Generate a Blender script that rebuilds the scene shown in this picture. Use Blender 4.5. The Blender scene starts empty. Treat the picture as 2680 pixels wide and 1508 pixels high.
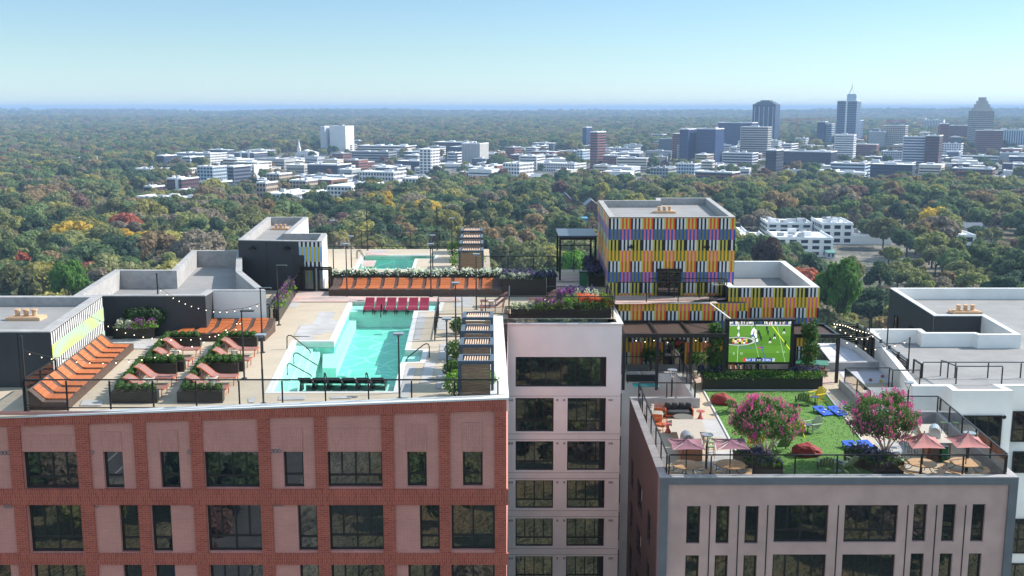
import bpy, math, random
from mathutils import Vector, Matrix, noise
from mathutils.geometry import tessellate_polygon
random.seed(7)
R = math.radians
sc = bpy.context.scene
# ---------------------------------------------------------------- camera
F_PX, CX, CY, PITCH, CZ = 2748.0, 1340.0, 754.0, R(9.75), 14.0
cam = bpy.data.objects.new('camera', bpy.data.cameras.new('camera'))
sc.collection.objects.link(cam)
cam.location = (0, 0, CZ); cam.rotation_euler = (R(90) - PITCH, 0, 0)
cam.data.sensor_width = 36; cam.data.lens = 36 * F_PX / 2680
cam.data.clip_start = 1; cam.data.clip_end = 200000
sc.camera = cam
# ---------------------------------------------------------------- sky, sun, exposure
SUN_AZ, SUN_EL = 17, 37          # azimuth measured from +X towards +Y
world = bpy.data.worlds.new('World'); sc.world = world; world.use_nodes = True
nt = world.node_tree
sky = nt.nodes.new('ShaderNodeTexSky'); sky.sky_type = 'NISHITA'; sky.sun_disc = False
sky.sun_elevation = R(SUN_EL); sky.sun_rotation = R(90 - SUN_AZ)
sky.air_density = 1.0; sky.dust_density = 0.0; sky.ozone_density = 3.2
bg = nt.nodes['Background']; bg.inputs[1].default_value = 0.1
tn = nt.nodes.new('ShaderNodeVectorMath'); tn.operation = 'MULTIPLY'; 
wtc = nt.nodes.new('ShaderNodeTexCoord'); wsp = nt.nodes.new('ShaderNodeSeparateXYZ'); wrp = nt.nodes.new('ShaderNodeValToRGB'); nt.links.new(wtc.outputs['Generated'], wsp.inputs[0]); nt.links.new(wsp.outputs['Z'], wrp.inputs[0])
sc2 = nt.nodes.new('ShaderNodeVectorMath'); sc2.operation = 'SCALE'; sc2.inputs['Scale'].default_value = 2.55; nt.links.new(wrp.outputs[0], sc2.inputs[0])
els = [(0, (.36, .46, .66)), (.02, (.38, .47, .60)), (.05, (.40, .465, .525)), (.10, (.41, .465, .51)), (.22, (.95, .85, .66)), (.45, (2.1, 1.65, 1.15))]
for i_, (p_, c_) in enumerate(els):
    e_ = wrp.color_ramp.elements[i_] if i_ < 2 else wrp.color_ramp.elements.new(p_); e_.position = p_; e_.color = (*[v / 2.4 for v in c_], 1)
nt.links.new(sc2.outputs[0], tn.inputs[1])
nt.links.new(sky.outputs[0], tn.inputs[0]); nt.links.new(tn.outputs[0], bg.inputs[0])
sl = bpy.data.lights.new('sun', 'SUN'); sl.energy = 2.9; sl.angle = R(0.53); sl.color = (1, 0.93, 0.83)
sun = bpy.data.objects.new('sun', sl); sc.collection.objects.link(sun)
sd = Vector((math.cos(R(SUN_EL)) * math.cos(R(SUN_AZ)), math.cos(R(SUN_EL)) * math.sin(R(SUN_AZ)), math.sin(R(SUN_EL))))
sun.rotation_euler = sd.to_track_quat('Z', 'Y').to_euler(); sun.location = (40, 20, 80)
sc.view_settings.view_transform = 'Standard'; sc.view_settings.look = 'None'
sc.view_settings.gamma = 1; sc.view_settings.exposure = 1.42
sc.cycles.max_bounces = 6; sc.cycles.transparent_max_bounces = 14; sc.cycles.volume_bounces = 0
sc.cycles.use_denoising = True
# ---------------------------------------------------------------- image -> world helpers
_f = Vector((0, math.cos(PITCH), -math.sin(PITCH))); _u = Vector((0, math.sin(PITCH), math.cos(PITCH))); _r = Vector((1, 0, 0))
def ray(px, py): return _f + _r * ((px - CX) / F_PX) + _u * ((CY - py) / F_PX)
def P(p, z=0.0):
    d = ray(*p); t = (z - CZ) / d.z
    return Vector((d.x * t, d.y * t, z))
def PY(p, Y):
    d = ray(*p); t = Y / d.y
    return Vector((d.x * t, Y, CZ + d.z * t))
def proj(v):
    w = Vector(v) - Vector((0, 0, CZ)); k = w.dot(_f)
    return (CX + F_PX * w.dot(_r) / k, CY - F_PX * w.dot(_u) / k)
r1 = lambda x, y: (x / 2.588, 540 + y / 2.588)
r2 = lambda x, y: (650 + x / 2.787, 540 + y / 2.787)
r3 = lambda x, y: (1250 + x / 2.635, 500 + y / 2.635)
r4 = lambda x, y: (1600 + x / 2.385, 800 + y / 2.385)
s1 = lambda x, y: (2180 + x / 2.684, 700 + y / 2.684)
s2 = lambda x, y: (1640 + x / 4.83, 960 + y / 4.83)
s3 = lambda x, y: (2100 + x / 4.6, 960 + y / 4.6)
s4 = lambda x, y: (1610 + x / 4.684, 820 + y / 4.684)
s5 = lambda x, y: (1180 + x / 4.025, 700 + y / 4.025)
s6 = lambda x, y: (x / 4.026, 760 + y / 4.026)
b1 = lambda x, y: (x / 2.862, 1040 + y / 2.862)
b2 = lambda x, y: (850 + x / 2.383, 900 + y / 2.383)
b3 = lambda x, y: (1600 + x / 2.385, 1180 + y / 2.385)
c1 = lambda x, y: (x / 2.841, 270 + y / 2.841)
c2 = lambda x, y: (800 + x / 2.841, 270 + y / 2.841)
c3 = lambda x, y: (1700 + x / 2.498, 200 + y / 2.498)
# ---------------------------------------------------------------- materials
def lin(c):
    return tuple((v / 255 / 12.92) if v / 255 <= 0.04045 else ((v / 255 + 0.055) / 1.055) ** 2.4 for v in c)
_mats = {}
def mat(name, rgb, rough=0.7, metal=0.0, var=0.0, scale=3.0, bump=0.0, ior=1.45, emit=None, estr=0.0, detail=5, stretch=None, var2=0.0, scale2=0.3):
    """rgb = linear base colour; var = relative noise variation"""
    if name in _mats: return _mats[name]
    m = bpy.data.materials.new(name); m.use_nodes = True; t = m.node_tree; b = t.nodes['Principled BSDF']
    b.inputs['Base Color'].default_value = (*rgb, 1); b.inputs['Roughness'].default_value = rough
    b.inputs['Metallic'].default_value = metal; b.inputs['IOR'].default_value = ior
    if emit: b.inputs['Emission Color'].default_value = (*emit, 1); b.inputs['Emission Strength'].default_value = estr
    if var or bump:
        tc = t.nodes.new('ShaderNodeTexCoord'); n = t.nodes.new('ShaderNodeTexNoise')
        mp = t.nodes.new('ShaderNodeMapping'); mp.inputs['Scale'].default_value = stretch or (1, 1, 1)
        n.inputs['Scale'].default_value = scale; n.inputs['Detail'].default_value = detail
        t.links.new(tc.outputs['Object'], mp.inputs[0]); t.links.new(mp.outputs[0], n.inputs['Vector'])
        last = n.outputs['Fac']
        if var:
            r = t.nodes.new('ShaderNodeMapRange'); r.inputs['From Min'].default_value = 0.3; r.inputs['From Max'].default_value = 0.7
            r.inputs['To Min'].default_value = 1 - var; r.inputs['To Max'].default_value = 1 + var
            t.links.new(last, r.inputs['Value']); fac = r.outputs[0]
            if var2:
                n2 = t.nodes.new('ShaderNodeTexNoise'); n2.inputs['Scale'].default_value = scale2; n2.inputs['Detail'].default_value = 3
                t.links.new(mp.outputs[0], n2.inputs['Vector'])
                r2_ = t.nodes.new('ShaderNodeMapRange'); r2_.inputs['From Min'].default_value = 0.3; r2_.inputs['From Max'].default_value = 0.7
                r2_.inputs['To Min'].default_value = 1 - var2; r2_.inputs['To Max'].default_value = 1 + var2
                t.links.new(n2.outputs['Fac'], r2_.inputs['Value'])
                mm = t.nodes.new('ShaderNodeMath'); mm.operation = 'MULTIPLY'; t.links.new(fac, mm.inputs[0]); t.links.new(r2_.outputs[0], mm.inputs[1]); fac = mm.outputs[0]
            mx = t.nodes.new('ShaderNodeVectorMath'); mx.operation = 'SCALE'; mx.inputs[0].default_value = rgb
            t.links.new(fac, mx.inputs['Scale']); t.links.new(mx.outputs[0], b.inputs['Base Color'])
        if bump:
            bp = t.nodes.new('ShaderNodeBump'); bp.inputs['Strength'].default_value = bump; bp.inputs['Distance'].default_value = 0.05
            t.links.new(last, bp.inputs['Height']); t.links.new(bp.outputs[0], b.inputs['Normal'])
    _mats[name] = m; return m
def brickmat(name, c1_, c2_, mortar, bw, bh, soldier=False, rough=0.85):
    if name in _mats: return _mats[name]
    m = bpy.data.materials.new(name); m.use_nodes = True; t = m.node_tree; b = t.nodes['Principled BSDF']
    tc = t.nodes.new('ShaderNodeTexCoord'); sp = t.nodes.new('ShaderNodeSeparateXYZ'); cb = t.nodes.new('ShaderNodeCombineXYZ')
    ad = t.nodes.new('ShaderNodeMath'); ad.operation = 'ADD'
    t.links.new(tc.outputs['Object'], sp.inputs[0]); t.links.new(sp.outputs['X'], ad.inputs[0]); t.links.new(sp.outputs['Y'], ad.inputs[1])
    t.links.new(ad.outputs[0], cb.inputs['Y' if soldier else 'X']); t.links.new(sp.outputs['Z'], cb.inputs['X' if soldier else 'Y'])
    br = t.nodes.new('ShaderNodeTexBrick'); br.inputs['Scale'].default_value = 1
    br.inputs['Color1'].default_value = (*c1_, 1); br.inputs['Color2'].default_value = (*c2_, 1); br.inputs['Mortar'].default_value = (*mortar, 1)
    br.inputs['Brick Width'].default_value = bw; br.inputs['Row Height'].default_value = bh; br.inputs['Mortar Size'].default_value = bh * 0.11
    t.links.new(cb.outputs[0], br.inputs['Vector'])
    n = t.nodes.new('ShaderNodeTexNoise'); n.inputs['Scale'].default_value = 0.8; n.inputs['Detail'].default_value = 6
    t.links.new(tc.outputs['Object'], n.inputs['Vector'])
    mr = t.nodes.new('ShaderNodeMapRange'); mr.inputs['To Min'].default_value = 0.8; mr.inputs['To Max'].default_value = 1.2
    t.links.new(n.outputs['Fac'], mr.inputs['Value'])
    vm = t.nodes.new('ShaderNodeVectorMath'); vm.operation = 'SCALE'
    t.links.new(br.outputs['Color'], vm.inputs[0]); t.links.new(mr.outputs[0], vm.inputs['Scale']); t.links.new(vm.outputs[0], b.inputs['Base Color'])
    bp = t.nodes.new('ShaderNodeBump'); bp.inputs['Strength'].default_value = 0.5; bp.inputs['Distance'].default_value = 0.01; bp.invert = True
    t.links.new(br.outputs['Fac'], bp.inputs['Height']); t.links.new(bp.outputs[0], b.inputs['Normal'])
    b.inputs['Roughness'].default_value = rough
    _mats[name] = m; return m
def glassmat(name, tint, refl=1.5, rough=0.0, bump=0.0, bscale=2.0):
    m = bpy.data.materials.new(name); m.use_nodes = True; t = m.node_tree
    t.nodes.remove(t.nodes['Principled BSDF']); out = t.nodes['Material Output']
    tr = t.nodes.new('ShaderNodeBsdfTransparent'); tr.inputs[0].default_value = (*tint, 1)
    gl = t.nodes.new('ShaderNodeBsdfGlossy'); gl.inputs['Roughness'].default_value = rough
    fr = t.nodes.new('ShaderNodeFresnel'); fr.inputs[0].default_value = refl; mx = t.nodes.new('ShaderNodeMixShader')
    t.links.new(fr.outputs[0], mx.inputs[0]); t.links.new(tr.outputs[0], mx.inputs[1]); t.links.new(gl.outputs[0], mx.inputs[2]); t.links.new(mx.outputs[0], out.inputs[0])
    if bump:
        tc = t.nodes.new('ShaderNodeTexCoord'); n = t.nodes.new('ShaderNodeTexNoise'); n.inputs['Scale'].default_value = bscale; n.inputs['Detail'].default_value = 3; n.inputs['Distortion'].default_value = 1.5
        bp = t.nodes.new('ShaderNodeBump'); bp.inputs['Strength'].default_value = bump; bp.inputs['Distance'].default_value = 0.1
        t.links.new(tc.outputs['Object'], n.inputs['Vector']); t.links.new(n.outputs['Fac'], bp.inputs['Height'])
        t.links.new(bp.outputs[0], gl.inputs['Normal']); t.links.new(bp.outputs[0], fr.inputs['Normal'])
    _mats[name] = m; return m
def pavemat(name, rgb, bw, bh, mort=0.85, var=0.12, rough=0.75, rgb2=None):
    m = bpy.data.materials.new(name); m.use_nodes = True; t = m.node_tree; b = t.nodes['Principled BSDF']
    tc = t.nodes.new('ShaderNodeTexCoord'); br = t.nodes.new('ShaderNodeTexBrick'); br.inputs['Scale'].default_value = 1
    a = rgb2 or rgb
    br.inputs['Color1'].default_value = (*[v * (1 + var * .5) for v in rgb], 1); br.inputs['Color2'].default_value = (*[v * (1 - var * .5) for v in a], 1)
    br.inputs['Mortar'].default_value = (*[v * mort for v in rgb], 1)
    br.inputs['Brick Width'].default_value = bw; br.inputs['Row Height'].default_value = bh; br.inputs['Mortar Size'].default_value = 0.012
    t.links.new(tc.outputs['Object'], br.inputs['Vector'])
    n = t.nodes.new('ShaderNodeTexNoise'); n.inputs['Scale'].default_value = 0.55; n.inputs['Detail'].default_value = 8; n.inputs['Roughness'].default_value = 0.65
    n2 = t.nodes.new('ShaderNodeTexNoise'); n2.inputs['Scale'].default_value = 14; n2.inputs['Detail'].default_value = 2
    t.links.new(tc.outputs['Object'], n.inputs['Vector']); t.links.new(tc.outputs['Object'], n2.inputs['Vector'])
    mr = t.nodes.new('ShaderNodeMapRange'); mr.inputs['From Min'].default_value = .3; mr.inputs['From Max'].default_value = .7; mr.inputs['To Min'].default_value = 1 - var; mr.inputs['To Max'].default_value = 1 + var
    m2 = t.nodes.new('ShaderNodeMapRange'); m2.inputs['To Min'].default_value = 1 - var; m2.inputs['To Max'].default_value = 1 + var
    t.links.new(n.outputs['Fac'], mr.inputs['Value']); t.links.new(n2.outputs['Fac'], m2.inputs['Value'])
    mu = t.nodes.new('ShaderNodeMath'); mu.operation = 'MULTIPLY'; t.links.new(mr.outputs[0], mu.inputs[0]); t.links.new(m2.outputs[0], mu.inputs[1])
    vm = t.nodes.new('ShaderNodeVectorMath'); vm.operation = 'SCALE'; t.links.new(br.outputs['Color'], vm.inputs[0]); t.links.new(mu.outputs[0], vm.inputs['Scale']); t.links.new(vm.outputs[0], b.inputs['Base Color'])
    b.inputs['Roughness'].default_value = rough
    _mats[name] = m; return m
# ---------------------------------------------------------------- mesh builder
class MB:
    def __init__(s): s.v = []; s.f = []; s.m = []
    def add(s, vs, fs, mi=0):
        k = len(s.v); s.v += [tuple(v) for v in vs]; s.f += [tuple(i + k for i in f) for f in fs]; s.m += [mi] * len(fs); return s
    def quad(s, a, b, c, d, mi=0): return s.add([a, b, c, d], [(0, 1, 2, 3)], mi)
    def hexa(s, c8, mi=0):  # bottom 4 ccw, top 4 ccw
        return s.add(c8, [(3, 2, 1, 0), (4, 5, 6, 7), (0, 1, 5, 4), (1, 2, 6, 5), (2, 3, 7, 6), (3, 0, 4, 7)], mi)
    def box(s, x0, y0, z0, x1, y1, z1, mi=0):
        return s.hexa([(x0, y0, z0), (x1, y0, z0), (x1, y1, z0), (x0, y1, z0), (x0, y0, z1), (x1, y0, z1), (x1, y1, z1), (x0, y1, z1)], mi)
    def cbox(s, cx, cy, cz, sx, sy, sz, rot=0, mi=0):
        c, n = math.cos(rot), math.sin(rot); o = []
        for z in (-sz / 2, sz / 2):
            for x, y in ((-sx / 2, -sy / 2), (sx / 2, -sy / 2), (sx / 2, sy / 2), (-sx / 2, sy / 2)):
                o.append((cx + x * c - y * n, cy + x * n + y * c, cz + z))
        return s.hexa(o, mi)
    def beam(s, p, q, w, h=None, mi=0):
        h = h or w; p = Vector(p); q = Vector(q); d = (q - p).normalized()
        a = d.cross(Vector((0, 0, 1))); a = Vector((1, 0, 0)) if a.length < 1e-4 else a.normalized(); b = a.cross(d).normalized()
        a *= w / 2; b *= h / 2
        return s.hexa([p - a - b, p + a - b, q + a - b, q - a - b, p - a + b, p + a + b, q + a + b, q - a + b], mi)
    def cyl(s, c, r, h, n=12, r2=None, mi=0, cap=True):
        r2 = r if r2 is None else r2; x, y, z = c
        vs = [(x + r * math.cos(2 * math.pi * i / n), y + r * math.sin(2 * math.pi * i / n), z) for i in range(n)]
        vs += [(x + r2 * math.cos(2 * math.pi * i / n), y + r2 * math.sin(2 * math.pi * i / n), z + h) for i in range(n)]
        fs = [(i, (i + 1) % n, n + (i + 1) % n, n + i) for i in range(n)]
        if cap: fs += [tuple(range(n - 1, -1, -1)), tuple(range(n, 2 * n))]
        return s.add(vs, fs, mi)
    def lathe(s, c, prof, n=16, mi=0):
        x, y, z = c; vs = []
        for r, h in prof: vs += [(x + r * math.cos(2 * math.pi * i / n), y + r * math.sin(2 * math.pi * i / n), z + h) for i in range(n)]
        fs = [(k * n + i, k * n + (i + 1) % n, (k + 1) * n + (i + 1) % n, (k + 1) * n + i) for k in range(len(prof) - 1) for i in range(n)]
        fs += [tuple(range(n - 1, -1, -1)), tuple(range((len(prof) - 1) * n, len(prof) * n))]
        return s.add(vs, fs, mi)
    def tube(s, pts, r, n=6, mi=0, r2=None):
        pts = [Vector(p) for p in pts]; r2 = r if r2 is None else r2; vs = []; L = len(pts)
        for i, p in enumerate(pts):
            d = (pts[min(i + 1, L - 1)] - pts[max(i - 1, 0)]).normalized()
            a = d.cross(Vector((0.03, 0.02, 1))); a = Vector((1, 0, 0)) if a.length < 1e-3 else a.normalized(); b = a.cross(d)
            rr = r + (r2 - r) * i / max(1, L - 1)
            vs += [p + (a * math.cos(2 * math.pi * k / n) + b * math.sin(2 * math.pi * k / n)) * rr for k in range(n)]
        fs = [(k * n + i, k * n + (i + 1) % n, (k + 1) * n + (i + 1) % n, (k + 1) * n + i) for k in range(L - 1) for i in range(n)]
        fs += [tuple(range(n - 1, -1, -1)), tuple(range((L - 1) * n, L * n))]
        return s.add(vs, fs, mi)
    def flat(s, poly, z, holes=(), mi=0):
        loops = [[Vector((p[0], p[1], 0)) for p in poly]] + [[Vector((p[0], p[1], 0)) for p in h] for h in holes]
        allp = [p for l in loops for p in l]; tr = tessellate_polygon(loops); fs = []
        for a, b, c in tr:
            A, B, C_ = allp[a], allp[b], allp[c]
            fs.append((a, b, c) if (B - A).cross(C_ - A).z > 0 else (a, c, b))
        return s.add([(p.x, p.y, z) for p in allp], fs, mi)
    def prism(s, poly, z0, z1, mi=0, top=True):
        if area(poly) < 0: poly = list(reversed(poly))
        n = len(poly); vs = [(p[0], p[1], z0) for p in poly] + [(p[0], p[1], z1) for p in poly]
        s.add(vs, [(i, (i + 1) % n, n + (i + 1) % n, n + i) for i in range(n)], mi)
        if top: s.flat(poly, z1, mi=mi)
        return s
    def ico(s, c, r, sub=1, nz=0.0, sc_=(1, 1, 1), seed=0, mi=0):
        vs, fs = ICO[sub]; o = []
        for v in vs:
            k = 1 + (nz * noise.noise(Vector(v) * 1.7 + Vector((seed * 3.1, seed * 1.7, 0))) if nz else 0)
            o.append((c[0] + v[0] * r * k * sc_[0], c[1] + v[1] * r * k * sc_[1], c[2] + v[2] * r * k * sc_[2]))
        return s.add(o, fs, mi)
    def leaves(s, n, posf, size, rnd, mi=0, up=0.0):
        for _ in range(n):
            p, nn = posf(rnd); nn = Vector(nn) + Vector((rnd.gauss(0, .6), rnd.gauss(0, .6), rnd.gauss(0, .6) + up)); nn.normalize()
            a = nn.orthogonal().normalized(); a.rotate(Matrix.Rotation(rnd.uniform(0, 6.28), 3, nn)); b = nn.cross(a)
            k = size * rnd.uniform(.6, 1.3); p = Vector(p); a = a * k; b = b * k * .7
            s.v += [tuple(p - a), tuple(p - b * .9), tuple(p + a), tuple(p + b)]; q = len(s.v) - 4
            s.f.append((q, q + 1, q + 2, q + 3)); s.m.append(mi)
        return s
    def build(s, name, mats, parent=None, smooth=False, local=False):
        me = bpy.data.meshes.new(name); vs = s.v
        if parent is not None and not local:
            o = origin(parent); vs = [(v[0] - o.x, v[1] - o.y, v[2] - o.z) for v in vs]
        me.from_pydata(vs, [], s.f)
        if not isinstance(mats, (list, tuple)): mats = [mats]
        for m in mats: me.materials.append(m)
        if len(mats) > 1: me.polygons.foreach_set('material_index', s.m)
        if smooth: me.polygons.foreach_set('use_smooth', [True] * len(s.f))
        me.update()
        ob = bpy.data.objects.new(name, me); sc.collection.objects.link(ob)
        if parent is not None: ob.parent = parent
        return ob
import bmesh
ICO = {}
for _s in (1, 2, 3):
    _b = bmesh.new(); bmesh.ops.create_icosphere(_b, subdivisions=_s, radius=1)
    ICO[_s] = ([tuple(v.co) for v in _b.verts], [tuple(v.index for v in f.verts) for f in _b.faces]); _b.free()
def area(p): return sum(p[i][0] * p[(i + 1) % len(p)][1] - p[(i + 1) % len(p)][0] * p[i][1] for i in range(len(p))) / 2
def inset(poly, t):
    """miter inset of a ccw polygon"""
    n = len(poly); o = []
    for i in range(n):
        a, b, c = Vector(poly[i - 1][:2]), Vector(poly[i][:2]), Vector(poly[(i + 1) % n][:2])
        d1 = (b - a).normalized(); d2 = (c - b).normalized(); n1 = Vector((-d1.y, d1.x)); n2 = Vector((-d2.y, d2.x))
        m = n1 + n2; k = max(0.35, m.length_squared / 2); m = m / k * 1.0
        o.append((b.x + m.x * t, b.y + m.y * t))
    return o
def text_mesh(body, size, mt):
    cu = bpy.data.curves.new('lettering', 'FONT'); cu.body = body; cu.size = size; cu.align_x = 'CENTER'; cu.align_y = 'CENTER'; cu.materials.append(mt)
    o = bpy.data.objects.new('lettering', cu); sc.collection.objects.link(o); bpy.context.view_layer.update(); dg = bpy.context.evaluated_depsgraph_get(); me = bpy.data.meshes.new_from_object(o.evaluated_get(dg)); bpy.data.objects.remove(o)
    o = bpy.data.objects.new('lettering', me); sc.collection.objects.link(o); return o
def origin(o):
    v = Vector((0, 0, 0))
    while o is not None: v += o.location; o = o.parent
    return v
def tag(o, label=None, cat=None, group=None, kind=None):
    for k, v in (('label', label), ('category', cat), ('group', group), ('kind', kind)):
        if v: o[k] = v
    return o
def root(name, label, cat, loc=(0, 0, 0), group=None, rot=0):
    o = bpy.data.objects.new(name, None); sc.collection.objects.link(o); o.location = loc; o.rotation_euler = (0, 0, rot)
    o.empty_display_size = 0.3
    return tag(o, label, cat, group)
def struct(mb, name, mats, **k): return tag(mb.build(name, mats, **k), kind='structure')
def copy_tree(o, parent=None):
    c = o.copy(); sc.collection.objects.link(c); c.parent = parent
    for ch in [x for x in o.children]: copy_tree(ch, c)
    return c
def clone(o, loc, rot=None, label=None, scale=None):
    c = copy_tree(o); c.location = loc
    if rot is not None: c.rotation_euler = (0, 0, rot)
    if label: c['label'] = label
    if scale: c.scale = scale
    return c
# ---------------------------------------------------------------- facade helper
class Fac:
    """vertical plane through ground point o along unit u; outward normal n is to the right of u"""
    def __init__(s, a, b):
        s.o = Vector((a[0], a[1])); d = Vector((b[0], b[1])) - s.o; s.L = d.length; s.u = d / s.L; s.n = Vector((s.u.y, -s.u.x))
    def pt(s, k, z, d=0): q = s.o + s.u * k + s.n * d; return (q.x, q.y, z)
    def at(s, p):
        r = ray(*p); den = r.x * s.n.x + r.y * s.n.y; t = (s.o.x * s.n.x + s.o.y * s.n.y) / den
        q = Vector((r.x * t, r.y * t)); return ((q - s.o).dot(s.u), CZ + r.z * t)
    def bx(s, mb, k0, k1, z0, z1, d0, d1, mi=0):
        mb.hexa([s.pt(k0, z0, d1), s.pt(k1, z0, d1), s.pt(k1, z0, d0), s.pt(k0, z0, d0), s.pt(k0, z1, d1), s.pt(k1, z1, d1), s.pt(k1, z1, d0), s.pt(k0, z1, d0)], mi)
    def wall(s, mb, k0, k1, z0, z1, ops, depth=0.22, mi=0, d=0.0):
        ks = sorted({k0, k1, *[v for o in ops for v in (o[0], o[1]) if k0 < v < k1]}); zs = sorted({z0, z1, *[v for o in ops for v in (o[2], o[3]) if z0 < v < z1]})
        for i in range(len(ks) - 1):
            for j in range(len(zs) - 1):
                km = (ks[i] + ks[i + 1]) / 2; zm = (zs[j] + zs[j + 1]) / 2
                if any(o[0] < km < o[1] and o[2] < zm < o[3] for o in ops): continue
                mb.quad(s.pt(ks[i], zs[j], d), s.pt(ks[i + 1], zs[j], d), s.pt(ks[i + 1], zs[j + 1], d), s.pt(ks[i], zs[j + 1], d), mi)
        for a, b, c, e in ops:
            q = [(a, c), (b, c), (b, e), (a, e)]
            for i in range(4):
                (ka, za), (kb, zb) = q[i], q[(i + 1) % 4]
                mb.quad(s.pt(ka, za, d - depth), s.pt(kb, zb, d - depth), s.pt(kb, zb, d), s.pt(ka, za, d), mi)
    def window(s, parent, k0, k1, z0, z1, cols=1, split=None, bcols=None, depth=0.14, fw=0.07, fm=None, gm=None, name='window', d=0.0):
        """window part (frame mesh) with a pane sub-part; split = height fraction of the lower lights"""
        fb = MB(); a, b = d - depth, d - depth + 0.08
        s.bx(fb, k0, k0 + fw, z0, z1, a, b); s.bx(fb, k1 - fw, k1, z0, z1, a, b)
        s.bx(fb, k0 + fw, k1 - fw, z0, z0 + fw, a, b); s.bx(fb, k0 + fw, k1 - fw, z1 - fw, z1, a, b)
        zs = z0 + (z1 - z0) * split if split else z0 + fw
        if split: s.bx(fb, k0 + fw, k1 - fw, zs - fw / 2, zs + fw / 2, a, b - .01)
        for i in range(1, cols):
            k = k0 + (k1 - k0) * i / cols; s.bx(fb, k - fw * .45, k + fw * .45, zs, z1 - fw, a, b - .02)
        if split:
            for i in range(1, bcols or 1):
                k = k0 + (k1 - k0) * i / bcols; s.bx(fb, k - fw * .45, k + fw * .45, z0 + fw, zs, a, b - .02)
        w = fb.build(name, fm or M['frame'], parent)
        g = MB(); dd = a + 0.03
        g.quad(s.pt(k0 + fw, z0 + fw, dd), s.pt(k1 - fw, z0 + fw, dd), s.pt(k1 - fw, z1 - fw, dd), s.pt(k0 + fw, z1 - fw, dd))
        g.build('pane', gm or M['glass'], w)
        return w
M = {}
M['frame'] = mat('window_frame_metal', (.018, .016, .015), .45)
M['black'] = mat('black_metal', (.012, .011, .011), .4, var=.15, scale=4)
M['rail'] = mat('railing_metal', (.014, .013, .013), .38)
def windowglass():
    m = bpy.data.materials.new('window_glass'); m.use_nodes = True; t = m.node_tree; b = t.nodes['Principled BSDF']
    b.inputs['Base Color'].default_value = (.010, .012, .014, 1); b.inputs['Roughness'].default_value = .015; b.inputs['IOR'].default_value = 2.3
    tc = t.nodes.new('ShaderNodeTexCoord'); n = t.nodes.new('ShaderNodeTexNoise'); n.inputs['Scale'].default_value = 0.9; n.inputs['Detail'].default_value = 1
    bp = t.nodes.new('ShaderNodeBump'); bp.inputs['Strength'].default_value = .04; bp.inputs['Distance'].default_value = .02
    t.links.new(tc.outputs['Object'], n.inputs['Vector']); t.links.new(n.outputs['Fac'], bp.inputs['Height']); t.links.new(bp.outputs[0], b.inputs['Normal'])
    return m
M['glass'] = windowglass()
M['railglass'] = glassmat('railing_glass', (.82, .84, .84), 1.5)
M['railglass_dark'] = glassmat('smoked_railing_glass', (.6, .6, .6), 1.55)
M['redbrick'] = brickmat('red_brick', lin((168, 82, 66)), lin((144, 64, 52)), lin((184, 112, 94)), .30, .105)
M['soldier'] = brickmat('red_soldier_brick', lin((168, 82, 66)), lin((144, 64, 52)), lin((184, 112, 94)), .36, .105, soldier=True)
M['pinkbrick'] = brickmat('pink_painted_brick', lin((203, 142, 131)), lin((196, 135, 124)), lin((182, 122, 112)), .34, .085)
M['pinksoldier'] = brickmat('pink_soldier_brick', lin((200, 140, 129)), lin((191, 130, 120)), lin((176, 116, 107)), .34, .085, soldier=True)
M['whitestucco'] = mat('white_stucco', (.78, .77, .75), .8, var=.05, scale=.6, var2=.07, scale2=.15, bump=.05)
M['whitecap'] = mat('white_parapet', (.62, .61, .60), .6, var=.05, scale=1.5)
M['greyconc'] = mat('grey_concrete', (.33, .32, .32), .75, var=.10, scale=.7, var2=.12, scale2=3)
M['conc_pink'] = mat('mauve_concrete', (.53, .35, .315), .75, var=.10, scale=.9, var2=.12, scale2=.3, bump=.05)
M['greyframe'] = mat('blue_grey_concrete', (.15, .155, .17), .7, var=.12, scale=1.2)
M['charcoal'] = mat('charcoal_stucco', (.040, .042, .048), .6, var=.08, scale=.7)
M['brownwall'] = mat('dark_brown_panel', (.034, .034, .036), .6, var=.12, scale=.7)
M['roofgrey'] = pavemat('grey_roof_membrane', (.24, .235, .235), 3.0, 1.6, .8, .12)
M['roofcream'] = pavemat('cream_paving', (.45, .375, .285), 1.2, .6, .86, .07)
M['pavegrey'] = pavemat('grey_stone_paving', (.40, .385, .38), .6, .3, .85, .15)
M['pavepink'] = pavemat('pink_stone_paving', (.50, .32, .28), 1.0, .5, .8, .22, rgb2=(.42, .36, .34))
M['coping'] = mat('white_pool_coping', (.62, .60, .57), .5, var=.05, scale=2)
# ================================================================ NEAR BUILDINGS
GZ = -66.0
LZ = -5.2        # lawn terrace level
def roof_block(rt, poly, ztop, ph, t, zbot, wallm, roofm, capm, capin=None, capz=0.0):
    """walls down to zbot, parapet of height ph, thickness t, roof floor"""
    if area(poly) < 0: poly = list(reversed(poly))
    inn = inset(poly, t); n = len(poly); w = MB(); c = MB(); f = MB()
    for i in range(n):
        a, b = poly[i], poly[(i + 1) % n]; ia, ib = inn[i], inn[(i + 1) % n]
        w.quad((a[0], a[1], zbot), (b[0], b[1], zbot), (b[0], b[1], ztop - .06), (a[0], a[1], ztop - .06))
        c.quad((ia[0], ia[1], ztop), (a[0], a[1], ztop), (b[0], b[1], ztop), (ib[0], ib[1], ztop))
        c.quad((a[0], a[1], ztop - .06), (b[0], b[1], ztop - .06), (b[0], b[1], ztop), (a[0], a[1], ztop))
        c.quad((ib[0], ib[1], ztop - ph), (ia[0], ia[1], ztop - ph), (ia[0], ia[1], ztop), (ib[0], ib[1], ztop), 1)
    f.flat(inn, ztop - ph)
    W = w.build('wall', wallm, rt); c.build('parapet', [capm, capin or capm], rt); f.build('roof', roofm, rt)
    return W, inn
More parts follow.
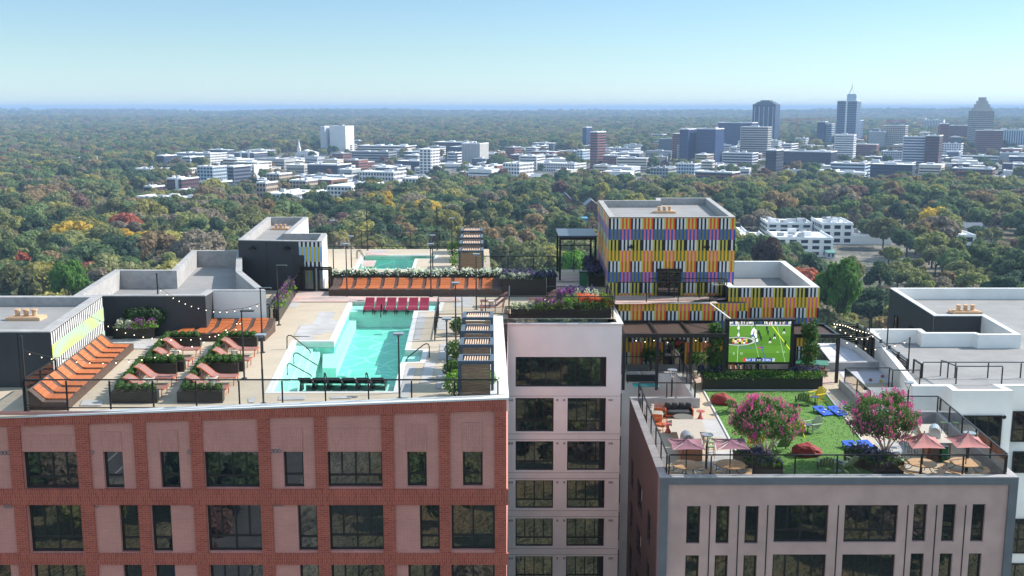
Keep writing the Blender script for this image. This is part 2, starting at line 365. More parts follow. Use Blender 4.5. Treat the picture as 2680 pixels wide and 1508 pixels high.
def pl(pts, z): return [tuple(P(p, z)[:2]) for p in pts]
def vent(p, z, label, s=1.0):
    v = P(p, z); r = root('roof_vent', label, 'roof vent', v, 'wooden roof vents')
    b = MB(); b.cbox(v.x, v.y, v.z + .09 * s, 2.0 * s, 1.0 * s, .18 * s); b.cbox(v.x, v.y, v.z + .2 * s, 1.7 * s, .75 * s, .04 * s); b.build('base', M['ply'], r)
    for dx in (-.5, 0, .5):
        c = MB(); c.cyl((v.x + dx * s, v.y, v.z + .22 * s), .14 * s, .3 * s, 10); c.cyl((v.x + dx * s, v.y, v.z + .52 * s), .19 * s, .09 * s, 10); c.build('pipe', M['ply'], r)
M['ply'] = mat('pine_wood', (.56, .36, .22), .7, var=.1)

# ---------------- brick building (front left) ----------------
YB = 46.9
bl = PY((-160, 1180), YB).x; br = PY((1325, 1100), YB).x
FB = Fac((bl, YB), (br, YB))
rb = root('brick_building', 'red and pink brick apartment block carrying the roof pool, at bottom left', 'building', (0, YB, GZ))
w0 = MB(); ops = []
wins = []
row1 = [(59, 204, 'w'), (269, 320, 'n'), (417, 468, 'n'), (533, 677, 'w'), (741, 793, 'n'), (856, 1001, 'w'), (1065, 1116, 'n'), (1211, 1263, 'n')]
for a, b, k in row1: wins.append((a, b, 1183 - (a / 1325) * 6, 1281 - (a / 1325) * 9, k))
row2 = [(72, 215, 'w'), (311, 361, 't'), (394, 446, 't'), (540, 684, 'w'), (778, 830, 't'), (860, 1004, 'w'), (1098, 1150, 't'), (1181, 1295, 'm')]
for a, b, k in row2: wins.append((a, b, 1320 - (a / 1325) * 7, 1447 - (a / 1325) * 8, k))
row3 = [(-40, 27, 't'), (86, 229, 'w'), (322, 374, 't'), (405, 457, 't'), (548, 692, 'w'), (784, 835, 't'), (866, 1008, 'w'), (1068, 1152, 'n3'), (1181, 1295, 'm')]
for a, b, k in row3: wins.append((a, b, 1477 - (max(a,0) / 1325) * 9, 1600, k))
wr = []
for a, b, y0, y1, k in wins:
    k0, z1 = FB.at((a, y0)); k1, _ = FB.at((b, y0)); _, z0 = FB.at((a, y1)); wr.append((k0, k1, z0, z1, k))
ztopb = 1.0
zr = [FB.at((400, 1281))[1], FB.at((400, 1447))[1]]
extra = []   # rows further down, below the frame
for n_ in range(1, 5):
    for a in [w for w in wr if w[4] != 'x'][len(row1):len(row1) + len(row2)]:
        extra.append((a[0], a[1], a[2] - 3.1 * (n_ + 1), a[3] - 3.1 * (n_ + 1), a[4]))
allw = wr + extra
FB.wall(w0, 0, FB.L, GZ, FB.at((1325, 1060))[1] - .3, [a[:4] for a in allw], depth=.3)
# side wall + top infill following the sloping parapet
zl = FB.at((0, 1090))[1]; kl = FB.at((0, 1090))[0]; zrr = FB.at((1325, 1040))[1]
def ztop(k): return zl + (zrr - zl) * (k - kl) / (FB.L - kl)
w0.quad(FB.pt(FB.L, GZ), FB.pt(FB.L, GZ, -27), FB.pt(FB.L, .2, -27), FB.pt(FB.L, zrr - .2))
w0.quad(FB.pt(0, GZ, -27), FB.pt(0, GZ), FB.pt(0, zl - .3), FB.pt(0, 0, -27))
w0.build('wall', M['pinkbrick'], rb)
bd = MB()   # top band (sloped top edge), proud of the wall
zb_l = FB.at((26, 1118))[1]; zb_r = FB.at((1290, 1073))[1]
bd.hexa([FB.pt(0, zb_l - .05, .1), FB.pt(FB.L, zb_r, .1), FB.pt(FB.L, zb_r, -.3), FB.pt(0, zb_l - .05, -.3),
         FB.pt(0, ztop(0) - .06, .1), FB.pt(FB.L, zrr - .06, .1), FB.pt(FB.L, zrr - .06, -.3), FB.pt(0, ztop(0) - .06, -.3)])
bd.build('band', M['soldier'], rb)
bands = [(FB.at((400, 1320))[1], FB.at((400, 1279))[1]), (FB.at((400, 1476))[1], FB.at((400, 1447))[1])]
bands += [(bands[1][0] - 3.1 * i, bands[1][1] - 3.1 * i) for i in range(1, 5)]
for z0, z1 in bands:
    q = MB(); FB.bx(q, 0, FB.L + .1, z0, z1, -.05, .105); q.build('band', M['soldier'], rb)
piers = [(26, 58), (202, 237), (353, 384), (500, 533), (677, 708), (825, 857), (1000, 1031), (1149, 1178), (1295, 1325)]
for a, b in piers:
    q = MB(); k0 = FB.at((a, 1180))[0]; k1 = FB.at((b, 1180))[0]
    FB.bx(q, k0, k1, GZ, zb_l + (zb_r - zb_l) * k0 / FB.L + .02, -.02, .09); q.build('pier', M['redbrick'], rb)
cp = MB(); W_ = .75
cp.hexa([FB.pt(0, ztop(0) - .06, .16), FB.pt(FB.L + .12, zrr - .06, .16), FB.pt(FB.L + .12, zrr - .06, -.45), FB.pt(0, ztop(0) - .06, -.45),
         FB.pt(0, ztop(0) + .02, .16), FB.pt(FB.L + .12, zrr + .02, .16), FB.pt(FB.L + .12, zrr + .02, -.45), FB.pt(0, ztop(0) + .02, -.45)])
# white curb returning along the right edge towards the white tower
qa = P((1310, 860), .35); qb = FB.pt(FB.L, .35)
cp.hexa([(qb[0] - .75, YB + .5, 0), (qb[0] + .12, YB + .5, 0), (qa.x + .1, 68.8, 0), (qa.x - .7, 68.8, 0),
         (qb[0] - .75, YB + .5, zrr + .02), (qb[0] + .12, YB + .5, zrr + .02), (qa.x + .1, 68.8, .3), (qa.x - .7, 68.8, .3)])
cp.build('parapet', M['whitecap'], rb)
cols = {'w': (4, .3, 2), 'n': (1, .33, 1), 't': (1, .27, 1), 'm': (2, .28, 2), 'n3': (2, .28, 2)}
for k0, k1, z0, z1, k in allw:
    c_, s_, bc = cols[k]
    FB.window(rb, k0, k1, z0, z1, c_, s_, bc, depth=.26, fw=.09)
# soldier brick panels above the top row windows, and round vents
for (a, b, k) in row1:
    k0 = FB.at((a, 1183))[0]; k1 = FB.at((b, 1183))[0]; z0 = FB.at((a, 1183))[1]
    zt = FB.at((a, 1140 - a / 1325 * 30))[1] if k == 'w' else FB.at((a, 1137 - a / 1325 * 34))[1]
    q = MB(); FB.bx(q, k0 - .0, k1 + .0, z0 + .02, zt, -.02, .03); q.build('panel', M['pinksoldier'], rb)
for (x, y) in ((12, 415), (36, 415), (62, 415), (692, 412), (1418, 407), (2036, 402), (2063, 402), (2092, 402), (45, 817), (78, 817), (725, 812), (1444, 806), (2055, 802), (2083, 802), (2110, 802)):
    k, z = FB.at(b1(x, y)); q = MB(); c = FB.pt(k, z, .0)
    for i in range(12):
        a0 = 2 * math.pi * i / 12; a1 = 2 * math.pi * (i + 1) / 12
        q.add([(c[0] + .10 * math.cos(a0), c[1] - .03, c[2] + .10 * math.sin(a0)), (c[0] + .10 * math.cos(a1), c[1] - .03, c[2] + .10 * math.sin(a1)), (c[0] + .06 * math.cos(a1), c[1] - .03, c[2] + .06 * math.sin(a1)), (c[0] + .06 * math.cos(a0), c[1] - .03, c[2] + .06 * math.sin(a0))], [(0, 1, 2, 3)])
    q.build('vent_ring', M['greyframe'], rb)

# ---------------- roof deck with the two pools ----------------
pool = pl([r2(170, 1370), r2(350, 1000), r2(625, 1000), r2(760, 710), r2(1400, 710), r2(1375, 775), r2(1208, 775), r2(1142, 1065), r2(1275, 1065), r2(1252, 1150), r2(1112, 1155), r2(1058, 1368)], -.12)
pool2 = pl([r2(790, 470), r2(845, 368), r2(1365, 368), r2(1352, 392), r2(1215, 392), r2(1190, 470)], -.12)
deck = pl([(-160, 1096), (1320, 1046)], 0) + [(PY((1312, 850), 69.2).x, 69.2), (PY((1612, 850), 69.2).x, 69.2), (PY((1621, 850), 69).x, 74.9), (PY((1880, 800), 74.9).x, 74.9)] + pl([(1850, 770), (1820, 690), (1600, 690), (1575, 706), (1465, 706), (1466, 716), (1284, 712), (1280, 652), (700, 652), (420, 760), (-100, 900)], 0)
d = MB()
zd = lambda y: 0
d.flat(deck, 0.0, holes=[pool, pool2])
def pinpoly(p, poly):
    c = False; n = len(poly)
    for i in range(n):
        a, b = poly[i], poly[i - 1]
        if (a[1] > p[1]) != (b[1] > p[1]) and p[0] < (b[0] - a[0]) * (p[1] - a[1]) / (b[1] - a[1]) + a[0]: c = not c
    return c
def patch(mb, pts, mi, z=.004):
    global PZ; PZ = PZ + .0022 if 'PZ' in globals() else 0
    z += PZ; mb.flat(pl(pts, z), z, mi=mi)
for pts in ([r2(515, 770), r2(637, 770), r2(610, 830), r2(487, 830)], [r2(487, 830), r2(670, 830), r2(635, 920), r2(560, 920), r2(540, 935), r2(385, 935)], [r2(385, 937), r2(490, 937), r2(465, 985), r2(350, 985)],
            [r2(290, 700), r2(380, 700), r2(350, 740), r2(255, 740)], [r2(1500, 660), r2(1640, 660), r2(1640, 735), r2(1500, 735)], [r2(1243, 778), r2(1300, 778), r2(1275, 895), r2(1215, 895)], [r2(1370, 820), r2(1450, 820), r2(1440, 900), r2(1350, 900)],
            [r2(1225, 900), r2(1270, 900), r2(1255, 970), r2(1205, 970)], [r2(1145, 1165), r2(1222, 1165), r2(1170, 1395), r2(1100, 1395)], [r2(1290, 1130), r2(1370, 1130), r2(1330, 1290), r2(1250, 1290)], [r2(1400, 1000), r2(1500, 1000), r2(1480, 1120), r2(1385, 1120)], [r2(1380, 1200), r2(1500, 1200), r2(1480, 1330), r2(1370, 1330)],
            [r2(0, 1400), r2(60, 1385), r2(45, 1430), r2(0, 1432)], [r2(230, 1380), r2(420, 1380), r2(410, 1410), r2(215, 1412)], [r2(600, 1385), r2(760, 1385), r2(750, 1400), r2(595, 1404)], [r1(740, 905), r1(1060, 880), r1(1030, 965), r1(880, 965), r1(840, 1030), r1(760, 1030)], [r1(560, 1310), r1(700, 1310), r1(690, 1350), r1(540, 1350)], [r1(2040, 800), r1(2150, 800), r1(2100, 880), r1(1990, 880)],
            [r2(900, 320), r2(1010, 320), r2(1005, 335), r2(890, 335)], [r2(1200, 345), r2(1300, 345), r2(1295, 360), r2(1190, 360)]):
    patch(d, pts, 1)
for pts in ([r2(350, 610), r2(600, 612), r2(585, 655), r2(1500, 665), r2(1560, 695), r2(300, 697)], [r2(395, 575), r2(580, 610), r2(355, 608)], [r2(865, 333), r2(1015, 333), r2(1010, 358), r2(860, 358)], [r2(840, 395), r2(935, 395), r2(915, 440), r2(820, 440)], [r3(520, 590), r3(700, 590), r3(700, 625), r3(520, 625)], [r3(540, 640), r3(700, 640), r3(720, 700), r3(540, 700)], [r3(925, 725), r3(1725, 735), r3(1700, 750), r3(1150, 778), r3(950, 780)]):
    patch(d, pts, 2)
struct(d, 'pool_deck', [M['roofcream'], M['pavegrey'], M['pavepink']])
for nm, pp, wid in (('pool_coping', pool, .32), ('far_pool_coping', pool2, .3)):
    ccw = pp if area(pp) > 0 else list(reversed(pp)); out = inset(ccw, -wid); c = MB(); n = len(ccw)
    for i in range(n):
        a, b, oa, ob = ccw[i], ccw[(i + 1) % n], out[i], out[(i + 1) % n]
        c.quad((a[0], a[1], .012), (oa[0], oa[1], .012), (ob[0], ob[1], .012), (b[0], b[1], .012))
        c.quad((b[0], b[1], -.4), (b[0], b[1], .012), (a[0], a[1], .012), (a[0], a[1], -.4))
    for f in range(len(c.f)): pass
    struct(c, nm, M['coping'])
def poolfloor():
    m = bpy.data.materials.new('teal_pool_painted_caustics'); m.use_nodes = True; t = m.node_tree; b = t.nodes['Principled BSDF']
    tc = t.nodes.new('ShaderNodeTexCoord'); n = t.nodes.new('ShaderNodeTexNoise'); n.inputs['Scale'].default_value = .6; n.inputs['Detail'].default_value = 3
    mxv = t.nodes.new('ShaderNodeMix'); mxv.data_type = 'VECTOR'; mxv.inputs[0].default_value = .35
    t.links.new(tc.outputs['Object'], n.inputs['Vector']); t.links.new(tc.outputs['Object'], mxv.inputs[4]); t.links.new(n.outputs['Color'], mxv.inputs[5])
    v = t.nodes.new('ShaderNodeTexVoronoi'); v.feature = 'DISTANCE_TO_EDGE'; v.inputs['Scale'].default_value = .85; t.links.new(mxv.outputs[1], v.inputs['Vector'])  # cell edges: caustic light net painted into the teal floor colour
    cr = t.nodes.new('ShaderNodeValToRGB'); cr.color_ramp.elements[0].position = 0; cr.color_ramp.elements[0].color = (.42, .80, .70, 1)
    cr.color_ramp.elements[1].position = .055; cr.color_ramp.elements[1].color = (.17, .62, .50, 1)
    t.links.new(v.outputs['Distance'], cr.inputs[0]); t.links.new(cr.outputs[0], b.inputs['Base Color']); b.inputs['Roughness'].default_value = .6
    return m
PZ = 0
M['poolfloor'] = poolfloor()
M['poolstep'] = mat('pale_pool_step', (.50, .78, .70), .6, var=.08, scale=2)
M['water'] = glassmat('pool_water', (.80, .97, .93), 1.12, .02, bump=.35, bscale=1.6)
fl = MB(); fl.flat(pool, -1.35); n = len(pool)
for i in range(n):
    a, b = pool[i], pool[(i + 1) % n]; fl.quad((a[0], a[1], -1.35), (b[0], b[1], -1.35), (b[0], b[1], -.38), (a[0], a[1], -.38))
fl.flat(pool2, -1.2)
for i in range(len(pool2)):
    a, b = pool2[i], pool2[(i + 1) % len(pool2)]; fl.quad((a[0], a[1], -1.2), (b[0], b[1], -1.2), (b[0], b[1], -.38), (a[0], a[1], -.38))
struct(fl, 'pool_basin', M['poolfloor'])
st = MB()   # shallow shelves and steps inside the pool
def shelf(pts, z):
    q = pl(pts, z); st.prism(q, -1.34, z)
shelf([r2(185, 1362), r2(352, 1012), r2(420, 1012), r2(270, 1362)], -.25)
shelf([r2(270, 1362), r2(420, 1012), r2(480, 1012), r2(345, 1362)], -.42)
shelf([r2(345, 1362), r2(480, 1012), r2(540, 1012), r2(420, 1362)], -.60)
shelf([r2(765, 715), r2(1390, 715), r2(1372, 770), r2(740, 772)], -.25)
shelf([r2(420, 1300), r2(1060, 1300), r2(1052, 1362), r2(420, 1362)], -.27)
shelf([r2(1140, 1075), r2(1262, 1075), r2(1245, 1145), r2(1112, 1148)], -.35)
shelf([r2(740, 776), r2(805, 790), r2(640, 1180), r2(540, 1180), r2(545, 1020), r2(640, 1020)], -.75)
struct(st, 'pool_shelf', M['poolstep'])
wt = MB(); wt.flat(pool, -.13); wt.flat(pool2, -.13); struct(wt, 'pool_water', M['water'])

# ---------------- striped wall helper ----------------
SC = [(.66, .66, .66), (.012, .012, .012), (.56, .47, .075), (.70, .075, .02), (.030, .085, .36), (.16, .18, .035), (.66, .15, .19), (.80, .42, .01), (.22, .42, .72), (.42, .49, .08), (.50, .40, .04), (.32, .46, .46)]
SM = [mat('wall_paint_%s' % n, c, .55, var=.05, scale=2) for n, c in zip(('white', 'black', 'yellow', 'red', 'blue', 'olive', 'pink', 'orange', 'sky_blue', 'pale_lime', 'mustard', 'ice_blue'), SC)]
ROW = {'bw': ((1, 0), (2, 3)), 'bl': ((4, 5), (4, 6)), 'yb': ((2, 1), (1, 0)), 'or': ((7, 5), (7, 6)),
       'sb': ((8, 10), (8, 10)), 'b2': ((0, 1), (0, 1)), 'lm': ((9, 11), (9, 11))}
def stripes(fac, k0, k1, rows, parent, name='striped_cladding', w=.136, blk=6, d=.02, holes=(), phase=0, zcap=None):
    mb = MB(); n = max(1, round((k1 - k0) / w)); w = (k1 - k0) / n
    for ri, (key, z0, z1) in enumerate(rows):
        A, B = ROW[key]
        off = {'bw': 0, 'bl': 0, 'yb': 0, 'or': 0}.get(key, 0)
        for i in range(n):
            j = i + phase + off; pair = (A, B)[(j // blk) % 2]; ci = pair[j % 2]
            a, b = k0 + i * w, k0 + (i + 1) * w; km = (a + b) / 2
            segs = [(z0, z1)]
            for h in holes:
                if h[0] < km < h[1]:
                    ns = []
                    for s0, s1_ in segs:
                        if s1_ <= h[2] or s0 >= h[3]: ns.append((s0, s1_)); continue
                        if s0 < h[2]: ns.append((s0, h[2]))
                        if s1_ > h[3]: ns.append((h[3], s1_))
                    segs = ns
            for s0, s1_ in segs:
                mb.quad(fac.pt(a, s0, d), fac.pt(b, s0, d), fac.pt(b, s1_, d), fac.pt(a, s1_, d), ci)
    return mb.build(name, SM, parent)

# ---------------- left grey block with lime striped wall ----------------
zt = 2.9
A = P((131, 868), zt); B = P((267, 774), zt); lx = -45
pA = [(lx, A.y), (A.x, A.y), (B.x, B.y), (lx, B.y)]
rt = root('stair_block', 'low charcoal roof block at left edge with black, white and lime striped side wall', 'building', (A.x - 6, A.y, 0))
roof_block(rt, pA, zt, .55, .55, -2.2, M['charcoal'], M['roofgrey'], M['greyconc'])
Fs = Fac((A.x, A.y), (B.x, B.y))
stripes(Fs, .02, Fs.L - .02, [('b2', 2.2, 2.82), ('lm', 1.35, 2.2), ('b2', .78, 1.35), ('lm', 0.0, .78)], rt, w=.19, d=.03)
q = MB(); FA = Fac((lx, A.y), (A.x, A.y))
for k in (FA.at((50, 950))[0],): FA.bx(q, k, k + .04, -2.2, 2.8, 0, .012)
q.build('joint', M['black'], rt)
vent(s6(280, 305), zt - .55, 'pine roof vent on the left grey roof above the lime striped wall', .95)

# ---------------- left rear roof with stepped parapet ----------------
zt = 2.55
pB = pl([r1(692, 606), r1(1390, 604), r1(1442, 571), r1(1800, 571), r1(1640, 440), r1(1640, 297), r1(1300, 297), r1(1160, 430), r1(780, 428), r1(480, 615)], zt)
rt = root('roof_annex', 'flat grey roof with stepped concrete parapet behind the left pool terrace', 'building', (pB[0][0], pB[0][1], 0))
roof_block(rt, pB, zt, 1.3, .45, -1.5, M['charcoal'], M['roofgrey'], M['greyconc'])
q = MB(); Fw = Fac(pB[2], pB[3]); q.quad(Fw.pt(0, -1.5, .03), Fw.pt(Fw.L, -1.5, .03), Fw.pt(Fw.L, 2.5, .03), Fw.pt(0, 2.5, .03)); q.build('white_wall', M['whitestucco'], rt)
q = MB()
for x in (1475, 1493):
    k, z = Fw.at(r1(x, 762)); c = Fw.pt(k, z, .05); q.ico(c, .09, 1)
q.build('vent_cap', M['black'], rt)

# ---------------- dark box with blue and mustard stripes ----------------
zt = 3.9
pts = [r1(1612, 228), r1(2178, 238), r1(2212, 182), r1(1960, 182), r1(2085, 72), r1(1810, 72)]
pC = pl(pts, zt)
rt = root('lift_block', 'charcoal lift tower with blue and mustard striped corner left of the gates', 'building', (pC[0][0], pC[0][1], 0))
roof_block(rt, pC, zt, .75, .4, -1.0, M['charcoal'], M['roofgrey'], M['greyconc'])
Ff = Fac(pC[0], pC[1]); k0 = Ff.at(r1(2025, 300))[0]
zz = lambda y: Ff.at(r1(2100, y))[1]
stripes(Ff, k0, Ff.L, [('b2', zz(275), 3.84), ('sb', zz(375), zz(275)), ('b2', zz(412), zz(375)), ('sb', 0, zz(412))], rt, w=.17)
Fr = Fac(pC[1], pC[2]); q = MB(); q.quad(Fr.pt(0, 0, .02), Fr.pt(Fr.L, 0, .02), Fr.pt(Fr.L, 3.83, .02), Fr.pt(0, 3.83, .02))
Fe = Fac(pC[3], pC[4]); q.quad(Fe.pt(0, 0, .02), Fe.pt(Fe.L, 0, .02), Fe.pt(Fe.L, 3.83, .02), Fe.pt(0, 3.83, .02)); q.build('side_cladding', M['whitestucco'], rt)
for x in (1713, 1943):
    k, z = Ff.at(r1(x, 285)); q = MB(); Ff.bx(q, k - .25, k + .25, z - .05, z + .05, 0, .3); Ff.bx(q, k - .08, k + .08, z, z + .18, 0, .12); q.build('wall_light', M['black'], rt)
k, z = Ff.at(r1(1805, 300)); q = MB(); Ff.bx(q, k, k + .03, 0, 3.8, 0, .01); q.build('joint', M['black'], rt)
k0, z0 = Ff.at(r1(1980, 330)); q = MB(); Ff.bx(q, k0, k0 + .95, 0, z0, 0, .05); q.build('door', M['brownwall'], rt)
vent(r1(1900, 158), zt - .75, 'pine roof vent on the charcoal lift tower', .8)

# ---------------- colour tower ----------------
YT = 78.2
TL = PY(r3(905, 400), YT); TR = PY(r3(1772, 400), YT); zt = 5.95
bk = P(r3(830, 64), zt); bk2 = P(r3(1600, 47), zt)
pT = [(TL.x, YT), (TR.x, YT), (bk2.x, bk2.y), (P(r3(1228, 47), zt).x, bk2.y), (P(r3(1228, 62), zt).x, bk.y), (bk.x, bk.y)]
rt = root('striped_tower', 'tall penthouse tower clad in bands of multicoloured vertical stripes', 'building', (TL.x, YT, 0))
roof_block(rt, pT, zt, .6, .42, LZ, M['charcoal'], M['roofgrey'], M['greyconc'])
Ft = Fac(pT[0], pT[1])
ys = [180, 188, 264, 338, 411, 484, 559, 632, 705, 722]
zs = [Ft.at(r3(1300, y))[1] for y in ys]; zs[0] = 5.88; zs[-1] = 0.0
keys = ['or', 'bw', 'bl', 'yb', 'or', 'bw', 'bl', 'yb', 'or']
rows = [(keys[i], zs[i + 1], zs[i]) for i in range(9)]
dk0 = Ft.at(r3(1237, 600))[0]; dk1 = Ft.at(r3(1398, 600))[0]; dz = Ft.at(r3(1300, 535))[1]
stripes(Ft, 0, Ft.L, rows, rt, holes=[(dk0, dk1, 0, dz)])
Fl = Fac(pT[5], pT[0]); stripes(Fl, 0, Fl.L, rows, rt, phase=3, w=.3)
q = MB(); Fb = Fac(pT[1], pT[2]); q.quad(Fb.pt(0, 0, .02), Fb.pt(Fb.L, 0, .02), Fb.pt(Fb.L, 5.88, .02), Fb.pt(0, 5.88, .02)); q.build('side_cladding', M['charcoal'], rt)
dd = Ft.window(rt, dk0, dk1, 0.02, dz, 2, None, None, depth=.0, fw=.09, name='door', d=.04)
for x in (1060, 1578):
    k, z = Ft.at(r3(x, 385)); q = MB(); Ft.bx(q, k - .22, k + .22, z - .05, z + .05, .02, .25); Ft.bx(q, k - .07, k + .07, z - .14, z + .16, .02, .12); q.build('wall_light', M['black'], rt)
vent(r3(1287, 152), zt - .6, 'pine roof vent on the multicoloured tower roof', .9)

# ---------------- lower striped wings ----------------
YW = 75.0; zt = 1.0
Wl = PY(r3(1730, 700), 76.0).x; Wr = PY(r3(2358, 700), 76.0).x
bx = P(r3(2120, 482), zt)
pW = [(Wl, 76.0), (Wr, 76.0), (bx.x, bx.y), (Wl, bx.y)]
rt = root('striped_annex', 'low roofed wing with orange, black and white stripes right of the tower', 'building', (Wl, 76, LZ))
roof_block(rt, pW, zt, 1.4, .5, GZ, M['charcoal'], M['roofgrey'], M['whitecap'], M['whitestucco'])
Fw = Fac(pW[0], pW[1]); zz = lambda y: Fw.at(r3(2000, y))[1]
zz_ = [zz(664), zz(733), zz(805), zz(856)]
kk = ['yb', 'or', 'bw', 'bl', 'yb', 'or', 'bw']
zs = [.94, zz_[1], zz_[2], zz_[2] - .75, zz_[2] - 1.5, zz_[2] - 2.2, zz_[2] - 2.9, LZ]
stripes(Fw, 0, Fw.L, [(kk[i], zs[i + 1], zs[i]) for i in range(7)], rt)
xl = PY((1618, 850), YW).x
rt = root('terrace_building', 'striped wall and white side of the storey below the tower, behind the pergola', 'building', (xl, YW, LZ))
Fw = Fac((xl, YW), (Wl + 1.2, YW)); q = MB()
dk0 = Fw.at(r3(1283, 1100))[0]; dk1 = Fw.at(r3(1425, 1100))[0]; dz = Fw.at(r3(1350, 1025))[1]
q.box(xl, YW + .01, GZ, Wl + 1.2, YW + 6, -.08); q.build('wall', M['charcoal'], rt)
keys = ['or', 'bw', 'bl', 'yb', 'or', 'bw']; zs = [-.02, -.58, -1.3, -2.1, -2.9, -3.65, LZ]
stripes(Fw, 0, Fw.L, [(keys[i], zs[i + 1], zs[i]) for i in range(6)], rt, holes=[(dk0, dk1, LZ, dz)], w=.145)
Fw.window(rt, dk0, dk1, LZ + .02, dz, 2, None, None, depth=0, fw=.08, name='door', d=.05)
q = MB(); q.beam((xl, YW, -.0), (PY(r3(1600, 785), YW).x, YW, -.0), .12, .06); q.beam((PY(r3(1600, 785), YW).x, YW, .0), (PY(r3(1748, 885), 72).x, 72, PY(r3(1748, 885), 72).z), .1, .06); q.build('coping', M['whitecap'], rt)

# ---------------- white tower (middle) ----------------
Yw = 69.0
xa = PY((1318, 1000), Yw).x; xb = PY((1625, 1000), Yw).x
rt = root('white_apartment_building', 'white rendered apartment tower with stacked dark windows in the middle', 'building', (xa, Yw, GZ))
Fm = Fac((xa, Yw), (xb, Yw)); q = MB(); ops = []
def fo(F, c, x0, y0, x1, y1): a, z1 = F.at(c(x0, y0)); b, z0 = F.at(c(x1, y1)); return (a, b, z0, z1)
big = fo(Fm, b2, 1190, 82, 1755, 270); ops.append(big)
rowsY = [(338, 550), (608, 792), (851, 1029), (1089, 1266), (1325, 1500)]
mids = []
for y0, y1 in rowsY:
    for x0, x1 in ((1190, 1427), (1514, 1752)):
        o = fo(Fm, b2, x0, y0, x1, y1); o = (fo(Fm, b2, 1190 if x0 == 1190 else 1514, 400, 1427 if x0 == 1190 else 1752, 500)[0], fo(Fm, b2, 1190, 400, 1427 if x0 == 1190 else 1752, 500)[1], o[2], o[3]); mids.append(o)
st_ = mids[-2][3] - mids[-4][3]
for n_ in range(1, 6):
    for o in mids[8:10]: mids.append((o[0], o[1], o[2] + st_ * n_, o[3] + st_ * n_))
ops += mids
ztw = Fm.at((1450, 849))[1]
Fm.wall(q, 0, Fm.L, GZ, ztw - .05, ops, depth=.3)
q.quad((xb, Yw, GZ), (xb + .05, 75, GZ), (xb + .05, 75, -.1), (xb, Yw, ztw - .05)); q.quad((xa, 75, GZ), (xa, Yw, GZ), (xa, Yw, -.1), (xa, 75, -.1))
q.build('wall', M['whitestucco'], rt)
q = MB(); q.box(xa - .05, Yw - .08, ztw - .05, xb + .1, Yw + .35, ztw + .06); q.box(xb - .3, Yw + .35, ztw - .05, xb + .1, 74.9, ztw + .06); q.build('parapet', M['whitecap'], rt)
Fm.window(rt, *big, 6, None, None, depth=.25)
for o in mids: Fm.window(rt, *o, 4, .3, 2, depth=.25, fw=.08)
q = MB()
for o in mids[::2]:
    Fm.bx(q, 0, Fm.L, o[3] + .12, o[3] + .15, 0, .012); Fm.bx(q, 0, Fm.L, o[2] - .15, o[2] - .12, 0, .012)
q.build('joint', M['greyconc'], rt)
for (y0, y1) in rowsY:
    for x in (1152, 1168, 1450, 1493, 1776, 1790):
        k, z = Fm.at(b2(x, y0 + 12)); c = Fm.pt(k, z, .02); v = MB(); Fm.bx(v, k - .07, k + .07, z - .07, z + .07, 0, .05); v.build('vent', M['greyconc'], rt)

# ---------------- lawn terrace building (front right) ----------------
fl_ = P((1727, 1249), -4.55); YL = fl_.y; frx = P((2667, 1249), -4.55).x
capz = -4.55
terr = [(fl_.x, YL), (frx, YL)] + pl([(2461, 1075), (2300, 1075), (2213, 1000), (2262, 1012), (2385, 1012), (2236, 898), (2190, 880)], capz)
terr += [(P((2190, 880), capz).x, 76.0), (PY((1628, 950), 75).x, 74.99)] + pl([(1628, 976), (1770, 976), (1812, 1038), (1648, 1039)], capz)
rt = root('lawn_terrace_building', 'mauve concrete apartment block framed in blue grey, carrying the roof lawn', 'building', (fl_.x, YL, GZ))
Fg = Fac((fl_.x, YL), (frx, YL)); q = MB()
gw = []
def gp(x0, y0, x1, y1):
    a, z1 = Fg.at(b3(x0, y0)); _, z0 = Fg.at(b3(x0, y1)); b, _ = Fg.at(b3(x1, y0)); return (a, b, z0, z1)
for x0, x1 in ((475, 560), (660, 743), (842, 926)): gw.append((*gp(x0, 351, x1, 586), 't'))
for x0, x1 in ((1026, 1363), (1465, 1799)): gw.append((*gp(x0, 345, x1, 579), 'w'))
for x0, x1 in ((1897, 1981), (2080, 2161), (2263, 2345)): gw.append((*gp(x0, 339, x1, 573), 't'))
sth = gp(475, 351, 560, 586)[3] - gp(470, 659, 550, 700)[3]
base = list(gw)
for n_ in range(1, 6): gw += [(a, b, c_ - sth * n_, d_ - sth * n_, e) for a, b, c_, d_, e in base]
kI = Fg.at(b3(355, 300))[0]; zI = Fg.at(b3(1200, 212))[1]
Fg.wall(q, kI, Fg.L - kI * .95, GZ, zI, [g[:4] for g in gw], depth=.25, d=-.12); q.build('wall', M['conc_pink'], rt)
q = MB(); Fg.bx(q, 0, kI, GZ, zI, -.6, 0); Fg.bx(q, Fg.L - kI * .95, Fg.L, GZ, zI, -.6, 0); Fg.bx(q, 0, Fg.L, zI, capz - .05, -.6, .003); q.build('frame', M['greyframe'], rt)
for a, b, c_, d_, e in gw: Fg.window(rt, a, b, c_, d_, 4 if e == 'w' else 1, .31, 2 if e == 'w' else 1, depth=.22, fw=.09, d=-.12)
q = MB()
for x in (617, 797, 978, 1420, 1855, 2035, 2217):
    k, _ = Fg.at(b3(x, 350)); Fg.bx(q, k, k + .05, GZ, Fg.at(b3(x, 345))[1], -.12, -.10)
for z_ in [gw[3][3] - sth * i + .02 for i in range(0, 1)]: pass
q.build('joint', M['frame'], rt)
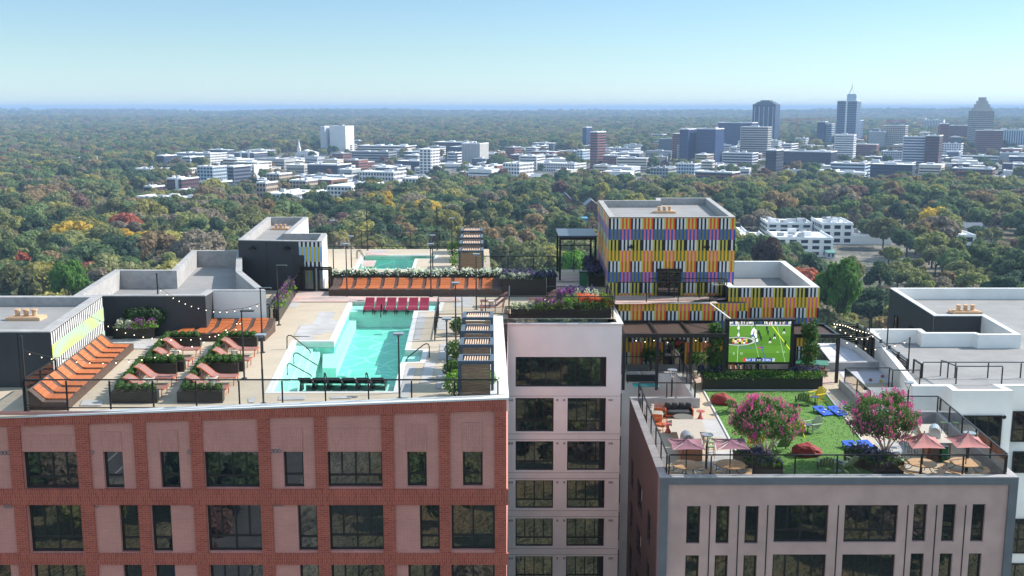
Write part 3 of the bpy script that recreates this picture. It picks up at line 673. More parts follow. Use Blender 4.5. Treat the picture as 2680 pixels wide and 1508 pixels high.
# left side wall (dark) with windows, right side, back
q = MB(); n = len(terr); cc = MB(); inn = inset(terr, .42)
Fls = Fac(terr[-1], terr[0]); sw = []
for f_ in range(0, 5):
    for (ka, kb) in ((.12, .2), (.36, .52), (.7, .78)):
        sw.append((ka * Fls.L, kb * Fls.L, LZ - 4.6 - 2.9 * f_, LZ - 2.8 - 2.9 * f_))
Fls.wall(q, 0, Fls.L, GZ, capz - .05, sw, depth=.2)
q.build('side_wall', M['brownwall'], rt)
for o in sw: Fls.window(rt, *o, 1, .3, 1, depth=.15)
q = MB()
for i in range(1, n - 1):
    a, b = terr[i], terr[i + 1]
    if i in (8,): continue
    q.quad((a[0], a[1], GZ), (b[0], b[1], GZ), (b[0], b[1], capz - .05), (a[0], a[1], capz - .05))
q.build('rear_wall', M['whitestucco'], rt)
for i in range(n):
    if i in (5, 6, 7, 8): continue
    a, b = terr[i], terr[(i + 1) % n]; ia, ib = inn[i], inn[(i + 1) % n]
    cc.quad((ia[0], ia[1], capz), (a[0], a[1], capz), (b[0], b[1], capz), (ib[0], ib[1], capz))
    cc.quad((a[0], a[1], capz - .05), (b[0], b[1], capz - .05), (b[0], b[1], capz), (a[0], a[1], capz))
    cc.quad((ib[0], ib[1], LZ), (ia[0], ia[1], LZ), (ia[0], ia[1], capz), (ib[0], ib[1], capz))
cc.build('parapet', M['greyconc'], rt)
d = MB(); d.flat(inset(terr, .2), LZ)
for pts in ([s2(820, 660), s2(1150, 660), s2(1290, 900), s2(860, 880)], [s2(1000, 1060), s2(1380, 1060), s2(1500, 1250), s2(1000, 1330)], [s3(330, 410), s3(560, 410), s3(640, 500), s3(440, 500)], [s3(860, 900), s3(1240, 900), s3(1240, 1040), s3(1000, 1040)], [s3(1240, 1290), s3(1300, 1180), s3(1240, 1180)]):
    patch(d, pts, 1, LZ + .004)
patch(d, [r4(340, 400), r4(560, 400), r4(560, 470), r4(500, 470), r4(440, 420)], 2, LZ + .004)
patch(d, [r4(340, 375), r4(1250, 375), r4(1395, 490), r4(1320, 495), r4(1250, 410), r4(340, 400)], 2, LZ + .008)
bocce = [r4(1280, 235), r4(1440, 235), r4(1790, 480), r4(1480, 490)]
patch(d, bocce, 3, LZ + .004)
M['bocce'] = mat('pale_bocce_court', (.52, .52, .58), .8, var=.05, scale=2)
struct(d, 'lawn_terrace_paving', [M['roofcream'], M['pavegrey'], M['pavepink'], M['bocce']])
for i_, (a, b) in enumerate(((terr[9], terr[10]),)): pass
# connector wall with windows left of the lawn block (between the towers)
rt = root('link_building', 'narrow white banded facade with dark glass between white tower and lawn block', 'building', (xb, 73, GZ))
yc = P((1628, 976), capz).y - .02
Fc = Fac((xb, yc), (P((1812, 976), capz).x, yc)); q = MB(); ops = []
for x0, x1, y0, y1 in ((1843, 1932, 308, 330),): pass
zc = capz - .1; tops = [Fc.at(b2(1860, y))[1] for y in (310, 575, 812, 1048, 1283)]; bots = [Fc.at(b2(1860, y))[1] for y in (518, 760, 995, 1230, 1470)]
for t0, b0 in zip(tops, bots): ops.append((.15, 3.2, b0, t0))
for n_ in range(1, 5): ops.append((.15, 3.2, bots[-1] - 2.9 * n_, tops[-1] - 2.9 * n_))
k0 = Fc.at(s2(370, 330))[0]; k1 = Fc.at(s2(552, 330))[0]; ops.append((k0, k1, Fc.at(s2(400, 372))[1] - 1.2, Fc.at(s2(400, 328))[1]))
Fc.wall(q, 0, Fc.L, GZ, zc, ops, depth=.3); q.build('wall', M['whitestucco'], rt)
for o in ops: Fc.window(rt, *o, 2, .3, 2, depth=.2)

# ---------------- east wing: grey roof with stepped white parapets ----------------
zt = -3.6
pe = [s1(240, 430), s1(620, 430), s1(655, 455), s1(1000, 455), s1(1035, 465), s1(1268, 465), s1(1045, 338), s1(710, 338), s1(400, 143), s1(2600, 143), s1(2600, 868), s1(1270, 868), s1(845, 868), s1(800, 835), s1(400, 835), s1(370, 820), s1(250, 820)]
pe = [s1(240, 430), s1(620, 430), s1(655, 455), s1(1000, 455), s1(1035, 465), s1(1268, 465), s1(1045, 338), s1(710, 338), s1(400, 143), s1(2600, 143), s1(2600, 832), s1(1195, 832), s1(1270, 868), s1(845, 868), s1(800, 835), s1(560, 835)]
pE = pl(pe, zt)
rt = root('east_wing', 'white walled wing with broad grey roof and stepped parapets at right', 'building', (pE[12][0], pE[12][1], GZ))
roof_block(rt, pE, zt, 1.1, .45, GZ, M['whitestucco'], M['roofgrey'], M['whitecap'], M['whitestucco'])
Fd = Fac(pE[8], pE[7]); q = MB(); q.quad(Fd.pt(0, GZ, .02), Fd.pt(Fd.L, GZ, .02), Fd.pt(Fd.L, zt - .07, .02), Fd.pt(0, zt - .07, .02))
Fd2 = Fac(pE[7], pE[6]); q.quad(Fd2.pt(0, GZ, .02), Fd2.pt(Fd2.L, GZ, .02), Fd2.pt(Fd2.L, zt - .07, .02), Fd2.pt(0, zt - .07, .02)); q.build('dark_wall', M['charcoal'], rt)
for k in (2.5, 7.5, 13): Fd.window(rt, k, k + 1.1, zt - 4.0, zt - 2.2, 1, None, None, depth=-.05)
Fz = Fac(pE[13], pE[12])
o = fo(Fz, s1, 905, 1038, 1170, 1240); 
for n_ in range(5): Fz.window(rt, o[0], o[1], o[3] - 2.3 - 3.0 * n_, o[3] - 3.0 * n_, 3, None, None, depth=-.04, fw=.08)
for x in (852, 872, 1203):
    k, z = Fz.at(s1(x, 1052)); q = MB(); q.ico(Fz.pt(k, z, .02), .14, 1, sc_=(1, .3, 1)); q.build('vent', M['black'], rt)
Fz = Fac(pE[11], pE[10]) if False else Fac(pE[11], (pE[10][0], pE[11][1]))
for y0, y1 in ((1008, 1222), (1290, 1440)):
    o = fo(Fz, s1, 1262, y0, 1500, y1); Fz.window(rt, *o, 3, .4, 3, depth=-.04, fw=.08)
zb = Fz.at((2660, 1300))[1] - 1.5
for n_ in range(3): Fz.window(rt, o[0], o[1], zb - 3.1 * n_ - 2.4, zb - 3.1 * n_, 3, .4, 3, depth=-.04, fw=.08)
vent(s1(928, 322), zt - 1.1, 'pine roof vent on the wide grey roof at right edge', 1.3)
# ================================================================ POOL DECK FURNISHINGS
M['slat'] = mat('orange_wood_slats', (.43, .12, .035), .55, var=.12, scale=6, stretch=(1, 1, 4))
M['darkwood'] = mat('dark_brown_wood', (.085, .052, .040), .6, var=.2, scale=5)
M['wood'] = mat('warm_slat_wood', (.26, .155, .10), .6, var=.3, scale=2, stretch=(1, 1, 8))
M['louvre'] = mat('pale_louvre_wood', (.60, .42, .30), .6, var=.15, scale=4)
M['bluemetal'] = mat('slate_blue_metal', (.065, .085, .12), .4)
M['orange'] = mat('orange_metal', (.50, .11, .03), .4)
M['salmon'] = mat('salmon_fabric', (.25, .125, .11), .8, var=.08, scale=8)
M['plumfab'] = mat('plum_fabric', (.10, .055, .065), .8)
M['burg'] = mat('burgundy_resin', (.24, .02, .045), .35)
M['blackres'] = mat('black_resin', (.014, .012, .010), .3)
M['planter'] = mat('dark_bronze_planter', (.026, .022, .020), .42, var=.12, scale=2)
M['soil'] = mat('soil', (.05, .03, .02), .95)
M['drum'] = mat('white_ceramic', (.62, .60, .52), .4)
M['lampblk'] = mat('lamp_metal', (.028, .028, .03), .35)
M['diff'] = mat('lamp_head_disc', (.22, .24, .27), .3)
M['bulb'] = mat('lit_bulb', (.9, .8, .6), .3, emit=(1, .82, .55), estr=1.6)
def lf(name, c, t=.3):
    m = mat(name, c, .65, var=.35, scale=2.5); n = m.node_tree; b = n.nodes['Principled BSDF']; out = n.nodes['Material Output']
    tl = n.nodes.new('ShaderNodeBsdfTranslucent'); tl.inputs[0].default_value = (c[0] * 1.5, c[1] * 1.6, c[2], 1); mx = n.nodes.new('ShaderNodeMixShader'); mx.inputs[0].default_value = t
    n.links.new(b.outputs[0], mx.inputs[1]); n.links.new(tl.outputs[0], mx.inputs[2]); n.links.new(mx.outputs[0], out.inputs[0]); M[name] = m; return m
lf('leaf_dark', (.022, .055, .016)); lf('leaf_mid', (.055, .12, .022)); lf('leaf_bright', (.13, .26, .03)); lf('leaf_grey', (.20, .26, .15)); lf('leaf_silver', (.50, .50, .44))
lf('flower_purple', (.24, .06, .27)); lf('flower_lavender', (.10, .085, .19)); lf('flower_white', (.70, .72, .70)); lf('flower_coral', (.70, .20, .10)); lf('flower_pink', (.58, .10, .33)); lf('leaf_gold', (.22, .15, .02))
def railing(base, h, label, nsp=None, spacing=1.8, bottom=.18, glass='railglass', closed=False, group=None, name='glass_railing', inter=False):
    """base = world points (x,y,z)"""
    base = [Vector(b) for b in base]; r = root(name, label, 'railing', base[0], group); up = Vector((0, 0, h))
    tr = MB()
    for a, b in zip(base, base[1:]): tr.beam(a + up, b + up, .07, .06)
    tr.build('top_rail', M['rail'], r)
    if bottom:
        q = MB()
        for a, b in zip(base, base[1:]): q.beam(a + Vector((0, 0, bottom)), b + Vector((0, 0, bottom)), .05, .05)
        q.build('bottom_rail', M['rail'], r)
    for si, (a, b) in enumerate(zip(base, base[1:])):
        L_ = (b - a).length; n = max(1, round(L_ / spacing))
        for i in range(n + (1 if si == len(base) - 2 else 0)):
            p = a.lerp(b, i / n); q = MB(); q.cbox(p.x, p.y, p.z + h / 2 - .03, .07, .07, h - .06); q.build('post', M['rail'], r)
        if glass:
            for i in range(n):
                p = a.lerp(b, i / n); s = a.lerp(b, (i + 1) / n); d = (s - p).normalized() * .06; p = p + d; s = s - d; q = MB()
                q.quad(p + Vector((0, 0, bottom + .04)), s + Vector((0, 0, bottom + .04)), s + Vector((0, 0, h - .05)), p + Vector((0, 0, h - .05))); q.build('glass_panel', M[glass], r)
    return r
yr = P((73, 1077), 0).y
RH = PY((700, 994), yr).z
x0 = PY((66, 1077), yr).x; x1 = PY((1303, 1040), yr).x
railing([(x0, yr, 0), (x1, yr, 0)], RH, 'long front glass rail of the pool deck above the red brick facade', spacing=2.0)
q = P((139, 1000), 0); railing([(x0, yr + .1, 0), (A.x + .2, A.y - .1, 0)], RH, 'short glass side rail at the left front corner of the pool deck', glass='railglass_dark')
railing([P(r1(1085, 862)), P(r1(1175, 842)), P(r1(1830, 806))], 1.4, 'glass rail behind the row of five orange lounge pads')
railing([P(r1(1832, 830)), P(r1(2036, 564))], 1.4, 'glass rail running beside the purple flower planter to the gates')
railing([P(r1(700, 900), -.3), P(r1(765, 900), -.3), P(r1(870, 810), -.3), P(r1(1085, 812), -.3)], 1.5, 'smoked glass rail round the round shrub planter at left', glass='railglass_dark')
railing([P(r2(470, 306)), P(r2(1545, 306))], 1.75, 'long far glass rail behind the second pool, trees beyond it', spacing=5)
railing([P(r2(1545, 972)), P(r2(1360, 976)), P(r2(1388, 806)), P(r2(1900, 803))], 1.4, 'glass rail around the stair opening right of the main pool')
railing([P(r3(35, 556)), P(r3(560, 556))], 1.35, 'glass rail on the open terrace edge right of the far pergolas', spacing=2.4)
yq = 69.35; xa_ = PY(s5(614, 575), yq).x; xb_ = PY(s5(1706, 575), yq).x
railing([(xa_, yq + 4.2, 0), (xa_, yq, 0), (xb_, yq, 0), (xb_ + .05, 74.4, 0)], 1.5, 'glass rail round the flower bed on top of the white tower', spacing=2.6)
railing([(PY(s5(1015, 212), 73.6).x, 73.6, 0), (PY(s5(1640, 212), 73.6).x, 73.6, 0)], 1.45, 'glass rail behind the colourful flower bed on the white tower', spacing=2.6)
railing([(PY(r3(945, 770), 75.2).x, 75.2, 0), (PY(r3(1600, 770), 75.2).x, 75.2, 0), (PY(r3(1715, 735), 77).x, 77, 0)], 1.5, 'glass rail at the terrace edge in front of the striped tower', spacing=2.0)
railing([(PY(r3(1182, 740), 76.9).x, 76.9, 0), (PY(r3(1700, 740), 76.9).x, 76.9, 0)], 1.5, 'stair rail just in front of the striped tower door', glass=None, spacing=2.2)
# gates
g0 = P(r1(2040, 563)); Yg = g0.y - 1.0; gx = [PY(r1(x, 500), Yg).x for x in (2040, 2143, 2245)]; gh = PY(r1(2100, 415), Yg).z
r = root('terrace_gate', 'black framed pair of glass gates beside the blue striped corner', 'gate', (gx[0], Yg, 0))
q = MB(); q.beam((gx[0], Yg, 0), (gx[0], Yg, gh), .12); q.beam((gx[2], Yg, 0), (gx[2], Yg, gh), .12); q.beam((gx[0], Yg, gh), (gx[2], Yg, gh), .12); q.build('frame', M['black'], r)
for i in (0, 1):
    a, b = gx[i] + .08, gx[i + 1] - .08; q = MB(); q.box(a, Yg - .04, .05, a + .16, Yg + .04, gh - .08); q.box(b - .16, Yg - .04, .05, b, Yg + .04, gh - .08); q.box(a + .16, Yg - .04, .05, b - .16, Yg + .04, .22); q.box(a + .16, Yg - .04, gh - .2, b - .16, Yg + .04, gh - .08)
    l = q.build('gate_leaf', M['black'], r); q = MB(); q.quad((a + .16, Yg, .22), (b - .16, Yg, .22), (b - .16, Yg, gh - .2), (a + .16, Yg, gh - .2)); q.build('pane', M['railglass'], l)
# ---------------- lamp posts and poles ----------------
def lamp(base, top, label, z=0, head='box', side=1, flare=False):
    b = P(base, z); h = PY(top, b.y).z - z; r = root('lamp_post', label, 'lamp post', b, 'lamp posts on the roof terraces')
    q = MB(); q.cyl((b.x, b.y, z), .05, h * .5, 8); q.cyl((b.x, b.y, z + h * .5), .042, h * .5 - .02, 8, r2=.035); q.build('pole', M['lampblk'], r)
    q = MB(); q.cyl((b.x, b.y, z), .15, .04, 12); q.build('base_plate', M['lampblk'], r)
    q = MB()
    if head == 'box': q.cbox(b.x + .02, b.y - .1, z + h - .03, .46, .42, .07); q.cbox(b.x, b.y, z + h - .12, .14, .14, .14); q.build('lamp_head', M['diff'], r)
    elif head == 'arm': q.cbox(b.x + .3 * side, b.y, z + h, .7, .22, .07); q.build('lamp_head', M['lampblk'], r)
    return r
LP = [(r1(1655, 1168), r1(1640, 708), 'lamp post in front of the right rear planter box of the chaise terrace', 'arm'),
      (r1(1780, 992), r1(1765, 555), 'lamp post at the right end of the five orange lounge pads', 'arm'),
      (r1(1785, 1338), r1(1768, 864), 'lamp post at the front rail left of the pool steps', 'box'),
      (r1(1890, 806), r1(1880, 402), 'lamp post beside the purple flower planter', 'arm'),
      (r2(721, 664), r2(706, 272), 'lamp post at the left end of the eleven pad lounge', 'box'),
      (r2(1333, 663), r2(1327, 270), 'lamp post in front of the seventh pad of the long lounge', 'box'),
      (r2(622, 460), r2(615, 100), 'tall lamp post at the left corner of the far pool', 'box'),
      (r2(753, 466), r2(748, 215), 'short lamp post left of the far pool', 'box'),
      (r2(1345, 467), r2(1341, 208), 'short lamp post right of the far pool', 'box'),
      (r2(1487, 433), r2(1482, 85), 'tall lamp post left of the far pergolas', 'box'),
      (r2(1663, 752), r2(1660, 345), 'lamp post behind the stair opening rail', 'box'),
      (r2(1514, 1018), r2(1498, 553), 'lamp post right of the stair opening, near the pergolas', 'box'),
      (r2(1451, 1332), r2(1428, 812), 'lamp post left of the frontmost near pergola', 'box'),
      (r2(1103, 1404), r2(1094, 922), 'lamp post at the right front corner of the main pool', 'box')]
for b_, t_, lb, hd in LP: lamp(b_, t_, lb, 0, hd)
def pole(base, top, label, z=0):
    b = P(base, z); h = PY(top, b.y).z - z; q = MB(); q.tube([(b.x, b.y, z), (b.x, b.y, z + h)], .05, 8); q.cyl((b.x, b.y, z), .13, .04, 10)
    o = q.build('light_pole', M['lampblk']); o.data.transform(Matrix.Translation(-b)); o.location = b; return tag(o, label, 'pole')
pole(r1(1085, 868), r1(1062, 452), 'thin pole for string lights right of the round shrub planter')
pole(r1(184, 1388), r1(153, 878), 'thin pole for string lights at the left front corner')
pole(r2(870, 322), r2(866, 2), 'thin tall pole at the left of the far rail')
pole(r2(1378, 320), r2(1373, 2), 'thin tall pole at the right of the far rail')
def strings(pts, Ys, label, bulbs=True, nb=None, off=.0, r_=.027):
    """pts = image points, Ys = depth at start and end"""
    n = len(pts); w = [PY(p, Ys[0] + (Ys[1] - Ys[0]) * i / (n - 1)) for i, p in enumerate(pts)]
    r = root('string_lights', label, 'string lights', w[0]); q = MB()
    fine = []
    for a, b in zip(w, w[1:]): fine += [a.lerp(b, t / 4) for t in range(4)]
    fine.append(w[-1]); q.tube(fine, .009, 4); q.build('wire', M['black'], r)
    L_ = sum((b - a).length for a, b in zip(w, w[1:])); nb = nb or int(L_ / .62); acc = 0; tgt = L_ / nb / 2; k = 0
    for a, b in zip(w, w[1:]):
        l = (b - a).length
        while tgt <= acc + l and k < nb:
            p = a.lerp(b, (tgt - acc) / l); q = MB(); q.ico((p.x, p.y, p.z - .12), r_, 1); bb = q.build('bulb', M['bulb'], r)
            q = MB(); q.cyl((p.x, p.y, p.z - .08), .02, .07, 6); q.build('socket', M['black'], bb); k += 1; tgt += L_ / nb
        acc += l
Yp = P(r1(1085, 868)).y; Ypb = P(r1(1780, 992)).y; Yp0 = P(r1(184, 1388)).y; Ypa = P(r1(1655, 1168)).y
strings([r1(1066, 545), r1(1160, 603), r1(1235, 642), r1(1315, 673), r1(1440, 702), r1(1520, 706), r1(1660, 688), r1(1765, 655)], (Yp, Ypb), 'string lights from the thin pole to the lamp above the five pads')
strings([r1(158, 975), r1(290, 1010), r1(378, 1023), r1(555, 1045), r1(735, 1050), r1(912, 1035), r1(1150, 990), r1(1400, 900), r1(1640, 760)], (Yp0, Ypa), 'long string lights crossing the left terrace over the chaises')
strings([r1(590, 735), r1(720, 795), r1(848, 845), r1(980, 875), r1(1120, 892), r1(1325, 890), r1(1470, 860), r1(1600, 820), r1(1640, 760)], (A.y + 6, Ypa), 'string lights hung from the lime striped wall to the lamp')
# ---------------- slatted lounge platforms ----------------
def pads(parent, corners_f, prof, n, fill=.68, skip=()):
    pass
def platform(name, label, p0, p1, depth_dir, W, n, zs, pad_fill=.66, capend=0, margin=.25, extra_back=.0):
    """p0->p1 runs along the bench; depth_dir points to the back; profile raised at the back. zs = (front height, back height)"""
    p0 = Vector(p0); p1 = Vector(p1); u = (p1 - p0); L_ = u.length; u.normalize(); v = Vector(depth_dir).normalized(); f, bk_ = zs
    r = root(name, label, 'lounge', p0)
    prof = [(0, f), (W * .64, f), (W, bk_)]
    q = MB(); vs = []
    for s in (0, L_):
        for d_, z_ in prof: vs.append(p0 + u * s + v * d_ + Vector((0, 0, z_)))
        vs.append(p0 + u * s + v * W); vs.append(p0 + u * s)
    m = len(prof) + 2; fs = [(i, (i + 1) % m, m + (i + 1) % m, m + i) for i in range(m)] + [tuple(range(m)), tuple(range(2 * m - 1, m - 1, -1))]
    q.add(vs, fs); q.build('base', M['darkwood'], r)
    pitch = (L_ - 2 * margin) / n
    for i in range(n):
        a = margin + pitch * (i + (1 - pad_fill) / 2); b = a + pitch * pad_fill; q = MB(); ns = 9
        pr = []
        for k in range(ns + 1):
            d_ = .12 + (W - .2) * k / ns; z_ = f
            for (da, za), (db, zb_) in zip(prof, prof[1:]):
                if da <= d_ <= db: z_ = za + (zb_ - za) * (d_ - da) / (db - da)
            pr.append((d_, z_))
        for k in range(ns):
            (da, za), (db, zb_) = pr[k], pr[k + 1]; g_ = .10
            c = [p0 + u * s + v * (da + (db - da) * t) + Vector((0, 0, za + (zb_ - za) * t + e)) for e in (.005, .06) for s, t in ((a, g_), (b, g_), (b, 1), (a, 1))]
            q.hexa(c)
        q.build('lounge_pad', M['slat'], r)
    return r
# along the lime striped wall
a0 = P(s6(722, 1262)); a1 = P(s6(1412, 625)); dirb = Vector((-1, -.03, 0)); Wd = (a0 - P(s6(300, 1285))).length
platform('slatted_lounge', 'long brown lounge with ten orange slatted pads against the lime striped wall', a0, a1, (-1, 0.0, 0), Wd * 1.04, 10, (.38, .98))
a0 = P(r1(1142, 916)); a1 = P(r1(1795, 914)); platform('slatted_lounge', 'brown lounge with five orange slatted pads in front of the glass rail', a0, a1, (0, 1, 0), 2.9, 5, (.45, .85), .72)
a0 = P(r2(587, 655)); a1 = P(r2(1850, 656)); platform('slatted_lounge', 'longest brown lounge, eleven orange pads under the white flowered planter', a0, a1, (0, 1, 0), 2.5, 11, (.5, 1.0), .72, margin=.6)
# ---------------- planting ----------------
def bed(parent, pts, z, h, n, mats, size=.09, seed=1, name='plants', spread=.12, clump=None):
    """foliage scattered over polygon pts (world xy) from z to z+h; mats list of (material, share, relz)"""
    rnd = random.Random(seed); xs = [p[0] for p in pts]; ys = [p[1] for p in pts]; mb = MB(); ml = [M[m[0]] for m in mats]; ws = [m[1] for m in mats]
    cl = []
    while len(cl) < (clump or max(8, n // 45)):
        x, y = rnd.uniform(min(xs), max(xs)), rnd.uniform(min(ys), max(ys))
        if pinpoly((x, y), pts): cl.append((x, y, rnd.uniform(.7, 1.1)))
    for _ in range(n):
        k = rnd.choices(range(len(mats)), ws)[0]; cx, cy, s = rnd.choice(cl); g1 = rnd.gauss(0, spread); g2 = rnd.gauss(0, spread); fall = math.exp(-(g1 * g1 + g2 * g2) / (spread * spread * 2.5))
        zz_ = z + h * s * fall * (rnd.uniform(.75, 1.05) if mats[k][2] else rnd.uniform(.1, .85))
        p = Vector((cx + g1, cy + g2, zz_)); nn = Vector((rnd.gauss(0, 1), rnd.gauss(0, 1), rnd.gauss(.6, .6))).normalized(); a = nn.orthogonal().normalized(); a.rotate(Matrix.Rotation(rnd.uniform(0, 6.28), 3, nn)); b = nn.cross(a); w = size * rnd.uniform(.6, 1.3)
        mb.add([p - a * w, p - b * w * .5, p + a * w, p + b * w * .5], [(0, 1, 2, 3)], k)
    return mb.build(name, ml if len(ml) > 1 else ml[0], parent)
def planter(label, poly, z, h, name='planter', t=.06, group=None, cat='planter'):
    if area(poly) < 0: poly = list(reversed(poly))
    r = root(name, label, cat, (poly[0][0], poly[0][1], z), group); inn = inset(poly, t); q = MB(); n = len(poly); q.prism(poly, z, z + h, top=False)
    for i in range(n):
        a, b, ia, ib = poly[i], poly[(i + 1) % n], inn[i], inn[(i + 1) % n]
        q.quad((ia[0], ia[1], z + h), (a[0], a[1], z + h), (b[0], b[1], z + h), (ib[0], ib[1], z + h)); q.quad((ib[0], ib[1], z + h - .08), (ia[0], ia[1], z + h - .08), (ia[0], ia[1], z + h), (ib[0], ib[1], z + h))
    q.build('box', M['planter'], r); q = MB(); q.flat(inn, z + h - .07); q.build('soil', M['soil'], r)
    return r, inn
def ballshrub(parent, c, r_, mname, n=260, seed=0, name='shrub', leaf=.06, core=None):
    rnd = random.Random(seed); q = MB(); q.ico((c[0], c[1], c[2] + r_ * .75), r_ * .82, 2, nz=.3, seed=seed)
    def pos(rd):
        a = Vector((rd.gauss(0, 1), rd.gauss(0, 1), rd.gauss(.2, .9))).normalized(); k = r_ * rd.uniform(.8, 1.12); return (c[0] + a.x * k, c[1] + a.y * k, c[2] + r_ * .75 + a.z * k * .9), a
    q.leaves(n, pos, leaf, rnd); return q.build(name, M[mname], parent)
# C shaped planter boxes with round grasses and their chaises
def cplanter(label, fl0, fr0, br0, seed):
    a, b, c = P(fl0), P(fr0), P(br0); W = b.x - a.x; t = .62; D = c.y + t - a.y; sk = (c.x - b.x) / max(.1, (c.y - a.y))
    S = lambda x, y: (a.x + x + sk * y, a.y + y)
    poly = [S(0, 0), S(W, 0), S(W, t), S(t, t), S(t, D - t), S(W, D - t), S(W, D), S(0, D)]
    r, inn = planter(label, poly, 0, .56, group='planters round the salmon chaises')
    k = 0
    for i in range(5): x, y = S(.35 + (W - .6) * i / 4, t / 2); ballshrub(r, (x, y, .56), .21, 'leaf_mid', 130, seed + k, name='grass_tuft', leaf=.055); k += 1
    for i in range(5): x, y = S(.35 + (W - .6) * i / 4, D - t / 2); ballshrub(r, (x, y, .56), .21, 'leaf_mid', 130, seed + k, name='grass_tuft', leaf=.055); k += 1
    m = int((D - 2 * t) / .55)
    for i in range(m): x, y = S(t / 2, t + (D - 2 * t) * (i + .5) / m); ballshrub(r, (x, y, .56), .21, 'leaf_mid', 130, seed + k, name='grass_tuft', leaf=.055); k += 1
cplanter('C shaped planter of round grasses, front left of the chaise group', r1(752, 1335), r1(1065, 1335), r1(1195, 1137), 1)
cplanter('C shaped planter of round grasses, front right of the chaise group', r1(1200, 1333), r1(1510, 1332), r1(1613, 1137), 31)
cplanter('C shaped planter of round grasses, rear left of the chaise group', r1(962, 1122), r1(1248, 1122), r1(1358, 955), 61)
cplanter('C shaped planter of round grasses, rear right of the chaise group', r1(1372, 1120), r1(1650, 1120), r1(1742, 953), 91)
def chaise(label, loc, rot, fab='salmon', group='salmon and orange chaises'):
    r = root('chaise_lounge', label, 'chaise lounge', loc, group); L_, W = 1.95, .78; prof = [(0, .40), (-.5, .385), (-1.0, .40), (-1.2, .48), (-1.45, .70), (-1.7, .90), (-1.95, .98)]
    q = MB()
    for i in range(len(prof) - 1):
        (xa, za), (xb, zb_) = prof[i], prof[i + 1]; q.hexa([(xb, -W / 2 + .05, zb_), (xa, -W / 2 + .05, za), (xa, W / 2 - .05, za), (xb, W / 2 - .05, zb_), (xb, -W / 2 + .05, zb_ + .04), (xa, -W / 2 + .05, za + .04), (xa, W / 2 - .05, za + .04), (xb, W / 2 - .05, zb_ + .04)])
    q.build('sling', M[fab], r, local=True)
    q = MB()
    for s in (-1, 1): q.tube([(x, s * W / 2, z + .02) for x, z in prof], .028, 6)
    q.beam((0, -W / 2, .40), (0, W / 2, .40), .05); q.build('frame', M['orange'], r, local=True)
    for x, z in ((-.06, .40), (-1.05, .40)):
        for s in (-1, 1): q = MB(); q.tube([(x, s * W / 2, z), (x - .03, s * (W / 2 + .02), 0)], .024, 6); q.build('leg', M['orange'], r, local=True)
    q = MB(); q.tube([(-1.75, -W / 2, .92), (-1.55, -W / 2, 0)], .02, 5); q.tube([(-1.75, W / 2, .92), (-1.55, W / 2, 0)], .02, 5); q.tube([(-1.05, -W / 2, .2), (-1.62, -W / 2, .35)], .015, 5); q.build('back_brace', M['orange'], r, local=True)
    r.rotation_euler = (0, 0, rot); return r
pr = chaise('near salmon chaise in the front left planter bay', P(r1(1125, 1282)), 0)
for lb, p, rt_ in (('far salmon chaise in the front left planter bay', r1(1190, 1205), 0), ('near salmon chaise in the front right planter bay', r1(1545, 1280), 0), ('far salmon chaise in the front right planter bay', r1(1608, 1203), 0),
                   ('near salmon chaise in the rear left planter bay', r1(1300, 1085), 0), ('far salmon chaise in the rear left planter bay', r1(1352, 1012), 0), ('near salmon chaise in the rear right planter bay', r1(1698, 1085), 0), ('far salmon chaise in the rear right planter bay', r1(1745, 1012), 0),
                   ):
    clone(pr, P(p), rt_, lb)
pr2 = chaise('near orange framed chaise with plum sling, pair behind the near pergolas', P(s5(305, 470)), math.pi, 'plumfab', 'orange framed chaises seen from behind')
for lb, p in (('far orange framed chaise with plum sling, pair behind the near pergolas', s5(312, 412)), ('near orange framed chaise, pair behind the white tower flower bed', s5(818, 432)), ('far orange framed chaise, pair behind the white tower flower bed', s5(826, 384))): clone(pr2, P(p), math.pi, lb)
def drum(label, p, z=0):
    v = P(p, z); r = root('side_table', label, 'side table', v, 'small white drum tables'); q = MB(); q.lathe((0, 0, 0), [(.16, 0), (.2, .1), (.17, .25), (.21, .40)], 14); q.build('base', M['drum'], r, local=True, smooth=False); q = MB(); q.cyl((0, 0, .40), .27, .04, 18); q.build('table_top', M['drum'], r, local=True); return r
dr = drum('white drum table between the chaises of the rear left bay', r1(1192, 1022))
for lb, p in (('white drum table between the chaises of the rear right bay', r1(1588, 1020)), ('white drum table between the chaises of the front left bay', r1(1015, 1218)), ('white drum table between the chaises of the front right bay', r1(1445, 1213)), ('white drum table between the plum chaises near the pergolas', s5(425, 415)), ('white drum table between the plum chaises by the flower bed', s5(1000, 405))): clone(dr, P(p), None, lb)
# pool loungers
def poolchair(label, loc, mt, group):
    r = root('pool_lounger', label, 'pool lounger', loc, group); q = MB(); W = .64; prof = [(0, .08), (.25, .22), (.55, .26), (.85, .22), (1.1, .36), (1.5, .66), (1.6, .68)]
    for i in range(len(prof) - 1):
        (ya, za), (yb, zb_) = prof[i], prof[i + 1]; q.hexa([(-W / 2, ya, za), (W / 2, ya, za), (W / 2, yb, zb_), (-W / 2, yb, zb_), (-W / 2, ya, za + .05), (W / 2, ya, za + .05), (W / 2, yb, zb_ + .05), (-W / 2, yb, zb_ + .05)])
    q.build('seat_shell', M[mt], r, local=True)
    q = MB()
    for s in (-1, 1): q.hexa([(s * W / 2 - .02, .1, -.25), (s * W / 2 + .02, .1, -.25), (s * W / 2 + .02, 1.3, -.25), (s * W / 2 - .02, 1.3, -.25), (s * W / 2 - .02, .2, .2), (s * W / 2 + .02, .2, .2), (s * W / 2 + .02, 1.0, .28), (s * W / 2 - .02, 1.0, .28)])
    q.build('side_frame', M['blackres'], r, local=True); return r
on = ('leftmost', 'second from left', 'third from left', 'fourth from left', 'fifth from left', 'rightmost')
pc = None
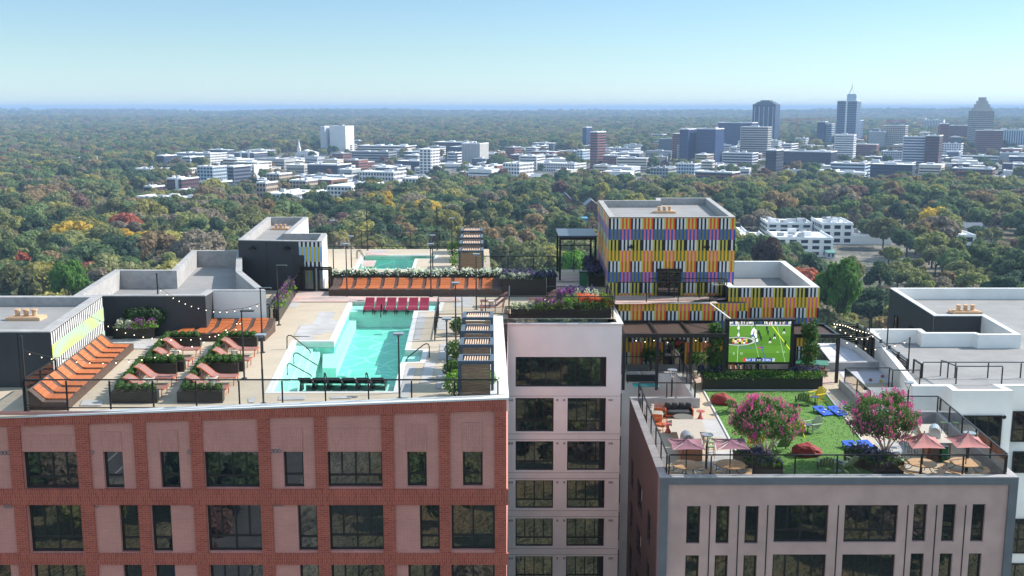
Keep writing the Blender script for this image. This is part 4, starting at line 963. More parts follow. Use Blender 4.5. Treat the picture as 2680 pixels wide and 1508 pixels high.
for i in range(6):
    v = P(r2(870 + 81 * i, 768), -.15); lb = '%s of the six burgundy loungers on the far pool shelf' % on[i]
    if pc is None: pc = poolchair(lb, v, 'burg', 'burgundy pool loungers')
    else: clone(pc, v, None, lb)
pc = None
for i in range(6):
    v = P(r2(408 + 106.5 * i, 1352), -.2); lb = '%s of the six black backed loungers along the near pool edge' % on[i]
    if pc is None:
        pc = poolchair(lb, v, 'blackres', 'black backed pool loungers'); pc.rotation_euler = (0, 0, math.pi)
        q = MB(); q.quad((-.3, .27, .32), (.3, .27, .32), (.3, .85, .29), (-.3, .85, .29)); q.build('seat_cover', M['burg'], pc, local=True)
        pc.location = v + Vector((0, 1.6, 0))
    else: clone(pc, v + Vector((0, 1.6, 0)), math.pi, lb)
def grab(label, pts, conv=r2, z=0):
    Y = P(conv(*pts[0]), z).y; w = [PY(conv(*p), Y) for p in pts]; q = MB(); q.tube(w, .032, 8); o = q.build('pool_handrail', M['black']); o.data.transform(Matrix.Translation(-w[0])); o.location = w[0]; tag(o, label, 'handrail')
grab('rear of the three black handrails on the left pool steps', [(282, 1040), (282, 952), (292, 942), (310, 942), (335, 958), (448, 1052), (453, 1072)])
grab('middle of the three black handrails on the left pool steps', [(332, 1150), (330, 1082), (340, 1070), (357, 1070), (380, 1084), (495, 1155), (508, 1165)])
grab('front of the three black handrails on the left pool steps', [(285, 1232), (283, 1160), (292, 1149), (308, 1149), (330, 1162), (450, 1228), (465, 1242)])
grab('black handrail at the small right alcove of the pool', [(1320, 1104), (1319, 1020), (1311, 1005), (1296, 1003), (1278, 1010), (1160, 1105), (1148, 1134)])
grab('short black handrail at the near pool edge, left one', [(553, 1302), (553, 1222), (557, 1214), (562, 1222), (574, 1280)])
grab('short black handrail at the near pool edge, right one', [(858, 1300), (857, 1222), (861, 1212), (867, 1222), (880, 1280)])
grab('short black handrail in front of the burgundy loungers', [(965, 812), (968, 720), (971, 712), (974, 722), (972, 770)])
grab('left rail of the ladder at the far pool', [(786, 382), (788, 335), (797, 322), (808, 322), (838, 372), (841, 388)])
grab('right rail of the ladder at the far pool', [(796, 379), (798, 332), (806, 319), (818, 320), (846, 370), (848, 386)])
# planters with flowers
r, inn = planter('dark planter with round green shrubs, white and purple flowers at left', pl([r1(765, 900), r1(1045, 900), r1(1090, 845), r1(830, 845)], 0), 0, .85)
c = [P(r1(x, y), .8) for x, y in ((905, 800), (985, 800), (1055, 798))]
for i, v in enumerate(c): ballshrub(r, (v.x, v.y, .8), .62, 'leaf_dark', 420, 5 + i, leaf=.08)
bed(r, pl([r1(785, 820), r1(895, 820), r1(900, 800), r1(820, 800)], .8), .8, .45, 1300, [('leaf_silver', 3, 1), ('leaf_grey', 2, 0)], seed=3, name='white_flowers')
bed(r, pl([r1(895, 825), r1(1045, 822), r1(1060, 795), r1(920, 795)], .8), .8, .55, 2200, [('leaf_bright', 6, 0), ('flower_purple', 2, 1)], seed=4, name='purple_flowers')
pp = pl([r1(1895, 778), r1(1930, 740), r1(2005, 600), r1(1985, 580), r1(1880, 760)], 0)
r, inn = planter('narrow planter of tall purple flowers beside the glass rail', [tuple(P(r1(1893, 778))[:2]), tuple(P(r1(2005, 602))[:2]), (P(r1(2005, 602)).x - .6, P(r1(2005, 602)).y), (P(r1(1893, 778)).x - .6, P(r1(1893, 778)).y)], 0, .8)
bed(r, inn, .75, .7, 4200, [('leaf_bright', 8, 0), ('flower_purple', 2, 1)], seed=7, name='purple_flowers', spread=.13, clump=60)
Yl = P(r2(1200, 655)).y + 2.6; xL = PY(r2(608, 600), Yl).x; xR = PY(r2(1850, 600), Yl).x
r, inn = planter('long dark planter of white flowers between the two pools', [(xL, Yl), (xR, Yl), (xR, Yl + 1.1), (xL, Yl + 1.1)], 0, 1.25)
bed(r, inn, 1.15, .55, 9000, [('leaf_dark', 6, 0), ('flower_white', 3, 1)], size=.085, seed=9, name='white_flowers', spread=.16, clump=110)
Yk = P(s5(700, 300)).y; x0_, x1_ = PY(s5(537, 250), Yk).x, PY(s5(1005, 250), Yk).x
r, inn = planter('tall dark planter of lavender and grey foliage at the right end of the long lounge', [(x0_, Yk), (x1_, Yk), (x1_, Yk + 2.4), (x0_, Yk + 2.4)], 0, 1.35)
bed(r, [(x0_, Yk + .2), ((x0_ + x1_) / 2 + .3, Yk + .2), ((x0_ + x1_) / 2 + .3, Yk + 1), (x0_, Yk + 1)], 1.3, .4, 1600, [('leaf_silver', 3, 1), ('leaf_grey', 3, 0)], seed=10, name='silver_foliage', clump=24)
bed(r, inn, 1.3, .5, 4200, [('leaf_dark', 6, 0), ('flower_lavender', 3, 1)], seed=12, name='lavender', spread=.18, clump=70)
x0_, x1_ = PY(s5(1014, 250), Yk + 1.5).x, PY(s5(1108, 250), Yk + 1.5).x
r, inn = planter('small dark lavender planter right of the tall one', [(x0_, Yk + 1.5), (x1_, Yk + 1.5), (x1_, Yk + 3), (x0_, Yk + 3)], 0, 1.2); bed(r, inn, 1.1, .5, 900, [('leaf_dark', 6, 0), ('flower_lavender', 4, 1)], seed=13, name='lavender', clump=16)
# flower bed on the white tower
r, inn = planter('broad dark flower bed of purple, coral and silver plants on the white tower', [(xa_ + .1, 69.5), (xb_ - .1, 69.5), (xb_ - .15, 73.4), (PY(s5(1130, 400), 71).x, 73.4), (PY(s5(1120, 400), 71).x, 71.0), (xa_ + .1, 71.0)], 0, .62)
X = lambda x: PY(s5(x, 450), 70.5).x
rc = lambda a, b, y0, y1: [(X(a), y0), (X(b), y0), (X(b), y1), (X(a), y1)]
bed(r, rc(625, 890, 69.7, 70.8), .58, .32, 1700, [('leaf_silver', 3, 1), ('leaf_grey', 4, 0)], seed=21, name='silver_foliage', clump=30)
bed(r, rc(890, 1200, 69.7, 70.8), .58, .62, 2800, [('leaf_bright', 8, 0), ('flower_purple', 2, 1)], seed=22, name='purple_flowers', clump=40)
bed(r, rc(1180, 1330, 69.7, 71.6), .58, .75, 1800, [('leaf_grey', 6, 0), ('leaf_bright', 2, 1)], seed=23, name='grey_foliage', clump=24)
bed(r, rc(1280, 1600, 69.7, 70.4), .58, .45, 2200, [('leaf_dark', 6, 0), ('leaf_mid', 3, 1)], seed=24, name='low_green_plants', clump=36)
bed(r, rc(1320, 1590, 70.5, 71.7), .58, .80, 3000, [('flower_coral', 7, 1), ('leaf_mid', 3, 0)], seed=25, name='coral_flowers', clump=44)
bed(r, rc(1330, 1560, 71.8, 72.6), .58, .95, 1800, [('leaf_grey', 6, 0), ('leaf_silver', 2, 1)], seed=26, name='grey_foliage', clump=28)
bed(r, rc(1150, 1330, 71.6, 73.2), .58, .95, 2200, [('leaf_mid', 5, 0), ('flower_purple', 3, 1)], seed=27, name='purple_flowers', clump=34)
bed(r, rc(1240, 1520, 72.4, 73.3), .58, 1.15, 2200, [('leaf_mid', 3, 0), ('flower_lavender', 5, 1)], seed=28, name='lavender', clump=30)
bed(r, rc(1590, 1680, 69.7, 73.0), .58, .9, 1500, [('leaf_gold', 6, 0), ('leaf_bright', 1, 1)], seed=29, name='golden_grass', clump=20)
# long diagonal planter at the tower and bin
a, b = P(s5(1450, 205)), P(s5(1620, 205)); c_, d_ = P(s5(1510, 10)), P(s5(1395, 10))
r, inn = planter('dark raised bed of lavender against the left side of the striped tower', [(a.x, a.y), (b.x, b.y), (c_.x, c_.y), (d_.x, d_.y)], 0, .9); bed(r, inn, .8, .6, 4200, [('leaf_dark', 7, 0), ('flower_lavender', 3, 1)], seed=31, name='lavender', spread=.25, clump=60)
v = P(s5(1393, 208)); r = root('waste_bin', 'green waste bin left of the dark raised bed by the striped tower', 'waste bin', v); M['bingreen'] = mat('green_bin_metal', (.02, .11, .05), .4)
q = MB(); q.box(-.3, -.3, 0, .3, .3, 1.2); q.build('body', M['bingreen'], r, local=True); q = MB(); q.box(-.33, -.33, 1.2, .33, .33, 1.28); q.build('lid', M['black'], r, local=True)
# portal frame between the terrace and the striped tower
v = P(r3(567, 620)); zt_ = PY(r3(567, 318), v.y).z; x1_ = PY(r3(812, 400), v.y).x; yb2 = v.y + 5
r = root('entrance_frame', 'black metal entrance canopy left of the striped tower', 'canopy', v)
for x in (v.x, x1_):
    for y in (v.y, yb2): q = MB(); q.beam((x, y, 0), (x, y, zt_), .16); q.build('post', M['black'], r)
q = MB(); q.box(v.x - .15, v.y - .1, zt_, x1_ + .15, yb2 + .1, zt_ + .12); q.build('roof', M['bluemetal'], r)
q = MB(); q.beam((v.x, v.y, zt_ - .12), (x1_, v.y, zt_ - .12), .12, .2); q.beam((v.x, yb2, 2.3), (x1_, yb2, 2.3), .08); q.beam(((v.x + x1_) / 2, yb2, 0), ((v.x + x1_) / 2, yb2, zt_), .06); q.build('beam', M['black'], r)
# ---------------- cabanas (near and far rows) ----------------
def cabana(label, xl_, xr_, yf, yb_, zt_, group, seed):
    r = root('pergola', label, 'pergola', (xl_, yf, 0), group)
    for x in (xl_ + .07, xr_ - .07):
        for y in (yf + .07, yb_ - .07): q = MB(); q.beam((x, y, 0), (x, y, zt_), .13); q.build('post', M['bluemetal'], r)
    q = MB(); q.box(xl_, yf, zt_, xr_, yf + .14, zt_ + .16); q.box(xl_, yb_ - .14, zt_, xr_, yb_, zt_ + .16); q.box(xl_, yf + .14, zt_, xl_ + .2, yb_ - .14, zt_ + .159); q.box(xr_ - .2, yf + .14, zt_, xr_, yb_ - .14, zt_ + .159); q.build('roof_frame', M['bluemetal'], r)
    n = 10; w = (xr_ - xl_ - .5) / n
    for i in range(n): q = MB(); x = xl_ + .25 + w * (i + .5); q.box(x - w * .24, yf + .14, zt_ + .03, x + w * .24, yb_ - .14, zt_ + .10); q.build('louvre', M['louvre'], r)
    q = MB(); rnd = random.Random(seed); k = 13
    for i in range(k): z0 = .1 + (zt_ - .15) * i / k; q.box(xl_ + .16, yf + .05 + rnd.uniform(0, .01), z0, xr_ - .16, yf + .10, z0 + (zt_ - .15) / k * .86)
    q.build('slat_wall', M['wood'], r)
    q = MB(); q.box(xl_ + .3, yf + .4, .0, xr_ - .3, yb_ - .3, .4); q.build('day_bed', M['darkwood'], r)
    return r
zt_ = 2.1
nm = ('frontmost', 'second', 'third', 'rearmost')
for i, (xl0, xr0, yf0, yb0) in enumerate(((1527, 1790, 1138, 1078), (1537, 1788, 1018, 957), (1548, 1786, 918, 864), (1558, 1784, 820, 768))):
    yf = P(r2(1600, yf0 - 9), zt_ + .16).y; yb_ = P(r2(1600, yb0), zt_ + .16).y
    cabana('%s of the four slatted pergolas right of the main pool' % nm[i], PY(r2(xl0, yf0), yf).x, PY(r2(xr0, yf0), yf).x, yf, yb_, zt_, 'near row of pergolas', i)
for i, (xl0, xr0, yf0, yb0) in enumerate(((1532, 1712, 332, 300), (1538, 1710, 280, 246), (1543, 1706, 236, 202), (1550, 1705, 186, 155))):
    yf = P(r2(1600, yf0 - 9), zt_ + .16).y; yb_ = P(r2(1600, yb0), zt_ + .16).y
    cabana('%s of the four slatted pergolas right of the far pool' % nm[i], PY(r2(xl0, yf0), yf).x, PY(r2(xr0, yf0), yf).x, yf, yb_, zt_, 'far row of pergolas', i + 5)
def bush(label, p, z, s, seed, mt='leaf_bright'):
    v = P(p, z); r = root('bush', label, 'bush', v, 'leafy bushes by the pergolas'); q = MB(); rnd = random.Random(seed)
    for i in range(5): a = rnd.uniform(0, 6.28); q.tube([(0, 0, 0), (.2 * s * math.cos(a), .2 * s * math.sin(a), .5 * s), (.4 * s * math.cos(a), .4 * s * math.sin(a), 1.0 * s)], .02, 4)
    q.build('stem', TKN, r, local=True); q = MB()
    def pos(rd): a = Vector((rd.gauss(0, 1), rd.gauss(0, 1), rd.gauss(0, 1))).normalized() * s * rd.uniform(.25, .75) ** .6; return (a.x, a.y, .75 * s + a.z * .8), a
    q.leaves(750, pos, .075, rnd); q.build('foliage', M[mt], r, local=True)
TKN = mat('stem_bark', (.16, .12, .09), .9)
bush('leafy bush in front of the frontmost near pergola, left one', r2(1530, 1388), 0, .95, 1); bush('leafy bush in front of the frontmost near pergola, right one', r2(1710, 1388), 0, 1.0, 2)
bush('dark bush at the left side of the frontmost near pergola', r2(1495, 1255), 0, .7, 3, 'leaf_mid'); bush('bush between the second and third near pergolas', r2(1518, 1120), 0, .8, 4, 'leaf_mid'); bush('bush beside the rearmost near pergola', r2(1535, 930), 0, .7, 5, 'leaf_mid')
bush('leafy bush in front of the far pergolas, left one', r2(1540, 462), 0, 1.1, 6); bush('leafy bush in front of the far pergolas, right one', r2(1650, 462), 0, 1.2, 7); bush('bush beside the third far pergola', r2(1515, 375), 0, 1.1, 8, 'leaf_mid')
# ================================================================ LAWN TERRACE FURNISHINGS
Pz = lambda p: P(p, LZ)
M['grass'] = mat('lawn_grass', (.085, .185, .030), .9, var=.10, scale=9, var2=.12, scale2=1.5, bump=.2)
lawn = pl([r4(575, 531), r4(1325, 531), r4(1455, 700), r4(1640, 940), r4(1745, 1049), r4(852, 1051)], LZ)
q = MB(); q.flat(lawn, LZ + .02); rnd = random.Random(3); xs = [p[0] for p in lawn]; ys = [p[1] for p in lawn]; k = 0
while k < 5000:
    x, y = rnd.uniform(min(xs), max(xs)), rnd.uniform(min(ys), max(ys))
    if not pinpoly((x, y), lawn): continue
    a = rnd.uniform(0, 6.28); w = .035; h = rnd.uniform(.02, .05); dx, dy = w * math.cos(a), w * math.sin(a); lx_, ly_ = rnd.gauss(0, .03), rnd.gauss(0, .03)
    q.add([(x - dx, y - dy, LZ + .02), (x + dx, y + dy, LZ + .02), (x + lx_, y + ly_, LZ + .02 + h)], [(0, 1, 2)]); k += 1
tag(q.build('lawn', M['grass']), 'short green lawn on the roof terrace', 'grass', kind='stuff')
M['curbw'] = mat('pale_edging', (.55, .54, .53), .7); q = MB()
for i in (0, 1, 2, 3, 5): a, b = lawn[i], lawn[(i + 1) % 6]; q.beam((a[0], a[1], LZ + .03), (b[0], b[1], LZ + .03), .1, .08)
struct(q, 'lawn_kerb', M['curbw'])
# pergolas
def bigpergola(label, xl_, xr_, yf, yb_, zt_, nb, zb):
    r = root('pergola', label, 'pergola', (xl_, yf, zb))
    for i in range(nb + 1):
        x = xl_ + (xr_ - xl_) * i / nb; q = MB(); q.beam((x, yf, zb), (x, yf, zt_), .2); q.build('post', M['black'], r)
        q = MB(); q.beam((x, yf, zt_ + .1), (x, yb_, zt_ + .1), .16, .24); q.build('beam', M['rail'], r)
    q = MB(); q.box(xl_ - .12, yf - .12, zt_, xr_ + .12, yf + .12, zt_ + .26); q.box(xl_ - .12, yb_ - .2, zt_, xr_ + .12, yb_ - .02, zt_ + .26); q.build('roof_frame', M['rail'], r)
    q = MB(); n = int((yb_ - yf) / .16)
    for i in range(n): y = yf + .15 + (yb_ - yf - .35) * i / n; q.box(xl_, y, zt_ + .04, xr_, y + .11, zt_ + .09)
    q.build('louvre_roof', M['darkwood'], r); return r
zt_ = -1.5; yf = P(r3(1300, 990), zt_ + .2).y
bigpergola('dark louvred pergola left of the big screen, against the striped wall', PY(r3(1010, 990), yf).x, PY(r3(1705, 990), yf).x, yf, 74.85, zt_, 3, LZ)
yf2 = P(r3(2490, 1322), LZ).y; zt2 = PY(r3(2490, 992), yf2).z - .2
bigpergola('dark louvred pergola right of the big screen, over the table tennis', PY(r3(2190, 990), yf2).x, PY(r3(2490, 990), yf2).x, yf2, 75.8, zt2, 1, LZ)
# screen
YS = 71.5; X0, X1 = PY(r3(1735, 1000), YS).x, PY(r3(2160, 1000), YS).x; Z0, Z1 = PY(r3(1900, 1182), YS).z, PY(r3(1900, 898), YS).z
r = root('outdoor_screen', 'large outdoor video screen showing a football game above the lawn', 'screen', (X0, YS, LZ))
q = MB(); f = .2; q.box(X0 - f, YS, Z0 - .12, X0, YS + .3, Z1 + .1); q.box(X1, YS, Z0 - .12, X1 + f, YS + .3, Z1 + .1); q.box(X0 - f - .1, YS - .05, Z1 + .0, X1 + f + .1, YS + .3, Z1 + .14); q.box(X0, YS, Z0 - .12, X1, YS + .3, Z0); q.box(X0, YS + .1, Z0, X1, YS + .28, Z1); q.build('housing', M['black'], r)
for x in (X0 - .1, (X0 + X1) / 2 - .05, X1 + .1): q = MB(); q.box(x - .1, YS + .02, LZ, x + .1, YS + .28, Z0 - .12); q.build('leg', M['black'], r)
def scrmat(n, c): return mat('screen_' + n, (0, 0, 0), .5, emit=c, estr=.55)
scol = {'g': (.075, .20, .018), 'g2': (.095, .24, .025), 'w': (.9, .9, .9), 'pw': (.40, .55, .38), 'b': (.02, .06, .35), 'k': (.01, .012, .02), 'y': (.75, .85, .03), 'r': (.6, .04, .03), 'gr': (.45, .48, .5), 'dk': (.03, .06, .02), 'go': (.55, .50, .06), 'or': (.8, .15, .02), 'sk': (.55, .6, .62)}
names = list(scol); SCM = [scrmat(n, scol[n]) for n in names]; q = MB(); si = lambda n: names.index(n)
W_, H_ = X1 - X0, Z1 - Z0; ly = [0]
def rect(u0, v0, u1, v1, c):   # u,v fractions, v from the top
    ly[0] += 1; y = YS + .098 - ly[0] * .0002
    q.quad((X0 + W_ * u0, y, Z1 - H_ * v1), (X0 + W_ * u1, y, Z1 - H_ * v1), (X0 + W_ * u1, y, Z1 - H_ * v0), (X0 + W_ * u0, y, Z1 - H_ * v0), si(c))
def quad4(p, c):
    ly[0] += 1; y = YS + .098 - ly[0] * .0002; q.add([(X0 + W_ * u, y, Z1 - H_ * v) for u, v in p], [tuple(range(len(p)))], si(c))
def line(u0, v0, u1, v1, w, c): quad4([(u0 - w, v0), (u0 + w, v0), (u1 + w, v1), (u1 - w, v1)], c)
def ell(u, v, a, b, c): quad4([(u + a * math.cos(t * .2618), v + b * math.sin(t * .2618)) for t in range(24)], c)
rect(0, 0, 1, 1, 'g'); rect(0, .13, 1, .36, 'g2'); rect(0, .60, 1, .78, 'g2'); rect(0, 0, 1, .10, 'dk'); rect(0, .09, 1, .12, 'gr')
for i in range(64):
    u = i / 64 + rnd.uniform(0, .008); rect(u, rnd.uniform(.005, .03), u + .010, rnd.uniform(.065, .095), rnd.choice(['w', 'w', 'b', 'k', 'k', 'gr', 'b', 'r', 'w', 'sk']))
rect(.67, 0, .68, .1, 'or'); line(.16, .13, .15, 1, .004, 'pw'); line(.36, .13, .52, 1, .003, 'pw'); line(.78, .13, .93, 1, .003, 'pw'); line(.70, .13, 1.0, .69, .007, 'y'); line(.53, .56, .61, .98, .005, 'b')
ell(.16, .49, .27, .105, 'gr'); ell(.15, .49, .24, .085, 'dk')
for i in range(7):
    for j in range(3): rect(.06 + i * .035, .43 + j * .04, .093 + i * .035, .468 + j * .04, ['go', 'k', 'go', 'w', 'r', 'gr'][(i + 2 * j) % 6])
def player(u, v, body, leg, s=1.0):
    ell(u, v - .055 * s, .009 * s, .014 * s, body); quad4([(u - .016 * s, v - .042 * s), (u + .016 * s, v - .042 * s), (u + .010 * s, v + .006 * s), (u - .010 * s, v + .006 * s)], body)
    quad4([(u - .010 * s, v + .004 * s), (u - .002 * s, v + .004 * s), (u - .010 * s, v + .05 * s), (u - .018 * s, v + .05 * s)], leg); quad4([(u + .001 * s, v + .004 * s), (u + .010 * s, v + .004 * s), (u + .020 * s, v + .045 * s), (u + .012 * s, v + .05 * s)], leg)
for u, v, a, b_ in ((.15, .20, 'w', 'b'), (.155, .37, 'w', 'b'), (.40, .24, 'w', 'b'), (.38, .28, 'w', 'b'), (.37, .33, 'w', 'b'), (.42, .35, 'w', 'b'), (.43, .28, 'w', 'w'), (.44, .40, 'w', 'b'), (.46, .50, 'w', 'b'), (.39, .38, 'b', 'w'), (.48, .30, 'k', 'k'), (.50, .36, 'k', 'k'), (.52, .44, 'k', 'k'), (.41, .09, 'k', 'k'), (.61, .20, 'k', 'k'), (.63, .30, 'k', 'k'), (.67, .48, 'k', 'w'), (.74, .38, 'k', 'w'), (.89, .25, 'k', 'w'), (.92, .55, 'k', 'k')): player(u, v, a, b_, 1.15)
ell(.51, .645, .045, .02, 'r'); ell(.53, .64, .05, .010, 'b')
rect(.24, .905, .76, .985, 'b'); rect(.24, .905, .29, .985, 'r'); rect(.46, .88, .54, .985, 'k'); rect(.72, .905, .76, .985, 'gr')
scr = q.build('display', SCM, r)
def text(body, u, v, size, c, parent, squash=1.0):
    o = text_mesh(body, size, SCM[si(c)]); o.parent = parent; g = origin(parent); o.location = (X0 + W_ * u - g.x, YS + .04 - g.y, Z1 - H_ * v - g.z); o.rotation_euler = (R(90), 0, 0); o.scale = (1, squash, 1)
for b_, u, v, s, c, k in (('2ND & 7', .30, .645, .32, 'b', .6), ('5   0', .15, .79, .40, 'pw', .6), ('4   0', .85, .755, .34, 'pw', .5), ('BUF', .325, .945, .20, 'w', 1), ('10', .41, .945, .25, 'w', 1), ('8:26', .50, .945, .15, 'w', 1), ('21', .585, .945, .25, 'w', 1), ('BAL', .66, .945, .20, 'w', 1)): text(b_, u, v, s, c, scr, k)
# planter under the screen
a, b = Pz(r3(1548, 1375)), Pz(r3(2377, 1372)); c_ = Pz(r3(1520, 1305))
poly = [(a.x, a.y), (b.x, b.y), (b.x - .05, a.y + 2.1), (c_.x + .1, a.y + 2.1)]
r, inn = planter('long black planter with clipped hedge below the big screen', poly, LZ, .98)
bed(r, [(inn[0][0], inn[0][1]), (inn[1][0], inn[1][1]), (inn[1][0], inn[1][1] + .9), (inn[0][0], inn[0][1] + .9)], LZ + .9, .42, 9000, [('leaf_mid', 6, 0), ('leaf_bright', 2, 1), ('leaf_dark', 3, 0)], size=.07, seed=40, name='hedge', spread=.22, clump=130)
bed(r, [(a.x, a.y + .6), (a.x + 1.7, a.y + .6), (a.x + 1.7, a.y + 1.8), (a.x, a.y + 1.8)], LZ + .95, .6, 1500, [('leaf_dark', 5, 0), ('flower_lavender', 3, 1)], seed=41, name='lavender', clump=26)
bed(r, [(b.x - 2.0, a.y + .5), (b.x, a.y + .5), (b.x, a.y + 1.9), (b.x - 2.0, a.y + 1.9)], LZ + .95, .6, 1800, [('leaf_dark', 5, 0), ('flower_lavender', 3, 1)], seed=42, name='lavender', clump=30)
def column(label, p, Y, top, w, seed):
    v = PY(p, Y); z = LZ + .9; h = PY((p[0], top), Y).z - z; r = root('columnar_tree', label, 'tree', (v.x, Y, z)); q = MB(); q.tube([(0, 0, 0), (.03, 0, h * .3), (0, 0, h * .9)], .06, 6, r2=.02); q.build('trunk', TKN, r, local=True)
    rnd = random.Random(seed); q = MB(); cl = []
    for i in range(34): t = rnd.uniform(.1, 1); ww = w * (.35 + .65 * math.sin(math.pi * min(1, t * .75 + .12))) ; an = rnd.uniform(0, 6.28); cl.append((ww * .6 * math.cos(an), ww * .6 * math.sin(an), h * (.10 + .86 * t), .2 + .14 * rnd.random()))
    for c in cl: q.ico(c[:3], c[3] * .55, 1, nz=.4, seed=seed)
    def pos(rd): c = rd.choice(cl); a = Vector((rd.gauss(0, 1), rd.gauss(0, 1), rd.gauss(.2, 1.2))).normalized(); k = c[3] * rd.uniform(.6, 1.3); return (c[0] + a.x * k, c[1] + a.y * k, c[2] + a.z * k), a
    q.leaves(2600, pos, .085, rnd); q.build('crown', M['leaf_mid'], r, local=True)
column('slim columnar tree left of the big screen', s4(1210, 690), a.y + 1.3, s4(0, 135)[1], .62, 5)
column('slim columnar tree right of the big screen', s4(2370, 660), a.y + 1.3, s4(0, 75)[1], .66, 6)
# potted plants, sofa and rug under the left pergola
def potplant(label, p, Y, s, seed):
    v = PY(p, Y); r = root('potted_plant', label, 'potted plant', (v.x, Y, LZ)); q = MB(); q.lathe((0, 0, 0), [(.2, 0), (.26, .5), (.24, .52)], 12); q.build('pot', M['drum'], r, local=True); rnd = random.Random(seed); q = MB(); q.tube([(0, 0, .5), (0, 0, 1.2 * s)], .03, 5); q.build('stem', TKN, r, local=True); q = MB()
    def pos(rd): a = Vector((rd.gauss(0, 1), rd.gauss(0, 1), rd.gauss(0, .8))).normalized() * s * rd.uniform(.2, .7); return (a.x, a.y, 1.25 * s + a.z * .7), a
    q.leaves(420, pos, .12, rnd); q.build('foliage', M['leaf_mid'], r, local=True)
potplant('potted plant behind the grey sofa under the left pergola', s4(450, 600), 73.9, 1.25, 1); potplant('potted plant in a white pot left of the left columnar tree', s4(1005, 600), 73.4, 1.2, 2)
M['greyfab'] = mat('light_grey_fabric', (.34, .33, .33), .9, var=.08, scale=5); M['darkfab'] = mat('dark_grey_fabric', (.035, .036, .038), .85, var=.1, scale=6); M['teal'] = mat('turquoise_rug', (.03, .38, .42), .8); M['beigefab'] = mat('greige_fabric', (.26, .25, .22), .9)
def cush(mb, cx, cy, cz, sx, sy, sz, rot=0, mi=0):
    """soft box: bevelled"""
    k = len(mb.v); v, f = ICO[2]; c, s = math.cos(rot), math.sin(rot); o = []
    for x, y, z in v:
        e = lambda t: math.copysign(abs(t) ** .38, t) * .5
        X_, Y_, Z_ = e(x) * sx, e(y) * sy, e(z) * sz; o.append((cx + X_ * c - Y_ * s, cy + X_ * s + Y_ * c, cz + Z_))
    mb.add(o, f, mi)
def sofa(label, loc, rot, W, fab, frame, pillows, hb=.8):
    r = root('sofa', label, 'sofa', loc, None, rot); q = MB(); q.box(-W / 2, -.45, .12, W / 2, .45, .2); q.box(-W / 2, .38, .2, W / 2, .45, .62); q.box(-W / 2, -.45, .2, -W / 2 + .06, .38, .55); q.box(W / 2 - .06, -.45, .2, W / 2, .38, .55)
    for x in (-W / 2 + .1, W / 2 - .1):
        for y in (-.38, .38): q.box(x - .03, y - .03, 0, x + .03, y + .03, .12)
    q.build('frame', M[frame], r, local=True); q = MB(); cush(q, 0, -.05, .31, W - .14, .82, .22); q.build('seat_cushion', M[fab], r, local=True, smooth=True)
    for i in range(pillows): q = MB(); x = -W / 2 + W * (i + .5) / pillows; cush(q, x, .25, .60, W / pillows * .9, .24, .45, rot=.1 * (i % 3 - 1)); q.build('back_cushion', M[fab], r, local=True, smooth=True)
v = PY(s4(325, 700), 71.9); sofa('light grey sofa under the left pergola, seen from the back', (v.x, 72.4, LZ), math.pi, 4.2 * .5, 'greyfab', 'black', 2)
q = MB(); q.box(-.9, -.5, 0, .9, .5, .02); v = Pz(s4(378, 706)); o = q.build('rug', M['teal']); o.location = (PY(s4(378, 706), 71.5).x, 71.4, LZ + .012); tag(o, 'turquoise rug in front of the light grey sofa', 'rug')
v0 = Pz(s2(650, 655)); sofa('dark grey sofa with cushions in an orange frame, left corner of the lawn terrace', v0 + Vector((.1, .5, 0)), 0, 1.75, 'darkfab', 'orange', 4)
sofa('greige sofa along the left rail of the lawn terrace', Pz(s2(385, 690)) + Vector((-.05, .4, 0)), math.pi / 2 - .2, 1.5, 'beigefab', 'orange', 3)
M['coral'] = mat('coral_metal', (.42, .10, .085), .5); M['sage'] = mat('sage_enamel', (.26, .33, .17), .5); M['taupe'] = mat('taupe_enamel', (.15, .14, .12), .5)
def armchair(label, loc, rot):
    r = root('armchair', label, 'armchair', loc, 'orange wire armchairs', rot); q = MB()
    for i in range(13): a = math.pi * i / 12; q.tube([(.34 * math.cos(a), .34 * math.sin(a) * .95, .16), (.38 * math.cos(a), .38 * math.sin(a), .66)], .014, 4)
    q.tube([(.38 * math.cos(math.pi * i / 12), .38 * math.sin(math.pi * i / 12), .66) for i in range(13)], .02, 5); q.build('backrest', M['orange'], r, local=True)
    q = MB(); cush(q, 0, 0, .33, .66, .66, .16); q.build('seat', M['orange'], r, local=True, smooth=True)
    for sx in (-1, 1):
        for sy in (-1, 1): q = MB(); q.tube([(.25 * sx, .25 * sy, .28), (.3 * sx, .3 * sy, 0)], .018, 5); q.build('leg', M['orange'], r, local=True)
    return r
ac = armchair('orange armchair left of the dark sofa, behind the greige sofa', Pz(s2(400, 625)), .5); clone(ac, Pz(s2(432, 800)), -.6, 'orange armchair in front of the greige sofa by the left rail')
def cone_table(label, loc):
    r = root('side_table', label, 'side table', loc, 'coral cone side tables'); q = MB(); q.lathe((0, 0, 0), [(.19, 0), (.17, .08), (.07, .3), (.05, .5)], 14); q.build('base', M['coral'], r, local=True); q = MB(); q.cyl((0, 0, .5), .27, .03, 20); q.build('table_top', M['coral'], r, local=True); return r
ct = cone_table('coral cone table right of the dark sofa', Pz(s2(932, 662))); clone(ct, Pz(s2(522, 832)), None, 'coral cone table beside the front orange armchair')
